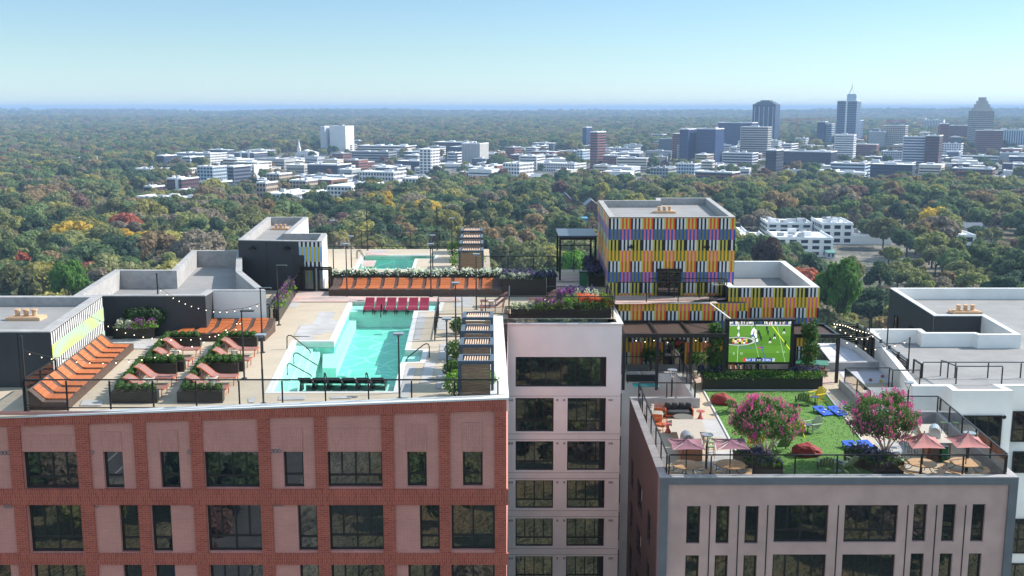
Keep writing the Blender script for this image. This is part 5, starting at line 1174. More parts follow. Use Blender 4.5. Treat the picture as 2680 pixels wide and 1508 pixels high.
for lb, p, rr, m_ in (('larger taupe round coffee table in front of the dark sofa', s2(715, 700), .62, 'taupe'), ('smaller sage round coffee table in front of the dark sofa', s2(733, 745), .48, 'sage')):
    v = Pz(p); r = root('coffee_table', lb, 'coffee table', v); q = MB(); q.cyl((0, 0, .33 if m_ == 'taupe' else .26), rr, .03, 26); q.build('table_top', M[m_], r, local=True); q = MB(); q.cyl((0, 0, 0), rr * .55, .3 if m_ == 'taupe' else .24, 16); q.build('base', M[m_], r, local=True)
# bean bags
M['beanred'] = mat('red_beanbag_fabric', (.22, .022, .018), .75, var=.15, scale=3)
def beanbag(label, p, rot, s=1.0):
    v = Pz(p); r = root('bean_bag', label, 'bean bag', v, None, rot); q = MB(); vs, fs = ICO[3]; o = []
    for x, y, z in vs:
        n = 1 + .18 * noise.noise(Vector((x * 2.2, y * 2.2, z * 2.2 + s))) + .07 * noise.noise(Vector((x * 6, y * 6, z * 3)));  zz_ = max(-.55, z) ; h = .46 if x < 0 else .46 - .22 * x
        o.append((x * .85 * n * s, y * .55 * n * s, (zz_ + .55) * h * n * s))
    q.add(o, fs); q.build('cushion', M['beanred'], r, local=True)
beanbag('red bean bag at the rear left of the lawn', s2(1220, 470), -.25); beanbag('red bean bag on the lawn between the two pink trees', s3(60, 1065), .1, 1.02)
# adirondack chairs
M['oliveplastic'] = mat('olive_plastic', (.12, .17, .07), .5); M['yellowplastic'] = mat('yellow_plastic', (.62, .45, .02), .45); M['paleplastic'] = mat('pale_sage_plastic', (.30, .38, .22), .5)
def adiron(label, p, rot, m_):
    r = root('adirondack_chair', label, 'garden chair', Pz(p), None, rot); mt = M[m_]; q = MB()
    for i in range(5): y = -.3 + .15 * i; q.hexa([(-.02, y - .065, .33), (.50, y - .065, .36) if False else (.45, y - .065, .40), (.45, y + .065, .40), (-.02, y + .065, .33), (-.02, y - .065, .36), (.45, y - .065, .43), (.45, y + .065, .43), (-.02, y + .065, .36)])
    q.build('seat', mt, r, local=True); q = MB()
    for i in range(5): y = -.3 + .15 * i; q.hexa([(-.02, y - .065, .30), (.02, y - .065, .30), (.02, y + .065, .30), (-.02, y + .065, .30), (-.42, y - .06, .98 - abs(i - 2) * .05), (-.38, y - .06, .98 - abs(i - 2) * .05), (-.38, y + .06, .98 - abs(i - 2) * .05), (-.42, y + .06, .98 - abs(i - 2) * .05)])
    q.build('backrest', mt, r, local=True)
    for s in (-1, 1):
        q = MB(); q.box(-.25, s * .40 - .07, .60, .5, s * .40 + .07, .63); q.build('armrest', mt, r, local=True)
        q = MB(); q.box(.38, s * .39 - .03, 0, .46, s * .39 + .03, .60); q.build('leg', mt, r, local=True)
        q = MB(); q.hexa([(-.55, s * .36 - .025, 0), (-.45, s * .36 - .025, 0), (-.45, s * .36 + .025, 0), (-.55, s * .36 + .025, 0), (.30, s * .36 - .025, .33), (.45, s * .36 - .025, .33), (.45, s * .36 + .025, .33), (.30, s * .36 + .025, .33)]); q.build('leg', mt, r, local=True)
PI = math.pi
adiron('olive garden chair at the left edge of the lawn near the rear bean bag', r4(760, 668), .9, 'oliveplastic')
adiron('dark olive garden chair seen from behind at the rear right of the lawn', r4(1192, 622), PI / 2 - .1, 'oliveplastic')
adiron('yellow garden chair at the rear right of the lawn by the dark table', r4(1290, 600), PI + .5, 'yellowplastic')
adiron('yellow garden chair seen from behind right of the left pink tree', r4(1158, 808), PI / 2 - .1, 'yellowplastic')
adiron('pale sage garden chair facing the yellow one, middle of the lawn', r4(1265, 790), PI + .4, 'paleplastic')
adiron('yellow garden chair half hidden under the left pink tree', r4(905, 895), PI / 2, 'yellowplastic')
adiron('olive garden chair behind the left tree planter', r4(1068, 915), PI / 2 + .2, 'oliveplastic')
adiron('olive garden chair seen from behind at the front rail', r4(1338, 1040), PI / 2 - .15, 'oliveplastic')
adiron('pale sage garden chair at the front rail left of the right tree planter', r4(1478, 1035), PI / 2 + .55, 'paleplastic')
def dtable(label, p):
    r = root('side_table', label, 'side table', Pz(p), 'dark round garden tables'); q = MB(); q.cyl((0, 0, 0), .2, .03, 14); q.cyl((0, 0, .03), .03, .52, 8); q.build('pedestal', M['black'], r, local=True); q = MB(); q.cyl((0, 0, .55), .3, .03, 22); q.build('table_top', M['bluemetal'], r, local=True)
dtable('dark round table beside the rear yellow garden chair', r4(1270, 622)); dtable('dark round table between the yellow and pale sage garden chairs', r4(1225, 800)); dtable('dark round table between the two chairs at the front rail', r4(1412, 1032))
# cornhole boards
M['cobalt'] = mat('cobalt_painted_wood', (.02, .085, .46), .45); M['bagw'] = mat('pale_bean_bag', (.55, .55, .52), .8)
for lb, p, rot, bags in (('left of the two rear blue cornhole boards', r4(1318, 676), .35, 3), ('right of the two rear blue cornhole boards', r4(1408, 676), .35, 2), ('left of the two front blue cornhole boards', r4(1503, 900), .2, 2), ('right of the two front blue cornhole boards', r4(1597, 897), .2, 1)):
    r = root('cornhole_board', lb, 'cornhole board', Pz(p), None, rot); q = MB(); rear = 'rear' in lb; L_, W = (1.25, .72)
    s_ = .30
    q.hexa([(-W / 2, -L_ / 2, .06), (W / 2, -L_ / 2, .06), (W / 2, L_ / 2, s_), (-W / 2, L_ / 2, s_), (-W / 2, -L_ / 2, .12), (W / 2, -L_ / 2, .12), (W / 2, L_ / 2, s_ + .06), (-W / 2, L_ / 2, s_ + .06)] ); q.build('deck', M['cobalt'], r, local=True)
    q = MB(); q.box(-W / 2 + .04, L_ / 2 - .12, 0, -W / 2 + .1, L_ / 2 - .06, s_ - .03); q.build('leg', M['cobalt'], r, local=True); q = MB(); q.box(W / 2 - .1, L_ / 2 - .12, 0, W / 2 - .04, L_ / 2 - .06, s_ - .03); q.build('leg', M['cobalt'], r, local=True)
    q = MB(); yy = L_ / 2 - .3; q.add([(.09 * math.cos(t * .45), yy + .09 * math.sin(t * .45), .125 + (yy + .09 * math.sin(t * .45) + L_ / 2) * (s_ - .06) / L_ ) for t in range(14)], [tuple(range(14))]); q.build('hole', M['black'], r, local=True)
    g = Pz(p)
    for i in range(bags):
        q = MB(); cush(q, 0, 0, 0, .15, .15, .05, rot=i); o = q.build('bean_toss_bag', M['bagw' if i != 2 else 'bluemetal']); lx_ = (-.15, .18, .1)[i]; ly_ = (-.3, .0, .3)[i]; c, s = math.cos(rot), math.sin(rot)
        o.location = (g.x + lx_ * c - ly_ * s, g.y + lx_ * s + ly_ * c, LZ + .15 + (ly_ + L_ / 2) * (s_ - .06) / L_); tag(o, 'small %s toss bag on the %s' % (('pale front', 'pale middle', 'dark')[i], lb.replace(' of the two', ',')), 'toss bag')
lf('leaf_crepe', (.075, .15, .035))
# crepe myrtles in planters
def myrtle(label, plab, box, zt_, trunk, Y, cx, cyy, rx, rz, seed, topmat='flower_pink'):
    a, b = Pz(box[0]), Pz(box[1]); d_ = box[2]; lean = box[3]
    poly = [(a.x, a.y), (b.x, b.y), (b.x + lean, b.y + d_), (a.x + lean, a.y + d_)]; h = PY(box[4], a.y).z - LZ
    r, inn = planter(plab, poly, LZ, h); bed(r, inn, LZ + h - .08, .55, 3200, [('leaf_mid', 6, 0), ('leaf_bright', 1, 0), ('flower_lavender', 3, 1)], seed=seed, name='underplanting', spread=.2, clump=50)
    v = PY(trunk, Y); zb = LZ + h - .1; C_ = PY((cx, cyy), Y); k = Y / F_PX; RX, RZ = rx * k, rz * k
    t = root('crepe_myrtle', label, 'tree', (v.x, Y, zb)); rnd = random.Random(seed); q = MB(); tips = []
    for i in range(7):
        a_ = 2 * PI * i / 7 + .4; sp = RX * .62; e = Vector((C_.x + sp * math.cos(a_), Y + sp * math.sin(a_), C_.z + rnd.uniform(-.1, .3) * RZ)); m_ = Vector((v.x, Y, zb)).lerp(e, .5) + Vector((0, 0, -.1)); q.tube([(v.x, Y, zb), tuple(Vector((v.x, Y, zb)).lerp(m_, .5) + Vector((0, 0, .12))), m_, e], .055, 6, r2=.015); tips.append(e)
        for j in range(3): f_ = e + Vector((rnd.gauss(0, .5), rnd.gauss(0, .5), rnd.uniform(.2, .8))); q.tube([m_.lerp(e, .6), f_], .02, 4, r2=.006)
    q.build('trunk', mat('pale_smooth_bark', (.50, .38, .29), .7, var=.15, scale=6), t)
    q = MB(); cl = []
    for i in range(130):
        u = rnd.uniform(-.8, 1); th = rnd.uniform(0, 6.283); w = math.sqrt(max(0, 1 - u * u * .9)) * rnd.uniform(.45, 1.0) ; cl.append((C_.x + RX * w * math.cos(th), Y + RX * w * math.sin(th), C_.z + RZ * u * .9 * (1 - .25 * w), rnd.uniform(.22, .42)))
    def pos(rd): c = rd.choice(cl); a = Vector((rd.gauss(0, 1), rd.gauss(0, 1), rd.gauss(.1, 1))).normalized(); kk = c[3] * rd.uniform(.3, 1.15); return (c[0] + a.x * kk, c[1] + a.y * kk, c[2] + a.z * kk), a
    q.leaves(13000, pos, .058, rnd); q.build('crown', [M['leaf_crepe']], t)
    q = MB()
    for i in range(760):
        c = rnd.choice(cl); o_ = Vector((c[0] - C_.x, c[1] - Y, (c[2] - C_.z) * 1.2 + .15)); o_ = o_.normalized() if o_.length > 0 else Vector((0, 0, 1)); a = (o_ + Vector((rnd.gauss(0, .4), rnd.gauss(0, .4), rnd.gauss(.25, .4)))).normalized(); p = Vector(c[:3]) + a * c[3] * 1.05; up_ = (a * .5 + Vector((0, 0, 1))).normalized(); L_ = rnd.uniform(.10, .20)
        for j in range(9):
            tt = j / 8; cc = p + up_ * L_ * tt; rr = .045 * (1 - tt * .8); n_ = Vector((rnd.gauss(0, 1), rnd.gauss(0, 1), rnd.gauss(0, .6))).normalized(); cc = cc + n_ * rr; s1_ = n_.orthogonal().normalized(); s2_ = n_.cross(s1_); w = .028
            q.add([cc - s1_ * w, cc - s2_ * w, cc + s1_ * w, cc + s2_ * w], [(0, 1, 2, 3)])
    q.build('blossom', M['flower_pink'], t)
myrtle('pink flowering crepe myrtle in the left front planter', 'black planter of the left pink tree, at the front rail', (r4(893, 1051), r4(1070, 1051), 2.0, -.75, r4(900, 978)), 0, r4(968, 905), Pz(r4(893, 1051)).y + 1.15, *r4(965, 715), 92, 66, 71)
myrtle('pink flowering crepe myrtle in the right front planter', 'black planter of the right pink tree, at the front rail', (r4(1640, 1050), r4(1825, 1049), 2.0, -1.0, r4(1700, 972)), 0, r4(1715, 895), Pz(r4(1640, 1050)).y + 1.15, *r4(1690, 690), 97, 70, 81)
# umbrellas and round tables
M['mauve'] = mat('mauve_canvas', (.22, .10, .13), .85, var=.06, scale=3); M['rose'] = mat('rose_canvas', (.42, .17, .16), .85, var=.06, scale=3); M['tablewood'] = mat('oak_table_wood', (.52, .31, .16), .55, var=.2, scale=4, stretch=(6, 1, 1)); M['olivemetal'] = mat('olive_metal', (.085, .09, .05), .45)
def umbrella(label, corners, z, peak, px, cm):
    c4 = [P(c, z) for c in corners]; ctr = sum(c4, Vector()) / 4; bx_, by_ = ctr.x, ctr.y; r = root('parasol', label, 'parasol', (bx_, by_, LZ), 'square parasols over the round tables')
    top = Vector((bx_, by_, z + peak)); q = MB()
    for i in range(4):
        a, b = c4[i], c4[(i + 1) % 4]; m_ = (a + b) / 2 + (ctr - (a + b) / 2) * .10; n_ = 6
        for (s_, e_) in ((a, m_), (m_, b)):
            row = []
            for j in range(n_ + 1):
                t = j / n_; row.append((s_.lerp(top, t) + Vector((0, 0, -.10 * math.sin(PI * t))), e_.lerp(top, t) + Vector((0, 0, -.13 * math.sin(PI * t)))))
            for j in range(n_): q.quad(row[j][0], row[j][1], row[j + 1][1], row[j + 1][0])
    q.build('canopy', M[cm], r); q = MB()
    for a in c4: q.tube([tuple(a - Vector((0, 0, .03))), tuple(top - Vector((0, 0, .12)))], .012, 4)
    q.build('ribs', M['olivemetal'], r); q = MB(); q.tube([(bx_, by_, LZ + .05), (bx_, by_, z + peak + .08)], .028, 8); q.build('pole', M['black'], r); q = MB(); q.cyl((bx_, by_, LZ), .3, .06, 16); q.build('base', M['black'], r)
    return bx_, by_
def rtable(label, p, rr):
    v = P(p, LZ + .75); r = root('picnic_table', label, 'picnic table', (v.x, v.y, LZ), 'round wooden picnic tables'); q = MB(); q.cyl((0, 0, .72), rr, .05, 40); q.build('table_top', M['tablewood'], r, local=True)
    for k in (0, 1, 2):
        a0_ = k * 2 * PI / 3 + .5; q = MB(); n_ = 12; R0, R1 = rr * 1.02 + .12, rr * 1.02 + .42; vs = []
        for i in range(n_ + 1):
            a = a0_ + (2 * PI / 3 * .82) * i / n_
            for R_, z_ in ((R0, .42), (R1, .42), (R0, .47), (R1, .47)): vs.append((R_ * math.cos(a), R_ * math.sin(a), z_))
        fs = []
        for i in range(n_): b = i * 4; fs += [(b + 2, b + 3, b + 7, b + 6), (b + 1, b, b + 4, b + 5), (b, b + 2, b + 6, b + 4), (b + 3, b + 1, b + 5, b + 7)]
        fs += [(0, 1, 3, 2), (n_ * 4 + 1, n_ * 4, n_ * 4 + 2, n_ * 4 + 3)]; q.add(vs, fs); q.build('bench', M['tablewood'], r, local=True)
    for k in range(6):
        a = k * PI / 3; q = MB(); q.tube([(rr * .5 * math.cos(a), rr * .5 * math.sin(a), .71), (rr * .85 * math.cos(a), rr * .85 * math.sin(a), .45), ((rr + .3) * math.cos(a), (rr + .3) * math.sin(a), .41), ((rr + .34) * math.cos(a), (rr + .34) * math.sin(a), 0)], .022, 5); q.build('leg', M['olivemetal'], r, local=True)
ZU = LZ + 2.0
rtable('round wooden picnic table at the left front corner', s2(757, 1238), .74); rtable('round wooden picnic table left of the left tree planter', s2(1312, 1232), .76); rtable('round wooden picnic table right of the right tree planter', s3(1440, 1158), .74); rtable('round wooden picnic table at the right front corner', s3(1960, 1150), .78)
umbrella('mauve parasol at the left front corner', [s2(515, 908), s2(945, 908), s2(1000, 1048), s2(580, 1052)], ZU, .3, 0, 'mauve'); umbrella('mauve parasol between the left lamp and the left pink tree', [s2(1070, 905), s2(1490, 905), s2(1565, 1045), s2(1140, 1050)], ZU, .25, 0, 'mauve')
umbrella('rose parasol right of the right pink tree', [s3(1195, 848), s3(1600, 845), s3(1725, 985), s3(1325, 985)], ZU - .05, .55, 0, 'rose'); umbrella('rose parasol at the right front corner', [s3(1705, 845), s3(2115, 842), s3(2268, 980), s3(1860, 978)], ZU - .05, .55, 0, 'rose')
# outdoor kitchens
M['counter'] = mat('pale_stone_counter', (.42, .36, .30), .5, var=.05); M['woodpanel'] = mat('cedar_panel', (.36, .14, .075), .6, var=.2, scale=3, stretch=(6, 1, 1)); M['steel'] = mat('brushed_steel', (.50, .52, .55), .3, metal=.8)
def kitchen(label, glabel, c4, gp_, gr):
    w = [Pz(p) for p in c4]; r = root('kitchen_island', label, 'kitchen island', w[0]); q = MB(); q.prism([(v.x, v.y) for v in w], LZ, LZ + .88); q.build('cabinet', M['woodpanel'], r); q = MB(); pp_ = [(v.x, v.y) for v in w]; pp_ = pp_ if area(pp_) > 0 else pp_[::-1]; q.prism(inset(pp_, -.06), LZ + .88, LZ + .94); q.build('counter', M['counter'], r)
    v = P(gp_, LZ + .94); g = root('barbecue_grill', glabel, 'grill', v, None, gr); q = MB(); q.box(-.45, -.32, 0, .45, .32, .16); q.build('firebox', M['steel'], g, local=True); q = MB(); vs = []
    n_ = 8
    for s in (-.44, .44):
        for i in range(n_ + 1): a = PI * i / n_; vs.append((s, .32 * math.cos(a) + .0, .17 + .42 * math.sin(a)))
    q.add(vs, [(i, i + 1, n_ + 2 + i, n_ + 1 + i) for i in range(n_)] + [tuple(range(n_ + 1)), tuple(range(2 * n_ + 1, n_, -1))]); q.build('hood', M['steel'], g, local=True); q = MB(); q.tube([(-.35, -.36, .3), (.35, -.36, .3)], .018, 6); q.build('handle', M['black'], g, local=True)
kitchen('cedar kitchen island with stone counter near the left rail', 'steel barbecue grill on the left kitchen island', [s2(690, 1195), s2(955, 1195), s2(900, 1010), s2(640, 1010)], s2(760, 960), PI / 2)
q = Pz(s2(600, 900)); r = root('bar_counter', 'pale stone bar counter behind the left parasols', 'bar counter', q); m_ = MB(); pp_ = [(Pz(s2(x, y)).x, Pz(s2(x, y)).y) for x, y in ((575, 990), (985, 990), (930, 830), (580, 830))]; m_.prism(pp_, LZ, LZ + .75); m_.build('cabinet', M['counter'], r); m_ = MB(); m_.prism(inset(pp_ if area(pp_) > 0 else pp_[::-1], -.05), LZ + .75, LZ + .80); m_.build('counter', M['counter'], r)
kitchen('cedar kitchen island with stone counter behind the rose parasols', 'steel barbecue grill on the right kitchen island', [s3(1500, 1110), s3(1780, 1108), s3(1600, 880), s3(1380, 880)], s3(1590, 830), 1.2)
for lb, p, m_ in (('green cylindrical bin at the end of the right kitchen island', s3(1700, 1140), 'bingreen'), ('brown cylindrical bin left of the green one at the right kitchen', s3(1590, 1140), 'darkwood')):
    v = Pz(p); r = root('waste_bin', lb, 'waste bin', v); q = MB(); q.cyl((0, 0, 0), .23, .85, 18); q.build('body', M[m_], r, local=True); q = MB(); q.cyl((0, 0, .85), .24, .05, 18); q.build('lid', M['black'], r, local=True)
def stool(label, p, m_='sage', grp='bar stools at the kitchens'):
    r = root('bar_stool', label, 'bar stool', Pz(p), grp); q = MB(); cush(q, 0, 0, .66, .38, .38, .06); q.build('seat', M[m_], r, local=True, smooth=True)
    for sx in (-1, 1):
        for sy in (-1, 1): q = MB(); q.tube([(.14 * sx, .14 * sy, .64), (.2 * sx, .2 * sy, 0)], .012, 5); q.build('leg', M['black'], r, local=True)
    q = MB(); q.tube([(.17, .17, .25), (-.17, .17, .25), (-.17, -.17, .25), (.17, -.17, .25), (.17, .17, .25)], .01, 4); q.build('footrest', M['black'], r, local=True); return r
s_ = stool('sage bar stool nearest the left lamp, right of the bar counter', s2(1060, 1150))
for lb, p in (('second sage bar stool from the front, right of the bar counter', s2(1068, 1090)), ('third sage bar stool from the front, right of the bar counter', s2(1052, 1035)), ('rearmost sage bar stool right of the bar counter', s2(1040, 985)), ('black bar stool behind the right grill', s3(1690, 800)), ('bar stool left of the right kitchen island, front one', s3(1330, 1080)), ('bar stool left of the right kitchen island, middle one', s3(1290, 1020)), ('bar stool left of the right kitchen island, rear one', s3(1250, 960))): clone(s_, Pz(p), None, lb)
# table tennis, stools, bocce balls, daybeds
v = Pz(s4(2370, 720)); r = root('table_tennis_table', 'green table tennis table behind the right columnar tree', 'table tennis table', v, None, -.25); M['ttgreen'] = mat('table_green', (.03, .16, .09), .4); q = MB(); q.box(-1.37, -.76, .72, 1.37, .76, .76); q.build('table_top', M['ttgreen'], r, local=True); q = MB(); q.box(-.01, -.85, .76, .01, .85, .9); q.build('net', M['drum'], r, local=True)
for sx in (-1, 1):
    for sy in (-1, 1): q = MB(); q.box(sx * 1.1 - .03, sy * .6 - .03, 0, sx * 1.1 + .03, sy * .6 + .03, .72); q.build('leg', M['black'], r, local=True)
for lb, p, m_, hh in (('red stool at the right end of the long screen planter', s3(245, 100), 'coral', .5), ('dark cone table beside the red stool', s3(283, 115), 'taupe', .5)):
    v = Pz(p); r = root('side_table', lb, 'stool', v); q = MB(); q.lathe((0, 0, 0), [(.2, 0), (.1, .2), (.12, .44)], 12); q.build('base', M[m_], r, local=True); q = MB(); q.cyl((0, 0, .44), .25, .05, 18); q.build('seat', M[m_], r, local=True)
for lb, p, c in (('front red bocce ball', s3(820, 175), 'coral'), ('rear red bocce ball', s3(963, 132), 'coral'), ('yellow bocce ball right of the front red one', s3(945, 188), 'yellowplastic'), ('yellow bocce ball left of the front red one', s3(678, 190), 'yellowplastic')):
    v = Pz(p); q = MB(); q.ico((0, 0, .1), .13, 2); o = q.build('bocce_ball', M[c], smooth=True); o.location = v; tag(o, lb + ' on the pale court', 'ball')
for lb, x in (('striped daybed behind the screen, left one', 1530), ('striped daybed behind the screen, right one', 1750)):
    v = PY(s4(x, 720), 72.6); r = root('daybed', lb, 'daybed', (v.x, 72.4, LZ)); q = MB(); q.box(-.85, -.7, .1, .85, .7, .35); q.build('mattress', M['greyfab'], r, local=True)
    for i in range(9): q = MB(); q.hexa([(-.8 + .18 * i, .2, .36), (-.7 + .18 * i, .2, .36), (-.7 + .18 * i, .25, .36), (-.8 + .18 * i, .25, .36), (-.8 + .18 * i, .75, 1.0), (-.7 + .18 * i, .75, 1.0), (-.7 + .18 * i, .8, 1.0), (-.8 + .18 * i, .8, 1.0)]); q.build('slat', M['louvre' if i % 2 else 'darkwood'], r, local=True)
# lamps with round heads
def rlamp(label, base, top):
    b = P(base, LZ); h = PY(top, b.y).z - LZ; r = root('lamp_post', label, 'lamp post', b, 'round headed lamp posts of the lawn terrace'); q = MB(); q.cyl((0, 0, 0), .06, h * .72, 8); q.build('pole', M['lampblk'], r, local=True); q = MB()
    for i in range(3): a = i * 2 * PI / 3 + .5; q.tube([(0, 0, h * .72), (.28 * math.cos(a), .28 * math.sin(a), h - .03)], .014, 5)
    q.build('bracket', M['lampblk'], r, local=True); q = MB(); q.cyl((0, 0, h - .04), .32, .05, 24); q.build('lamp_head', M['diff'], r, local=True); q = MB(); q.cyl((0, 0, h * .78), .06, .12, 10, r2=.09); q.build('lantern', M['drum'], r, local=True)
rlamp('round headed lamp at the left corner sofa of the lawn terrace', s2(566, 500), s2(580, 38)); rlamp('round headed lamp between the two mauve parasols', s2(1002, 1350), s2(1015, 855)); rlamp('round headed lamp behind the right pink tree', s3(1262, 520), s3(1275, 185)); rlamp('round headed lamp in front of the rightmost rose parasol', s3(1978, 1268), s3(2022, 795))
# railings of the lawn terrace
yR = YL + .56; zrt = PY(r4(1200, 932), yR).z; hL = zrt - LZ
X_ = lambda x: PY(r4(x, 932), yR).x
def RB(p): v = P(p, zrt); return (v.x, v.y, LZ)
railing([(X_(362), yR, LZ), (X_(2462), yR, LZ)], hL, 'long front glass rail of the lawn terrace', spacing=2.3)
a = Vector(RB(r4(172, 482)))
railing([(X_(350), yR + .15, LZ), (a.x, a.y, LZ), (RB(r4(522, 482))[0], a.y, LZ)], hL, 'glass rail along the left side of the lawn terrace and behind the dark sofa', spacing=2.2)
b = Vector(RB(r4(2040, 566))); railing([(X_(2480), yR + .15, LZ), (b.x, b.y, LZ), (RB(r4(1740, 566))[0], b.y, LZ)], hL, 'glass rail along the right side of the lawn terrace', spacing=2.4)
railing([RB(s4(85, 532)), RB(s4(790, 532)), RB(s4(985, 852))], hL, 'glass rail in front of the light grey sofa', spacing=2.0)
railing([RB(s3(820, 295)), RB(s3(518, 15)), RB(s3(1050, 12)), RB(s3(1090, 40)), RB(s3(1420, 40))], hL, 'glass rail enclosing the near end of the bocce court', spacing=2.4)
railing([P(s1(622, 826), LZ), P(s1(2000, 826), LZ)], hL, 'rear black guard rail on the wide grey roof', glass=None, spacing=2.3, name='guard_railing')
railing([P(s1(800, 826), LZ), P(s1(750, 812), LZ), P(s1(860, 858), LZ + .1), P(s1(1180, 858), LZ + .1)], hL, 'front black guard rail on the wide grey roof', glass=None, spacing=2.3, name='guard_railing')
fa, fb_ = P(s1(165, 545), LZ), P(s1(515, 822), LZ); r = root('slat_fence', 'black slatted fence sloping along the right of the bocce court', 'fence', fa); hF = 1.75
for i in range(7): p = fa.lerp(fb_, i / 6); q = MB(); q.beam(p, p + Vector((0, 0, hF + .1)), .16); q.build('post', M['black'], r)
q = MB()
for i in range(9): z = .1 + i * .18; q.beam(fa + Vector((0, 0, z)), fb_ + Vector((0, 0, z)), .04, .14)
q.build('slat_panel', M['planter'], r); q = MB(); q.beam(fa + Vector((0, 0, hF)), fb_ + Vector((0, 0, hF)), .18, .06); q.build('cap_rail', M['rail'], r)
g = P(s1(20, 545), LZ); r = root('slat_fence', 'black slatted fence closing the far end of the bocce court', 'fence', g); q = MB()
for i in range(9): z = .1 + i * .18; q.beam(g + Vector((0, 0, z)), fa + Vector((0, 0, z)), .04, .14)
q.build('slat_panel', M['planter'], r); q = MB(); q.beam(g + Vector((0, 0, hF)), fa + Vector((0, 0, hF)), .14, .06); q.build('cap_rail', M['rail'], r)
v = P(s1(585, 828), LZ); r = root('terrace_gate', 'black framed gate at the near end of the slatted fence', 'gate', v); q = MB(); a = P(s1(560, 790), LZ); b = P(s1(614, 828), LZ)
q.beam(a, a + Vector((0, 0, 1.5)), .1); q.beam(b, b + Vector((0, 0, 1.5)), .12); q.beam(a + Vector((0, 0, 1.5)), b + Vector((0, 0, 1.5)), .1); q.build('frame', M['black'], r); q = MB(); q.quad(a + Vector((0, 0, .1)), b + Vector((0, 0, .1)), b + Vector((0, 0, 1.4)), a + Vector((0, 0, 1.4))); q.build('pane', M['railglass'], r)
YT_ = []
for lb, bx_, tp in (('rear thin pole for string lights at the bocce court', s1(245, 610), s1(262, 292)), ('middle thin pole for string lights at the bocce court', s1(370, 700), s1(378, 405)), ('front thin pole for string lights at the bocce court', s1(520, 815), s1(537, 490))): pole(bx_, tp, lb, LZ); YT_.append(P(bx_, LZ).y)
strings([s1(0, 395), s1(70, 440), s1(160, 492), s1(235, 495), s1(300, 466), s1(372, 408)], (yf2 + 1, YT_[1]), 'upper string lights over the bocce court', r_=.04)
strings([s1(5, 480), s1(115, 525), s1(205, 558), s1(300, 566), s1(395, 552), s1(487, 525), s1(535, 500)], (yf2, YT_[2]), 'lower string lights over the bocce court', r_=.04)
strings([s1(0, 385), s1(90, 400), s1(160, 430), s1(262, 455)], (yf2 + 2, YT_[0]), 'rear string lights at the far end of the bocce court', r_=.04)
for lb, ps in (('string lights under the left pergola, left bay', [(205, 298), (278, 325), (333, 332), (433, 328), (531, 298)]), ('string lights under the left pergola, middle bay', [(590, 325), (635, 345), (690, 300)]), ('string lights under the left pergola, right bay', [(930, 300), (1020, 322), (1130, 330), (1288, 296)])): strings([s4(*p) for p in ps], (yf + .8, yf + .8), lb, r_=.035)
# white low wall beside the bocce court
r = root('planter_wall', 'white low wall running from the bocce court to the right pink tree', 'wall', P(s3(512, 300), LZ)); q = MB(); a, b = P(s3(520, 215), LZ), P(s3(720, 390), LZ); q.beam(a + Vector((0, 0, .2)), b + Vector((0, 0, .2)), .3, .4); q.build('wall', M['whitestucco'], r)
# ================================================================ TERRAIN, CITY, FOREST, HAZE
def gz(x, y):
    d = math.hypot(x, y)
    k = min(1, max(0, (d - 2500) / 6000))
    return GZ + k * (44 * noise.noise(Vector((x / 3600, y / 1700, 3))) + 20 * noise.noise(Vector((x / 900, y / 700, 9))) + 4)
def terrainmat():
    m = bpy.data.materials.new('woodland_ground'); m.use_nodes = True; t = m.node_tree; b = t.nodes['Principled BSDF']; b.inputs['Roughness'].default_value = .95
    b.inputs['Specular IOR Level'].default_value = .1
    tc = t.nodes.new('ShaderNodeTexCoord')
    def nz(s, d, rr=.6):
        n = t.nodes.new('ShaderNodeTexNoise'); n.inputs['Scale'].default_value = s; n.inputs['Detail'].default_value = d; n.inputs['Roughness'].default_value = rr
        t.links.new(tc.outputs['Object'], n.inputs['Vector']); return n.outputs['Fac']
    def ramp(f, els):
        r = t.nodes.new('ShaderNodeValToRGB'); r.color_ramp.elements[0].position = els[0][0]; r.color_ramp.elements[0].color = (*els[0][1], 1)
        r.color_ramp.elements[1].position = els[-1][0]; r.color_ramp.elements[1].color = (*els[-1][1], 1)
        for p, c in els[1:-1]: e = r.color_ramp.elements.new(p); e.color = (*c, 1)
        t.links.new(f, r.inputs[0]); return r.outputs[0]
    a = ramp(nz(.03, 8, .75), [(.3, (.025, .04, .02)), (.5, (.085, .095, .045)), (.6, (.13, .095, .05)), (.75, (.2, .18, .11))])
    c = ramp(nz(.0016, 6), [(.38, (.6, .65, .6)), (.5, (1.1, 1.1, 1.05)), (.6, (2.0, 1.8, 1.5))])
    mx = t.nodes.new('ShaderNodeVectorMath'); mx.operation = 'MULTIPLY'; t.links.new(a, mx.inputs[0]); t.links.new(c, mx.inputs[1])
    # paved town ground where the vertex attribute says so
    at = t.nodes.new('ShaderNodeAttribute'); at.attribute_name = 'town'
    tw = ramp(nz(.05, 5), [(.35, (.10, .10, .10)), (.5, (.20, .19, .18)), (.65, (.36, .34, .31))])
    m2 = t.nodes.new('ShaderNodeMix'); m2.data_type = 'RGBA'; t.links.new(at.outputs['Fac'], m2.inputs[0]); t.links.new(mx.outputs[0], m2.inputs[6]); t.links.new(tw, m2.inputs[7])
    t.links.new(m2.outputs[2], b.inputs['Base Color'])
    bp = t.nodes.new('ShaderNodeBump'); bp.inputs['Strength'].default_value = 1; bp.inputs['Distance'].default_value = 8
    t.links.new(nz(.05, 6, .7), bp.inputs['Height']); t.links.new(bp.outputs[0], b.inputs['Normal'])
    return m
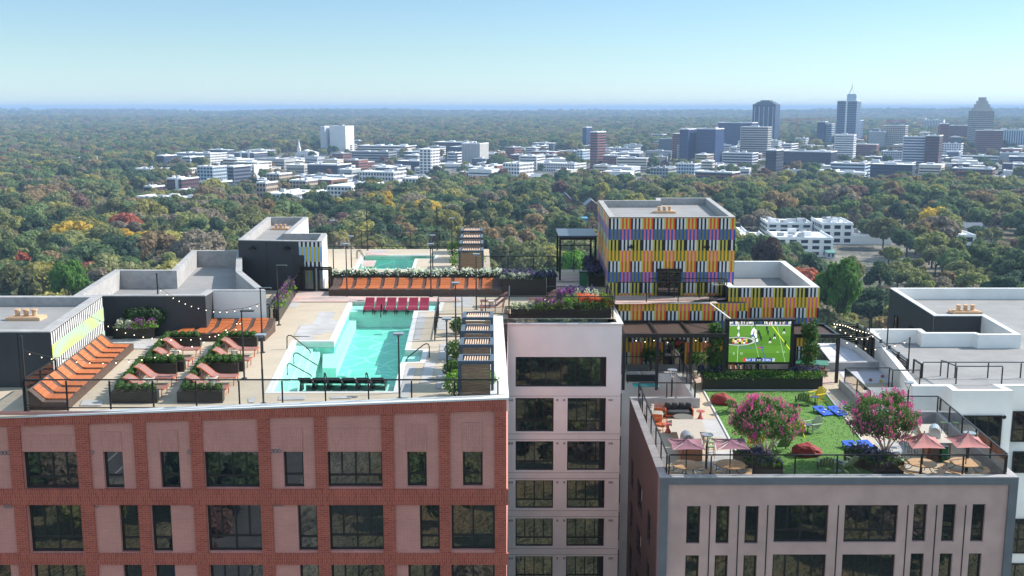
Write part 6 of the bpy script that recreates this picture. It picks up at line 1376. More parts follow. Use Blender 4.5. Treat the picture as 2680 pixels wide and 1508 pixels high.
tm = MB(); rings = [-900, -500, -350, -300, -270, -250, -235, -222, -210, -198, -185, -170, -155, -140, -125, -110, -90, -60, 0, 120, 250, 400, 550, 700, 850, 1000, 1200, 1450, 1750, 2100] + [2500 * 1.075 ** i for i in range(47)]
NX = 60
tw_ = []
def town(x, y):
    px, py = proj((x, y, GZ)) if y > 60 else (0, 9999)
    if y < 60: return .95 if (abs(x + 40) < 12 or abs(y + 210) < 11 or (-160 < x < -50 and -260 < y < -110) or (60 < x < 120 and -240 < y < -150)) else .25
    f = 0
    if 400 < py < 500 and 480 < px < 2900: f = max(f, .85 * min(1, (500 - py) / 25) * min(1, (py - 388) / 12) * min(1, (px - 480) / 120))
    if 545 < py < 700 and 1960 < px < 2800: f = max(f, .7)
    if py < 400: f = 0
    return max(0, min(1, f))
for j, y in enumerate(rings):
    w = max(700, abs(y) * .62)
    for i in range(NX + 1):
        x = -w + 2 * w * i / NX; tm.v.append((x, y, gz(x, y))); tw_.append(town(x, y))
for j in range(len(rings) - 1):
    for i in range(NX):
        a = j * (NX + 1) + i; tm.f.append((a, a + 1, a + NX + 2, a + NX + 1)); tm.m.append(0)
ter = struct(tm, 'terrain', terrainmat(), smooth=True)
at_ = ter.data.attributes.new('town', 'FLOAT', 'POINT'); at_.data.foreach_set('value', tw_)

# ---------------- city buildings ----------------
CM = {}
for k, c in {'white': (.68, .68, .70), 'cream': (.58, .52, .44), 'tan': (.42, .33, .25), 'brick': (.20, .085, .065), 'darkred': (.10, .045, .045), 'grey': (.30, .32, .34), 'pale': (.48, .50, .54),
             'blue': (.06, .085, .17), 'navy': (.03, .045, .09), 'dark': (.03, .032, .04), 'beige': (.45, .40, .34), 'conc': (.38, .37, .35), 'ice': (.40, .50, .60), 'red': (.50, .06, .06), 'roofg': (.30, .31, .34), 'roofw': (.70, .70, .72), 'green': (.12, .28, .24), 'slate': (.10, .12, .16)}.items():
    CM[k] = mat('city_' + k, c, .7, var=.08, scale=.15)
CM['win'] = mat('city_window', (.025, .035, .06), .25, ior=1.45)
CM['bwin'] = mat('city_blue_window', (.025, .045, .12), .3, ior=1.4)
CM['bright'] = mat('city_bright_white', (.82, .82, .82), .6, var=.04, scale=.2)
BR = []   # footprints (x0,x1,y0,y1)
def city(c, x0, y0, x1, y1, col, style, label, dep=28, rot=0, roof='roofw', win='win', fl=3.4, cat='building', name='office_building', top=None, units=3, bay=3.2, group=None):
    pa = c(x0, y1); pb = c(x1, y0); cxp = ((pa[0] + pb[0]) / 2, pa[1]); g = P(cxp, GZ); Y = g.y
    h = PY((cxp[0], pb[1]), Y + dep * .3).z - GZ
    W = (pb[0] - pa[0]) / F_PX * math.hypot(Y, g.x) * .99
    if rot == 0: rot = -20 if g.x < 0 else -30
    va = abs(math.degrees(math.atan(g.x / Y))); vis_ = math.sin(R(abs(rot) + va if g.x < 0 else abs(rot) - va))
    W0 = W; W = max(W * .5, (W - dep * max(0, vis_)) / math.cos(R(rot)) if vis_ > 0 else W - dep * abs(vis_))
    xc = g.x - (W0 - W) * .5 if vis_ > 0 else g.x + (W0 - W) * .5
    r = root(name, label, cat, (xc, Y, GZ), group, R(rot)); rn = random.Random(hash((round(x0), round(y0))) & 0xffff)
    b = MB(); b.box(-W / 2, 0, -3, W / 2, dep, h - .5); b.build('wall', CM[col], r, local=True)
    q = MB(); q.box(-W / 2 - .3, -.3, h - .5, W / 2 + .3, dep + .3, h); q.box(-W/2, 0, h, W/2, .4, h + .9); q.box(-W/2, .4, h, -W/2 + .4, dep, h + .9); q.box(W/2 - .4, .4, h, W/2, dep, h + .9); q.build('roof', CM[roof], r, local=True)
    for i in range(units):
        q = MB(); a = rn.uniform(-W * .4, W * .4); e = rn.uniform(dep * .2, dep * .7); w = rn.uniform(.06, .16) * W; hh = rn.uniform(1.2, 3)
        q.box(a - w / 2, e, h, a + w / 2, e + w * .7, h + hh); q.build('roof_unit', CM[rn.choice(['pale', 'roofw', 'grey'])], r, local=True)
    nf = max(1, int(h / fl)); nf_ = nf
    if style == 'plain': return r, W, h, dep
    if style == 'fins':
        n = max(3, int(W / 4))
        for i in range(n):
            q = MB(); x = -W / 2 + W * (i + .5) / n; q.box(x - W / n * .18, -.25, 1, x + W / n * .18, 0.05, h - 1.5); q.build('window_strip', CM[win], r, local=True)
        return r, W, h, dep
    first = max(0, nf - 22)
    for f in range(first, nf):
        z0 = f * h / nf + h / nf * .3; z1 = z0 + h / nf * (.5 if style == 'rib' else .55); q = MB()
        if style == 'glass': z0 = f * h / nf + .25; z1 = (f + 1) * h / nf - .35
        if style in ('rib', 'glass'):
            q.box(-W / 2 + .8, -.12, z0, W / 2 - .8, .05, z1); q.box(W / 2 - .05, .8, z0, W / 2 + .12, dep - .8, z1); q.box(-W / 2 - .12, .8, z0, -W / 2 + .05, dep - .8, z1)
        else:
            n = max(2, int(W / bay))
            for i in range(n):
                if style == 'apt' and i % 4 == 3: continue
                x = -W / 2 + W * (i + .5) / n; ww = W / n * (.30 if style == 'grid' else .36); q.box(x - ww, -.14, z0, x + ww, .05, z1)
            n = max(2, int(dep / bay))
            for i in range(n):
                y = dep * (i + .5) / n; ww = dep / n * .3
                for sx in (-1, 1): q.box(min(sx * (W / 2 - .05), sx * (W / 2 + .14)), y - ww, z0, max(sx * (W / 2 - .05), sx * (W / 2 + .14)), y + ww, z1)
        q.build('window_band', CM[win], r, local=True)
    if style == 'apt':
        for i in range(int(W / (bay * 4))):
            x = -W / 2 + W * (i * 4 + 3.5) / max(2, int(W / bay)); q = MB(); q.box(x - bay * .45, -1.0, 2, x + bay * .45, -.02, h + 1.2); q.build('bay_tower', CM['roofw'] if col != 'white' else CM['grey'], r, local=True)
    fr = 88 if col == 'bright' else 14
    BR.append((xc - W / 2 - 8, xc + W / 2 + 8, Y - fr, Y + dep + 6))
    return r, W, h, dep
B_ = city
B_(c1, 1165, 390, 1290, 478, 'navy', 'apt', 'navy apartment block at the left end of the white row, mid left of the town')
B_(c1, 1290, 372, 1690, 466, 'white', 'grid', 'long white apartment block beyond the parking deck, left part of the town', dep=40)
B_(c1, 1350, 400, 1500, 488, 'pale', 'rib', 'pale parking deck with open dark floors in front of a long white block', dep=30)
B_(c1, 1735, 368, 1990, 462, 'slate', 'apt', 'slate grey apartment block with white bays beside the blank white slab, left of it', dep=34)
B_(c1, 995, 488, 1210, 552, 'cream', 'grid', 'low cream office with even windows at the left edge of the town', dep=22)
B_(c1, 1212, 488, 1460, 550, 'cream', 'grid', 'low cream office to the left of the big blue grey apartment slab', dep=22)
B_(c1, 1465, 472, 1690, 628, 'ice', 'grid', 'large pale blue apartment slab with a grid of dark windows', dep=24, win='win')
B_(c1, 1690, 470, 1805, 634, 'slate', 'rib', 'dark blue end block joined to the large pale blue apartment slab', dep=30)
B_(c1, 1830, 462, 1965, 562, 'white', 'fins', 'bright white block with vertical strips right of the dark blue end block', dep=30)
B_(c1, 1240, 560, 1480, 682, 'darkred', 'apt', 'dark red townhouses with white bays, largest of the townhouse rows', dep=26)
B_(c1, 1070, 620, 1212, 696, 'darkred', 'apt', 'small dark townhouse row left of the largest red townhouses', dep=18)
B_(c1, 1322, 645, 1510, 702, 'white', 'grid', 'small white block in front of the largest red townhouses', dep=18)
B_(c1, 1482, 585, 1730, 705, 'navy', 'apt', 'navy and white townhouses stepping down in front of the pale blue slab', dep=24)
B_(c1, 980, 700, 1560, 778, 'white', 'apt', 'long white three storey apartments nearest the left woods', dep=24)
B_(c1, 1980, 525, 2175, 635, 'tan', 'grid', 'tan brick apartment block, tallest of the three tan blocks', dep=24)
B_(c1, 2145, 575, 2365, 668, 'tan', 'grid', 'wide tan brick block, rightmost of the three tan blocks', dep=22)
B_(c1, 1905, 590, 2065, 705, 'tan', 'grid', 'tan brick block, lowest and leftmost of the three tan blocks', dep=20)
B_(c1, 1958, 668, 2400, 748, 'white', 'grid', 'broad white flat roofed building below the tan brick blocks', dep=55)
B_(c1, 665, 520, 965, 572, 'white', 'grid', 'low white building with small windows among trees at far left', dep=24)
B_(c1, 550, 410, 765, 462, 'beige', 'grid', 'small beige building among trees at far left', dep=20)
B_(c1, 0, 505, 110, 535, 'white', 'plain', 'white flat roof at the left edge of the photo', dep=20)
B_(c1, 640, 712, 745, 745, 'white', 'plain', 'small white roof in the left woods', dep=16, units=1)
B_(c2, 0, 455, 342, 545, 'navy', 'glass', 'navy glass office with white roof left of the dark evergreen clump', dep=34)
B_(c2, 0, 540, 385, 615, 'pale', 'grid', 'long pale apartment range below the navy glass office', dep=26)
B_(c2, 385, 512, 750, 612, 'white', 'grid', 'white apartment range with dark lower floor beside the long pale range', dep=30)
B_(c2, 565, 485, 757, 560, 'slate', 'plain', 'slate coloured hall behind the white apartment range', dep=26)
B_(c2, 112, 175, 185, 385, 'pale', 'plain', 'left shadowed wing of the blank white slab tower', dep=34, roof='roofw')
B_(c2, 175, 172, 362, 385, 'white', 'plain', 'tall windowless white slab tower rising above the left town', dep=30)
B_(c2, 365, 318, 825, 392, 'cream', 'rib', 'long cream office with ribbon windows right of the white slab tower', dep=44)
B_(c2, 305, 362, 675, 442, 'grey', 'rib', 'long blue grey office in front of the long cream office', dep=26, roof='roofg')
B_(c2, 843, 345, 1000, 548, 'white', 'grid', 'white apartment tower with dark vertical bays in the centre of the town', dep=26, bay=4.2)
B_(c2, 945, 290, 1270, 388, 'darkred', 'rib', 'dark red office with pale bands behind the concrete finned block', dep=44)
B_(c2, 1155, 300, 1360, 462, 'conc', 'fins', 'pale concrete block with tall vertical fins, centre of the town', dep=34, win='roofg')
B_(c2, 1050, 368, 1160, 455, 'white', 'rib', 'white banded block left of the finned concrete block', dep=24)
B_(c2, 710, 560, 980, 645, 'white', 'grid', 'white apartments with terraces below the white apartment tower', dep=36)
B_(c2, 150, 612, 560, 745, 'white', 'grid', 'wide bright white apartment building half hidden by trees', dep=60)
B_(c2, 0, 668, 125, 720, 'white', 'grid', 'bright white apartments at the left end of the wide white building', dep=40)
B_(c2, 795, 678, 1112, 742, 'brick', 'plain', 'low brown building with long white flat roof in the middle woods', dep=45)
B_(c2, 1180, 715, 1470, 765, 'brick', 'plain', 'low building with white flat roof in the woods above the far pool', dep=45)
B_(c2, 1715, 715, 1905, 765, 'brick', 'plain', 'low building with white flat roof left of the brick gabled house', dep=35)
B_(c2, 1485, 682, 1660, 700, 'pale', 'plain', 'long pale roof glimpsed through the middle woods', dep=35, units=1)
B_(c2, 1455, 448, 1690, 562, 'white', 'grid', 'white building with dark square windows in front of the brick row', dep=34)
B_(c2, 1700, 448, 2065, 512, 'white', 'grid', 'long white roofed apartment range left of the red brick tower', dep=34)
B_(c2, 1515, 385, 1680, 442, 'brick', 'rib', 'low brick building, left one of the pair behind the white square windowed one', dep=24)
B_(c2, 1700, 385, 1885, 440, 'brick', 'rib', 'low brick building, right one of the pair behind the long white range', dep=24)
B_(c2, 1675, 315, 1800, 378, 'pale', 'rib', 'pale concrete museum like block alone among trees, centre right', dep=26)
B_(c2, 2055, 180, 2120, 350, 'blue', 'glass', 'slim blue grey tower standing behind the red brick tower', dep=24, win='bwin')
B_(c2, 2110, 215, 2225, 488, 'brick', 'rib', 'red brick office tower with glass crown left of the striped penthouse', dep=26)
B_(c2, 2200, 390, 2392, 492, 'brick', 'rib', 'lower red brick wing joined to the brick office tower', dep=26)
B_(c2, 2225, 335, 2470, 402, 'pale', 'grid', 'pale grey banded building behind the lower red brick wing', dep=26)
B_(c2, 2012, 350, 2110, 455, 'ice', 'grid', 'pale blue apartment block left of the red brick tower', dep=26)
B_(c2, 1240, 480, 1400, 556, 'white', 'rib', 'small white building below the finned concrete block', dep=24)
B_(c2, 1140, 512, 1260, 558, 'brick', 'grid', 'small brick building left of a small white one, below the finned block', dep=18)
B_(c2, 1350, 578, 1475, 610, 'white', 'plain', 'small white roof at the edge of the middle woods', dep=24)
B_(c2, 690, 448, 845, 476, 'beige', 'plain', 'low beige roof left of the white apartment tower', dep=24)
B_(c3, 190, 345, 300, 578, 'blue', 'glass', 'left half of the wide dark blue glass office', dep=36, win='bwin')
B_(c3, 298, 343, 465, 578, 'blue', 'glass', 'right half of the wide dark blue glass office', dep=36, win='bwin')
B_(c3, 440, 303, 672, 505, 'slate', 'glass', 'blue glass office with pale cornice left of the dark crowned tower', dep=34, win='bwin')
B_(c3, 470, 500, 682, 592, 'pale', 'rib', 'pale parking deck below the blue glass office with cornice', dep=26)
tw = B_(c3, 665, 185, 822, 458, 'slate', 'glass', 'dark blue skyscraper with notched crown, leftmost of the tall towers', dep=34, win='navyw' if False else 'bwin', roof='slate', units=0)
r, W, h, dp = tw
for k, (a, zz2) in enumerate(((.42, 3.0), (.34, 6.0), (.2, 9))):
    q = MB(); q.box(-W * a, dp * .1 + k, h + (0 if k == 0 else zz2 - 3), W * a, dp * .9 - k, h + zz2); q.build('crown', CM['slate'], r, local=True)
for i in range(5):
    x = -W / 2 + W * (i + .5) / 5; q = MB(); q.box(x - .7, -.6, 0, x + .7, -.05, h - 4); q.build('pilaster', CM['pale'], r, local=True)
B_(c3, 755, 482, 860, 665, 'dark', 'rib', 'black left wing with pale columns of the framed dark office', dep=30)
B_(c3, 858, 490, 1172, 612, 'dark', 'glass', 'wide black framed office with large glass bays, right of the glass offices', dep=34, fl=6.5)
B_(c3, 890, 612, 1192, 672, 'pale', 'plain', 'low pale hall in front of the wide black framed office', dep=30)
B_(c3, 1185, 568, 1402, 658, 'ice', 'rib', 'pale blue industrial building right of the low pale hall', dep=30)
B_(c3, 1090, 298, 1150, 470, 'blue', 'glass', 'slender blue apartment tower, left and taller one of a joined pair', dep=26, win='bwin')
B_(c3, 1148, 312, 1198, 470, 'ice', 'rib', 'slender pale apartment tower, right one of a joined pair', dep=26)
B_(c3, 1300, 288, 1376, 470, 'ice', 'glass', 'low blue glass shoulder right of the tallest skyscraper', dep=30, win='bwin')
r, W, h, dp = B_(c3, 1215, 162, 1345, 475, 'ice', 'glass', 'tallest skyscraper, pale blue glass with stepped top and needle spire', dep=34, win='bwin', units=0)
q = MB(); q.box(-W * .05, 4, h, W * .42, dp - 4, h + 16 * h / 120); q.box(-W * .02, 3, h + 16 * h / 120, W * .38, dp - 5, h + 17.5 * h / 120); q.build('crown', CM['ice'], r, local=True)
q = MB(); q.tube([(W * .02, 8, h + 16 * h / 120), (W * .15, 10, h + 36 * h / 120), (W * .16, 10, h + 44 * h / 120)], 1.1, 5, r2=.25); q.tube([(W * .3, 8, h + 16 * h / 120), (W * .15, 10, h + 36 * h / 120)], .8, 5, r2=.4); q.build('spire', CM['roofw'], r, local=True)
q = MB(); q.box(-W * .06, -1.2, 0, W * .02, -.1, h); q.build('fin', CM['roofw'], r, local=True)
B_(c3, 1220, 400, 1297, 492, 'beige', 'grid', 'old beige stone building at the foot of the tallest skyscraper', dep=22)
B_(c3, 1025, 415, 1112, 475, 'slate', 'fins', 'dark ribbed block between the tower crane and the apartment pair', dep=22)
B_(c3, 950, 405, 1027, 482, 'white', 'grid', 'white block below the tower crane', dep=22)
B_(c3, 715, 440, 940, 505, 'white', 'rib', 'long white roofed building below the dark crowned skyscraper', dep=44)
B_(c3, 1430, 360, 1530, 492, 'grey', 'plain', 'plain grey block left of the glass fronted beige office', dep=26)
B_(c3, 1525, 322, 1655, 492, 'beige', 'grid', 'beige and glass office right of the plain grey block', dep=28, win='bwin')
r, W, h, dp = B_(c3, 1552, 302, 1702, 366, 'slate', 'glass', 'slate glass tower carrying a red rooftop sign', dep=26, win='bwin')
q = MB(); q.box(-W * .5, -1, h, W * .22, -.2, h + 6.5); sg = q.build('sign', CM['red'], r, local=True)
lt = text_mesh('Red Hat', 6.5, CM['roofw']); lt.parent = r; lt.location = (-W * .14, -1.3, h + 3.3); lt.rotation_euler = (R(90), 0, 0)
B_(c3, 1740, 275, 1795, 365, 'tan', 'plain', 'narrow tan building left of the white vertically striped tower', dep=26)
B_(c3, 1792, 285, 1900, 395, 'white', 'fins', 'white tower with dark vertical window strips', dep=28)
B_(c3, 1892, 322, 2068, 455, 'brick', 'grid', 'broad red brown building left of the stepped grey skyscraper', dep=34)
tw = B_(c3, 2078, 228, 2228, 492, 'conc', 'grid', 'stepped grey skyscraper tapering to a flat top, rightmost tower', dep=36, units=0, roof='conc', bay=2.6, rot=-3)
r, W, h, dp = tw; hh = h
tot = PY(c3(2150, 137), P(c3(2150, 492), GZ).y).z - GZ
for k in range(4):
    q = MB(); ww = W * (.43, .34, .25, .17)[k]; z0 = h + (tot - h) * k / 4; z1 = h + (tot - h) * (k + 1) / 4
    q.box(-ww, dp / 2 - ww * .8, z0, ww, dp / 2 + ww * .8, z1); q.build('crown_step', CM['conc'], r, local=True)
B_(c3, 2226, 290, 2236, 470, 'blue', 'plain', 'thin blue tower edge just right of the stepped grey skyscraper', dep=20, units=0)
B_(c3, 2238, 350, 2450, 492, 'ice', 'fins', 'wide pale blue and white office at the right edge of the town', dep=40, win='bwin')
B_(c3, 1655, 395, 1800, 610, 'pale', 'rib', 'banded glass office, left half of the glass and brick pair', dep=30, win='bwin')
B_(c3, 1796, 388, 1886, 615, 'darkred', 'rib', 'dark red half of the glass and brick office pair', dep=30)
B_(c3, 1885, 440, 2015, 548, 'white', 'grid', 'white office right of the dark red half tower', dep=26, win='bwin')
B_(c3, 1942, 492, 2012, 560, 'slate', 'plain', 'dark block in front of the white office, right part of the town', dep=18)
B_(c3, 1400, 562, 1680, 622, 'brick', 'rib', 'long low brick building below the banded glass office', dep=26)
B_(c3, 1520, 490, 1655, 552, 'pale', 'grid', 'pale stone building above the long low brick building', dep=26)
B_(c3, 1992, 602, 2202, 692, 'brick', 'grid', 'brick mill building with dark windows at lower right of the town', dep=26)
B_(c3, 292, 625, 560, 698, 'brick', 'rib', 'red brick office with white bands nearest the striped penthouse, right of it', dep=26)
B_(c3, 165, 572, 320, 662, 'ice', 'grid', 'small pale blue building with white windows behind the red brick office', dep=22)
B_(c3, 358, 580, 472, 630, 'white', 'plain', 'small white building behind the red brick office', dep=22)
B_(c3, 0, 380, 105, 437, 'cream', 'rib', 'cream banded round cornered building left of the wide blue glass office', dep=26)
B_(c3, 0, 600, 165, 690, 'grey', 'grid', 'blue grey brick building in haze above the striped penthouse', dep=26, roof='roofg')
B_(c3, 2215, 655, 2300, 692, 'white', 'plain', 'small white roof right of the brick mill', dep=20)
B_(c3, 2320, 618, 2448, 660, 'pale', 'plain', 'pale blue shed at the right edge', dep=26)
B_(c3, 2030, 520, 2240, 560, 'pale', 'rib', 'low pale stone building below the stepped skyscraper', dep=30)
B_(c3, 2300, 500, 2448, 565, 'grey', 'plain', 'long grey roof at right edge below the wide pale office', dep=40)
B_(c3, 1440, 690, 1500, 720, 'white', 'plain', 'small white roof glimpsed among the right woods', dep=18, units=1)
B_(c3, 1385, 788, 1462, 832, 'white', 'plain', 'white roofed building among trees right of centre', dep=28, units=1)
B_(c3, 1720, 795, 2040, 832, 'darkred', 'plain', 'long building with white and grey roof in the right woods', dep=45)
B_(c3, 2010, 750, 2190, 778, 'slate', 'plain', 'dark sawtooth roofed shed in the right woods', dep=30, roof='roofg')
B_(c3, 550, 1012, 637, 1085, 'bright', 'grid', 'white block at left end of the bright white apartments', dep=30, fl=3.0, roof='bright', bay=5.5, rot=-5)
B_(c3, 718, 955, 1055, 1062, 'bright', 'grid', 'bright white apartment building with many roof units, rear left', dep=30, units=14, fl=3.0, roof='bright', bay=5.5, rot=-5)
B_(c3, 1050, 955, 1318, 1098, 'bright', 'grid', 'bright white apartment building, rear right, tallest of the white group', dep=34, units=12, fl=3.0, roof='bright', bay=5.5, rot=-5)
B_(c3, 560, 1048, 760, 1200, 'bright', 'plain', 'plain white end block nearest the striped penthouse', dep=30, units=4, roof='bright', bay=5.5, rot=-5)
B_(c3, 755, 1048, 1188, 1180, 'bright', 'grid', 'bright white apartment building, front and lowest of the white group', dep=34, units=14, fl=3.0, roof='bright', bay=5.5, rot=-5)
B_(c3, 1230, 1030, 1572, 1100, 'bright', 'plain', 'long low white roof right of the bright white apartments', dep=34, units=6, roof='bright', bay=5.5, rot=-5)
B_(c3, 1842, 1030, 2112, 1150, 'bright', 'grid', 'white two storey building with dotted roof, right woods', dep=34, units=10, fl=3.2, roof='bright', bay=5.5, rot=-5)
B_(c3, 775, 838, 925, 952, 'cream', 'plain', 'cream building under construction topped by red boards', dep=24, roof='red')
def house(c, x0, y0, x1, y1, label, wall='white', roof='slate', dep=11, gable_front=True, rot=0):
    pa, pb = c(x0, y1), c(x1, y0); g = P(((pa[0] + pb[0]) / 2, pa[1]), GZ); W = (pb[0] - pa[0]) / F_PX * g.length * .97; H = PY((pa[0], pb[1]), g.y).z - GZ; e = H * .62
    r = root('house', label, 'house', (g.x, g.y, GZ), None, R(rot)); q = MB(); q.box(-W / 2, 0, -1, W / 2, dep, e)
    if gable_front: q.add([(-W / 2, 0, e), (W / 2, 0, e), (0, 0, H - .3), (-W / 2, dep, e), (W / 2, dep, e), (0, dep, H - .3)], [(0, 1, 2), (5, 4, 3)])
    q.build('wall', CM[wall], r, local=True); q = MB(); o = .5
    if gable_front:
        for s in (-1, 1): q.hexa([(s * (W / 2 + o), -o, e - .4), (0, -o, H - .25), (0, dep + o, H - .25), (s * (W / 2 + o), dep + o, e - .4), (s * (W / 2 + o), -o, e - .1), (0, -o, H + .05), (0, dep + o, H + .05), (s * (W / 2 + o), dep + o, e - .1)])
    else:
        q.hexa([(-W / 2 - o, -o, e), (W / 2 + o, -o, e), (W / 2 + o, dep / 2, H - .3), (-W / 2 - o, dep / 2, H - .3), (-W / 2 - o, -o, e + .3), (W / 2 + o, -o, e + .3), (W / 2 + o, dep / 2, H), (-W / 2 - o, dep / 2, H)])
        q.hexa([(-W / 2 - o, dep / 2, H - .3), (W / 2 + o, dep / 2, H - .3), (W / 2 + o, dep + o, e), (-W / 2 - o, dep + o, e), (-W / 2 - o, dep / 2, H), (W / 2 + o, dep / 2, H), (W / 2 + o, dep + o, e + .3), (-W / 2 - o, dep + o, e + .3)])
    q.build('roof', CM[roof], r, local=True)
    for f in range(max(1, int(e / 3))):
        n = max(2, int(W / 3.2))
        for i in range(n):
            x = -W / 2 + W * (i + .5) / n; q = MB(); q.box(x - .5, -.08, f * 3 + .9, x + .5, .02, f * 3 + 2.5); q.build('window', CM['win'], r, local=True)
    BR.append((g.x - W / 2 - 5, g.x + W / 2 + 5, g.y - 8, g.y + dep + 3)); return r
house(c2, 1882, 672, 1978, 800, 'brick house with steep grey gable left of the striped penthouse', 'brick', 'slate', 18)
house(c2, 2078, 720, 2175, 830, 'brick gabled house touching the left edge of the striped penthouse', 'brick', 'roofg', 20)
house(c2, 2190, 662, 2320, 712, 'grey roofed house behind the striped penthouse', 'brick', 'roofg', 12, False)
house(c3, 1215, 825, 1400, 948, 'white house with two gables in the right woods', 'white', 'slate', 14)
house(c3, 2063, 962, 2185, 1048, 'white house with porch and dark roof at far right', 'white', 'slate', 12, False)
house(c3, 1168, 1240, 1280, 1325, 'small dark roofed house behind the striped annex', 'cream', 'slate', 12, False)
house(c3, 1840, 960, 1900, 1020, 'narrow pale house beside the white two storey building', 'pale', 'slate', 10)
house(c3, 1160, 1135, 1210, 1190, 'green roofed house at the foot of the white apartments', 'pale', 'green', 12, False)
house(c2, 2340, 680, 2420, 712, 'small hipped grey house above the striped penthouse', 'pale', 'roofg', 12, False)
r = house(c1, 2185, 350, 2345, 408, 'white church with pointed steeple left of the blank white slab tower', 'white', 'roofw', 30); r.name = 'church'; r['category'] = 'church'
q = MB(); q.box(-12, 2, 0, -7, 7, 16); q.build('tower', CM['white'], r, local=True); q = MB(); q.cyl((-9.5, 4.5, 16), 2.6, 14, 6, r2=.1); q.build('steeple', CM['white'], r, local=True)
r = house(c3, 60, 545, 130, 610, 'dark brick church with grey steeple near the blue glass office', 'darkred', 'slate', 18); r.name = 'church'; r['category'] = 'church'
q = MB(); q.cyl((3, 3, 8), 2.4, 12, 6, r2=.1); q.build('steeple', CM['slate'], r, local=True)
# blue sports court pavilion
g = P(c2(1975, 905), GZ); q = MB(); q.box(-11, 0, 0, 11, 9, 4.2); q.box(-11.5, -.6, 4.2, 11.5, 9.5, 4.6); r = root('sports_pavilion', 'blue and turquoise sports pavilion among trees left of the striped penthouse', 'pavilion', (g.x, g.y, GZ))
CM['turq'] = mat('turquoise_panel', (.08, .30, .48), .5, var=.2, scale=.3); CM['bluec'] = mat('bright_blue_court', (.05, .18, .62), .6, var=.15, scale=.3)
q.build('hall', CM['turq'], r, local=True); q = MB(); q.box(-12, -9, 0, 12, -2, .15); q.build('court', CM['bluec'], r, local=True); BR.append((g.x - 12, g.x + 13, g.y - 45, g.y + 11))
# tower crane
g = P(c3(955, 480), GZ); Hc = PY(c3(955, 250), g.y).z - GZ; r = root('tower_crane', 'red tower crane standing between the two tallest skyscrapers', 'crane', (g.x, g.y, GZ))
q = MB()
for sx in (-1, 1):
    for sy in (-1, 1): q.beam((sx, sy, 0), (sx, sy, Hc - 8), .35)
for i in range(12): q.beam((-1, -1, i * (Hc - 8) / 12), (1, -1, (i + 1) * (Hc - 8) / 12), .25)
CM['crane'] = mat('crane_red', (.45, .10, .07), .6); q.build('mast', CM['crane'], r, local=True)
q = MB(); q.beam((-30, 0, Hc - 12), (80, 14, Hc - 6), .5); q.beam((-30, 0, Hc - 10), (80, 14, Hc - 5), .35); q.build('jib', CM['crane'], r, local=True)
q = MB(); q.box(-30, -1.5, Hc - 15, -24, 1.5, Hc - 11); q.build('counterweight', CM['conc'], r, local=True)
q = MB(); q.beam((0, 0, Hc - 8), (0, 0, Hc + 2), .7); q.beam((0, 0, Hc + 2), (50, 8, Hc - 7), .15); q.beam((0, 0, Hc + 2), (-26, 0, Hc - 10), .15); q.build('cat_head', CM['crane'], r, local=True)
def wtower(c, x, yt, yb, label, Y=None):
    g = P(c(x, yb), GZ); Y = g.y; H = PY(c(x, yt), Y).z - GZ; s = H / 45
    r = root('water_tower', label, 'water tower', (g.x, Y, GZ)); q = MB(); q.cyl((0, 0, 0), 2.6 * s, H * .8, 10, r2=1.8 * s); q.build('stem', CM['white'], r, local=True); q = MB(); q.ico((0, 0, H * .86), H * .16, 2, sc_=(1.1, 1.1, .8)); q.build('tank', CM['white'], r, local=True, smooth=True)
wtower(c3, 325, 236, 282, 'white water tower on the plain left of the dark crowned skyscraper')
wtower(c2, 2225, 40, 72, 'distant white water tower near the horizon, right of centre')
wtower(c2, 120, 34, 60, 'distant white water tower near the horizon above the white slab tower')
wtower(c1, 1330, 178, 210, 'faint white water tower beyond the left woods')
# far pale buildings and clearings on the plain
rn = random.Random(5); fb = []
for (cc_, x, y, n, sx, sy) in ((c2, 1000, 148, 16, 170, 7), (c2, 600, 95, 6, 80, 3), (c1, 1650, 150, 8, 60, 10), (c1, 950, 178, 3, 50, 3), (c1, 380, 130, 3, 20, 3), (c1, 385, 188, 3, 40, 2), (c3, 2380, 262, 5, 60, 4), (c2, 1290, 145, 4, 30, 3), (c2, 2380, 100, 4, 70, 5), (c1, 90, 302, 1, 4, 3), (c1, 600, 305, 1, 8, 3), (c2, 600, 225, 5, 60, 14), (c1, 1780, 142, 1, 4, 1), (c2, 700, 240, 4, 60, 10)):
    for i in range(n):
        a, b = x + rn.uniform(-sx, sx), y + rn.uniform(-sy, sy); g = P(cc_(a, b), GZ); fb.append((g, a))
        k = g.y / 2748 / 2.841; q = MB(); w = rn.uniform(8, 26) * k; h = rn.uniform(4, 8) * k
        z = gz(g.x, g.y); q.box(-w / 2, 0, -10, w / 2, w * .6, h); q.box(-w / 2, 0, h, w * .1, w * .3, h * 1.35)
        o = q.build('warehouse', CM['roofw']); o.location = (g.x, g.y, z)
        tag(o, 'tiny pale building on the distant plain ' + {1000: 'right of the white slab tower', 600: 'near the horizon above the white slab tower', 1650: 'beyond the slate apartment block', 950: 'above the left woods', 380: 'at far left near the horizon', 385: 'at far left', 2380: 'near the right edge', 1290: 'above the finned block', 90: 'at the left edge', 1780: 'left of the white slab tower', 700: 'behind the long cream office'}[x], 'building', 'tiny pale buildings on the distant plain')
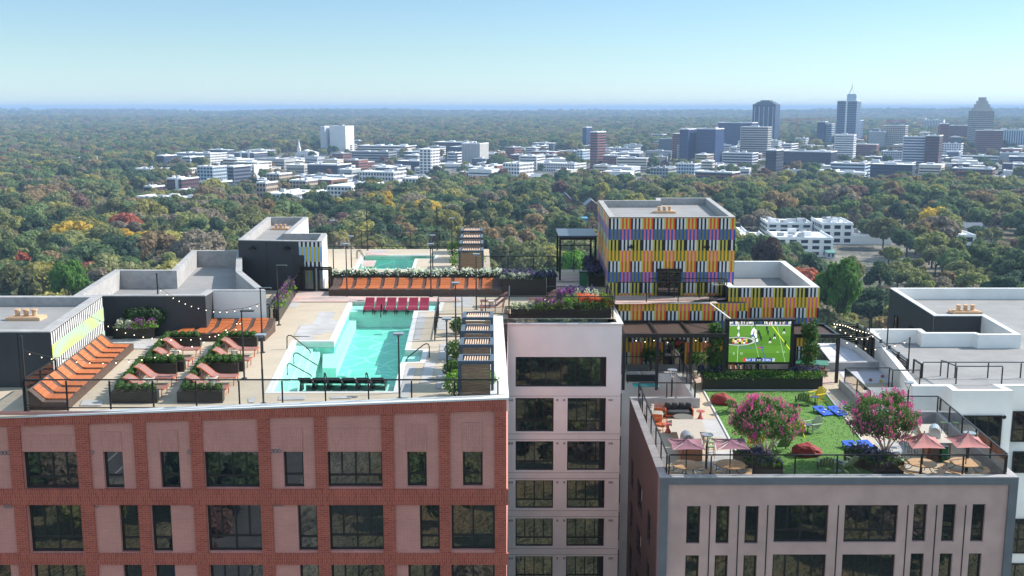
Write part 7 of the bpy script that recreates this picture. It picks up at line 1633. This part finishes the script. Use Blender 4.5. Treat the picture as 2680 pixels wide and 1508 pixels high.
# street and parked cars behind the camera, mirrored in the glass
q = MB(); z = GZ + .05
q.add([(-400, -225, z), (400, -195, z), (400, -181, z), (-400, -211, z)], [(0, 1, 2, 3)]); q.add([(-60, -420, z), (-46, -420, z), (-46, -60, z), (-60, -60, z)], [(0, 1, 2, 3)]); q.add([(-150, -175, z), (-75, -172, z), (-75, -125, z), (-150, -128, z)], [(0, 1, 2, 3)])
for i in range(40): x = -390 + i * 20; y = -218 + (x + 400) * .0375; q.add([(x, y, z + .02), (x + 6, y + .2, z + .02), (x + 6, y + .5, z + .02), (x, y + .3, z + .02)], [(0, 1, 2, 3)], 1)
for i in range(14): x = -148 + i * 5; q.add([(x, -150, z + .02), (x + .25, -150, z + .02), (x + .25, -128, z + .02), (x, -128, z + .02)], [(0, 1, 2, 3)], 1)
struct(q, 'road', [mat('asphalt', (.11, .11, .115), .9, var=.15, scale=.4), CM['roofw']])
def car(loc, rot, mname, label):
    r = root('parked_car', label, 'car', loc, None, rot); b = MB(); b.hexa([(-2.2, -.9, .35), (2.2, -.9, .35), (2.2, .9, .35), (-2.2, .9, .35), (-2.1, -.85, .95), (2.15, -.85, .85), (2.15, .85, .85), (-2.1, .85, .95)]); b.build('body', CM[mname], r, local=True)
    b = MB(); b.hexa([(-1.7, -.8, .95), (1.0, -.8, .9), (1.0, .8, .9), (-1.7, .8, .95), (-1.2, -.65, 1.45), (.4, -.65, 1.45), (.4, .65, 1.45), (-1.2, .65, 1.45)]); b.build('cabin', CM['win'], r, local=True)
    for x in (-1.4, 1.4):
        for s in (-1, 1): b = MB(); b.ico((x, s * .85, .35), .35, 1, sc_=(1, .4, 1)); b.build('wheel', CM['dark'], r, local=True)
for i, (x, y, a_, m_, cn) in enumerate(((-136, -140, 1.57, 'bright', 'white'), (-126, -141, 1.57, 'pale', 'silver'), (-116, -140, 1.57, 'roofg', 'grey'), (-96, -139, 1.57, 'navy', 'navy'), (-106, -141, 1.57, 'red', 'red'), (-40, -208, .04, 'red', 'red'), (-85, -211, .04, 'dark', 'black'), (20, -205, .04, 'bright', 'white'))): car((x, y, GZ + .06), a_, m_, '%s car mirrored in the windows, %s' % (cn, 'in the car park' if i < 5 else 'on the street'))
# small buildings filling the town
rn = random.Random(77); fill = []; tries = 0
while len(fill) < 185 and tries < 4000:
    tries += 1
    px = rn.uniform(560, 2700); py = rn.uniform(392, 478) if px > 900 else rn.uniform(420, 500)
    if px > 1300 and py > 462 and rn.random() < .6: continue
    g = P((px, py), GZ); w = rn.uniform(14, 46); d_ = rn.uniform(14, 30); h = rn.choice([5, 6, 8, 10, 13, 17])
    if py < 425 and px > 1750: h *= rn.choice([1, 1.6, 2.4, 3])
    if any(a - w * .5 < g.x < b + w * .5 and c_ - d_ < g.y < e + 4 for a, b, c_, e in BR): continue
    fill.append((px, py, g, w, d_, h))
    BR.append((g.x - w / 2 - 4, g.x + w / 2 + 4, g.y - 12, g.y + d_ + 3))
zones = [('front', lambda f: f[1] > 455), ('middle', lambda f: 425 < f[1] <= 455), ('rear', lambda f: f[1] <= 425)]
secs = ['left end', 'left part', 'centre left', 'centre', 'centre right', 'right part', 'right end']
cnt = {}
for f in sorted(fill):
    px, py, g, w, d_, h = f; zn = [z for z, t_ in zones if t_(f)][0]; col = rn.choice(['white', 'white', 'pale', 'cream', 'tan', 'brick', 'conc', 'grey', 'slate', 'navy', 'brick']); sc_ = secs[min(6, int((px - 560) / 306))]
    key = (col, zn, sc_); cnt[key] = cnt.get(key, 0) + 1; o_ = ['leftmost', 'second', 'third', 'fourth', 'fifth', 'sixth', 'seventh', 'eighth', 'ninth'][min(8, cnt[key] - 1)]
    cname = {'conc': 'concrete', 'cream': 'cream'}.get(col, col)
    r = root('town_building', '%s small %s building in the %s rows of the town, %s' % (o_, cname, zn, sc_), 'building', (g.x, g.y, GZ), 'small buildings filling the town', R(rn.choice([-24, -18, -30])))
    q = MB(); q.box(-w / 2, 0, -2, w / 2, d_, h); q.build('wall', CM[col], r, local=True); q = MB(); q.box(-w / 2 - .3, -.3, h, w / 2 + .3, d_ + .3, h + .5); q.build('roof', CM[rn.choice(['roofw', 'roofw', 'bright', 'roofg'])], r, local=True)
    q = MB(); q.box(-w * .2, d_ * .3, h + .5, w * .1, d_ * .6, h + 2.2); q.build('roof_unit', CM['pale'], r, local=True)
    for k in range(max(1, int(h / 3.4))): q = MB(); q.box(-w / 2 + 1, -.1, k * 3.4 + 1.1, w / 2 - 1, .02, k * 3.4 + 2.5); q.box(w / 2 - .02, 1, k * 3.4 + 1.1, w / 2 + .1, d_ - 1, k * 3.4 + 2.5); q.build('window_band', CM['win'], r, local=True)
# ---------------- trees ----------------
def leafmat(name, colnode):
    m = bpy.data.materials.new(name); m.use_nodes = True; t = m.node_tree; b = t.nodes['Principled BSDF']; b.inputs['Roughness'].default_value = .75; b.inputs['Specular IOR Level'].default_value = .15
    oi = t.nodes.new('ShaderNodeObjectInfo')
    if colnode == 'color': src = oi.outputs['Color']
    else:
        r = t.nodes.new('ShaderNodeValToRGB'); cr = r.color_ramp; cr.interpolation = 'CONSTANT'
        cs = colnode; cr.elements[0].position = 0; cr.elements[0].color = (*cs[0], 1); cr.elements[1].position = 1 / len(cs); cr.elements[1].color = (*cs[1], 1)
        for i in range(2, len(cs)): e = cr.elements.new(i / len(cs)); e.color = (*cs[i], 1)
        t.links.new(oi.outputs['Random'], r.inputs[0]); src = r.outputs[0]
    tc = t.nodes.new('ShaderNodeTexCoord'); n = t.nodes.new('ShaderNodeTexNoise'); n.inputs['Scale'].default_value = .9; n.inputs['Detail'].default_value = 4
    t.links.new(tc.outputs['Object'], n.inputs['Vector']); mr = t.nodes.new('ShaderNodeMapRange'); mr.inputs['From Min'].default_value = .35; mr.inputs['From Max'].default_value = .65
    mr.inputs['To Min'].default_value = .6; mr.inputs['To Max'].default_value = 1.5; t.links.new(n.outputs['Fac'], mr.inputs['Value'])
    v = t.nodes.new('ShaderNodeVectorMath'); v.operation = 'SCALE'; t.links.new(src, v.inputs[0]); t.links.new(mr.outputs[0], v.inputs['Scale']); t.links.new(v.outputs[0], b.inputs['Base Color'])
    tl = t.nodes.new('ShaderNodeBsdfTranslucent'); mx = t.nodes.new('ShaderNodeMixShader'); mx.inputs[0].default_value = .38
    v2 = t.nodes.new('ShaderNodeVectorMath'); v2.operation = 'MULTIPLY'; v2.inputs[1].default_value = (1.5, 1.6, .9); t.links.new(v.outputs[0], v2.inputs[0]); t.links.new(v2.outputs[0], tl.inputs[0])
    t.links.new(b.outputs[0], mx.inputs[1]); t.links.new(tl.outputs[0], mx.inputs[2]); t.links.new(mx.outputs[0], t.nodes['Material Output'].inputs[0])
    return m
COL = [('dark green', (.045, .070, .035)), ('dark green', (.055, .082, .042)), ('deep green', (.035, .058, .036)), ('mid green', (.080, .108, .048)), ('olive green', (.115, .122, .052)), ('olive green', (.105, .108, .052)),
       ('yellow green', (.17, .155, .052)), ('brownish', (.145, .105, .062)), ('grey brown', (.13, .108, .088)), ('golden yellow', (.26, .185, .035)), ('rust orange', (.22, .105, .05)), ('coral red', (.23, .075, .05)), ('plum brown', (.10, .060, .055))]
WT = [11, 11, 6, 15, 17, 15, 6, 10, 9, 1.0, .9, .35, 4]
far = [tuple(1.8 * q for q in c) for c, w in zip([c for _, c in COL], WT) for _ in range(int(round(w / 3.4)))][:31]
LM = leafmat('autumn_leaves', 'color'); LF = leafmat('forest_leaves', far); TK = mat('tree_bark', (.07, .055, .045), .9)
def crown_mesh(seed, nl=16, nleaf=2600, lm=LM, name='crown', rx=7.5, rz=5.5, leaf=.55):
    rnd = random.Random(seed); mb = MB(); lobes = []
    for i in range(nl):
        u = rnd.uniform(-.55, 1); th = rnd.uniform(0, 6.283) ; rr = math.sqrt(max(0, 1 - u * u * .8)) * rnd.uniform(.45, .8)
        c = (rx * rr * math.cos(th), rx * rr * math.sin(th), 9 + rz * u * .72); r = rnd.uniform(.26, .46) * rx * .8
        lobes.append((c, r)); mb.ico(c, r * .86, 2, nz=.55, sc_=(1, 1, .85), seed=seed * 31 + i)
    tot = sum(r * r for _, r in lobes)
    def pos(rd):
        k = rd.uniform(0, tot)
        for c, r in lobes:
            k -= r * r
            if k <= 0: break
        a = Vector((rd.gauss(0, 1), rd.gauss(0, 1), rd.gauss(.25, 1))).normalized(); q = r * rd.uniform(.82, 1.12)
        return (c[0] + a.x * q, c[1] + a.y * q, c[2] + a.z * q * .85), a
    mb.leaves(nleaf, pos, leaf, rnd, up=.3)
    o = mb.build(name, lm); return o
def trunk_mesh(seed):
    rnd = random.Random(seed); mb = MB(); mb.tube([(0, 0, -1), (.1, 0, 3), (0, .1, 8)], .45, 7, r2=.25)
    for i in range(5):
        a = rnd.uniform(0, 6.28); mb.tube([(0, 0, 3.5 + i * .5), (1.6 * math.cos(a), 1.6 * math.sin(a), 6.5), (3.6 * math.cos(a), 3.6 * math.sin(a), 9)], .22, 5, r2=.08)
    return mb.build('trunk', TK)
SH = [(11, 16, 7.5, 5.5), (12, 22, 8.5, 5.0), (13, 12, 5.8, 6.4), (14, 18, 7.0, 4.8), (15, 26, 9.0, 5.6), (16, 10, 5.0, 5.0)]
rn = random.Random(21)
def sil(px):
    T = [(-300, 772), (195, 772), (205, 768), (300, 706), (445, 704), (505, 655), (620, 655), (625, 630), (700, 566), (806, 566), (858, 612), (862, 585), (1190, 585), (1200, 598), (1268, 598), (1285, 700), (1462, 700), (1465, 690), (1562, 690), (1566, 520), (1848, 516), (1924, 570), (1926, 682), (2054, 682), (2150, 752), (2155, 850), (2318, 880), (2324, 752), (3000, 752)]
    for (a, b), (c_, d) in zip(T, T[1:]):
        if a <= px <= c_: return b + (d - b) * (px - a) / max(1, c_ - a)
    return 2000
cand = []; y = 270.0
while y < 9000:
    sp = 15.0 if y < 1500 else 15.0 + (y - 1500) * .0042
    x = -y * .53 - 20
    while x < y * .53 + 20:
        xx, yy = x + rn.uniform(-.42, .42) * sp, y + rn.uniform(-.42, .42) * sp; x += sp
        if any(a < xx < b and c_ < yy < d for a, b, c_, d in BR): continue
        px, py = proj((xx, yy, gz(xx, yy))); t_ = town(xx, yy)
        if rn.random() < t_ * (.93 if py < 520 else .4): continue
        if yy > 900 and noise.noise(Vector((xx / 60, yy / 90, 0))) > .42: continue
        s = rn.uniform(.72, 1.3) * (1.08 if yy < 900 else 1.0) * sp / 13.5 * 1.0
        tp = proj((xx, yy, gz(xx, yy) + 13 * s))
        # keep trees from hiding the buildings that stand behind them
        cand.append((xx, yy, s, tp, tp[1] < sil(tp[0]) - 3 and -40 < tp[0] < 2720))
    y += sp
def blocked(xx, yy, s):
    """tall tree just in front of a visible building is lowered"""
    for a, b, c_, d in BR:
        if a < xx < b and c_ - 130 < yy < c_: return True
    return False
vis = sorted([c for c in cand if c[4] and c[1] < 1400], key=lambda c: c[1] / c[2])[:292]
vs_ = set(id(c) for c in vis)
templ = []
for k, (sd_, nl, rx, rz) in enumerate(SH):
    templ.append((crown_mesh(sd_, nl, 3000, LM, 'crown', rx, rz), trunk_mesh(sd_)))
side = lambda px: ('at the far left edge' if px < 130 else 'above the left grey roof' if px < 300 else 'above the stepped roof annex' if px < 560 else 'left of the charcoal lift tower' if px < 700 else 'behind the charcoal lift tower' if px < 860 else 'above the left end of the far pool' if px < 1000 else 'above the right end of the far pool' if px < 1200 else 'right of the far pergolas' if px < 1330 else 'above the empty terrace rail' if px < 1460 else 'left of the striped tower' if px < 1570 else 'above the striped tower roof' if px < 1860 else 'right of the striped tower' if px < 2020 else 'above the striped annex' if px < 2150 else 'above the bocce court' if px < 2330 else 'above the far right grey roof' if px < 2520 else 'at the far right edge')
def depthw(py, px): d = sil(px) - py; return 'lowest' if d < 30 else 'low' if d < 70 else 'halfway up' if d < 120 else 'high' if d < 180 else 'near the town'
used = {}; first = [True] * len(templ)
for xx, yy, s, tp, _ in vis:
    k = rn.randrange(len(templ)); ci = rn.choices(range(len(COL)), WT)[0]
    # a few landmark trees take their photographed colour
    for lx_, ly_, nm in ((340, 600, 9), (48, 645, 11), (245, 700, 11), (85, 715, 11), (1340, 620, 10), (1550, 470, 6), (2560, 520, 7), (1010, 560, 3), (2290, 610, 4), (1010, 508, 9)):
        if abs(tp[0] - lx_) < 26 and abs(tp[1] - ly_) < 13: ci = nm
    s2_ = s * (.62 if blocked(xx, yy, s) else 1)
    r = root('tree', 'x', 'tree', (xx, yy, gz(xx, yy)), 'trees of the near woods', rn.uniform(0, 6.28)); r.scale = (s2_, s2_, s2_ * rn.uniform(.85, 1.1))
    j = rn.uniform(1.3, 2.1); col = [c * j for c in COL[ci][1]]
    for o in templ[k]:
        if first[k]: c = o
        else: c = o.copy(); sc.collection.objects.link(c)
        c.parent = r; c.color = (*col, 1)
    first[k] = False
    lab = '%s %s tree %s, %s' % (COL[ci][0], 'small' if s < .82 else 'broad' if s > 1.08 else 'rounded', side(tp[0]), depthw(tp[1], tp[0]))
    used.setdefault(lab, []).append((r, tp))
for lab, rs in used.items():
    rs.sort(key=lambda t: t[1][0]); n = len(rs)
    ords = ['leftmost', 'second from left', 'third from left', 'fourth from left', 'fifth from left', 'sixth from left', 'seventh from left']
    for i, (r, tp) in enumerate(rs): r['label'] = lab if n == 1 else lab + ', ' + (ords[i] if i < n - 1 and i < 7 else 'rightmost')
for lb, px_, pt_, Yd, sx_, kz, cc_ in (('bright green tree close behind the left grey roof', 174, 690, 345, .8, 1.2, (.075, .16, .03)), ('large bright green tree close right of the striped annex', 2200, 690, 300, .78, 1.6, (.075, .15, .03)), ('small bright green tree seen through the black entrance canopy', 1497, 660, 330, .55, .75, (.12, .25, .04)), ('dark leafless looking tree in front of the bright white apartments', 2010, 628, 420, .75, 1.2, (.07, .05, .045))):
    g_ = PY((px_, pt_), Yd); H_ = g_.z - GZ; r = root('tree', lb, 'tree', (g_.x, Yd, GZ), 'trees close to the rooftop', 0)
    c, t_ = (o.copy() for o in templ[4])
    for o in (c, t_): sc.collection.objects.link(o); o.parent = r; o.color = (*cc_, 1)
    c.scale = (sx_, sx_, kz); c.location = (0, 0, H_ - 14.5 * kz); t_.scale = (1, 1, (H_ - 6 * kz) / 8)
# the forest beyond: instances of leafy crowns as one object of stuff
lo = []
for k, (sd_, nl, rx, rz) in enumerate(SH[:4]):
    me = crown_mesh(sd_ + 40, nl, 1300, LF, 'forest_crown', rx, rz, .75); sc.collection.objects.unlink(me); lo.append(me)
colf = bpy.data.collections.new('forest_crowns')
for o in lo: colf.objects.link(o)
pts = [c for c in cand if id(c) not in vs_ and (c[4] or c[1] > 330)]
for i in range(900):   # woods behind the camera, seen mirrored in the windows
    xx, yy = rn.uniform(-280, 280), rn.uniform(-420, -60)
    if town(xx, yy) > .3: continue
    pts.append((xx, yy, rn.uniform(.6, 1.1), None, True))
me = bpy.data.meshes.new('forest'); me.from_pydata([(c[0], c[1], gz(c[0], c[1]) - 1.5) for c in pts], [], [])
a = me.attributes.new('size', 'FLOAT', 'POINT'); a.data.foreach_set('value', [c[2] * (.6 if blocked(c[0], c[1], c[2]) else 1) for c in pts])
fo_ = bpy.data.objects.new('forest', me); sc.collection.objects.link(fo_)
tag(fo_, 'autumn woods of green, olive and russet trees stretching to the plain', 'forest', kind='stuff')
ng = bpy.data.node_groups.new('scatter_crowns', 'GeometryNodeTree'); ng.interface.new_socket('Geometry', in_out='INPUT', socket_type='NodeSocketGeometry'); ng.interface.new_socket('Geometry', in_out='OUTPUT', socket_type='NodeSocketGeometry')
N = ng.nodes; gi = N.new('NodeGroupInput'); go = N.new('NodeGroupOutput'); mp = N.new('GeometryNodeMeshToPoints'); ip = N.new('GeometryNodeInstanceOnPoints'); ci_ = N.new('GeometryNodeCollectionInfo')
ci_.inputs['Collection'].default_value = colf; ci_.inputs['Separate Children'].default_value = True; ci_.inputs['Reset Children'].default_value = True
na = N.new('GeometryNodeInputNamedAttribute'); na.data_type = 'FLOAT'; na.inputs['Name'].default_value = 'size'
rv = N.new('FunctionNodeRandomValue'); rv.data_type = 'FLOAT_VECTOR'; rv.inputs[0].default_value = (0, 0, 0); rv.inputs[1].default_value = (0, 0, 6.28)
ri = N.new('FunctionNodeRandomValue'); ri.data_type = 'INT'; ri.inputs[4].default_value = 0; ri.inputs[5].default_value = 3
L = ng.links.new; L(gi.outputs[0], mp.inputs[0]); L(mp.outputs[0], ip.inputs['Points']); L(ci_.outputs[0], ip.inputs['Instance']); ip.inputs['Pick Instance'].default_value = True
L(ri.outputs[2], ip.inputs['Instance Index']); L(rv.outputs[0], ip.inputs['Rotation']); L(na.outputs[0], ip.inputs['Scale']); L(ip.outputs[0], go.inputs[0])
fo_.modifiers.new('scatter', 'NODES').node_group = ng
print('trees', len(vis), 'forest', len(pts))
# ---------------- haze ----------------
hz = MB(); hz.box(-42000, -1000, GZ - 60, 42000, 76000, 46)
hm = bpy.data.materials.new('haze'); hm.use_nodes = True; t = hm.node_tree; t.nodes.remove(t.nodes['Principled BSDF'])
pv = t.nodes.new('ShaderNodeVolumePrincipled'); pv.inputs['Color'].default_value = (.42, .60, .88, 1); pv.inputs['Density'].default_value = .00013; pv.inputs['Anisotropy'].default_value = 0.0
t.links.new(pv.outputs[0], t.nodes['Material Output'].inputs['Volume'])
ho = tag(hz.build('haze', hm), 'pale blue haze over the plain', 'haze', kind='stuff')
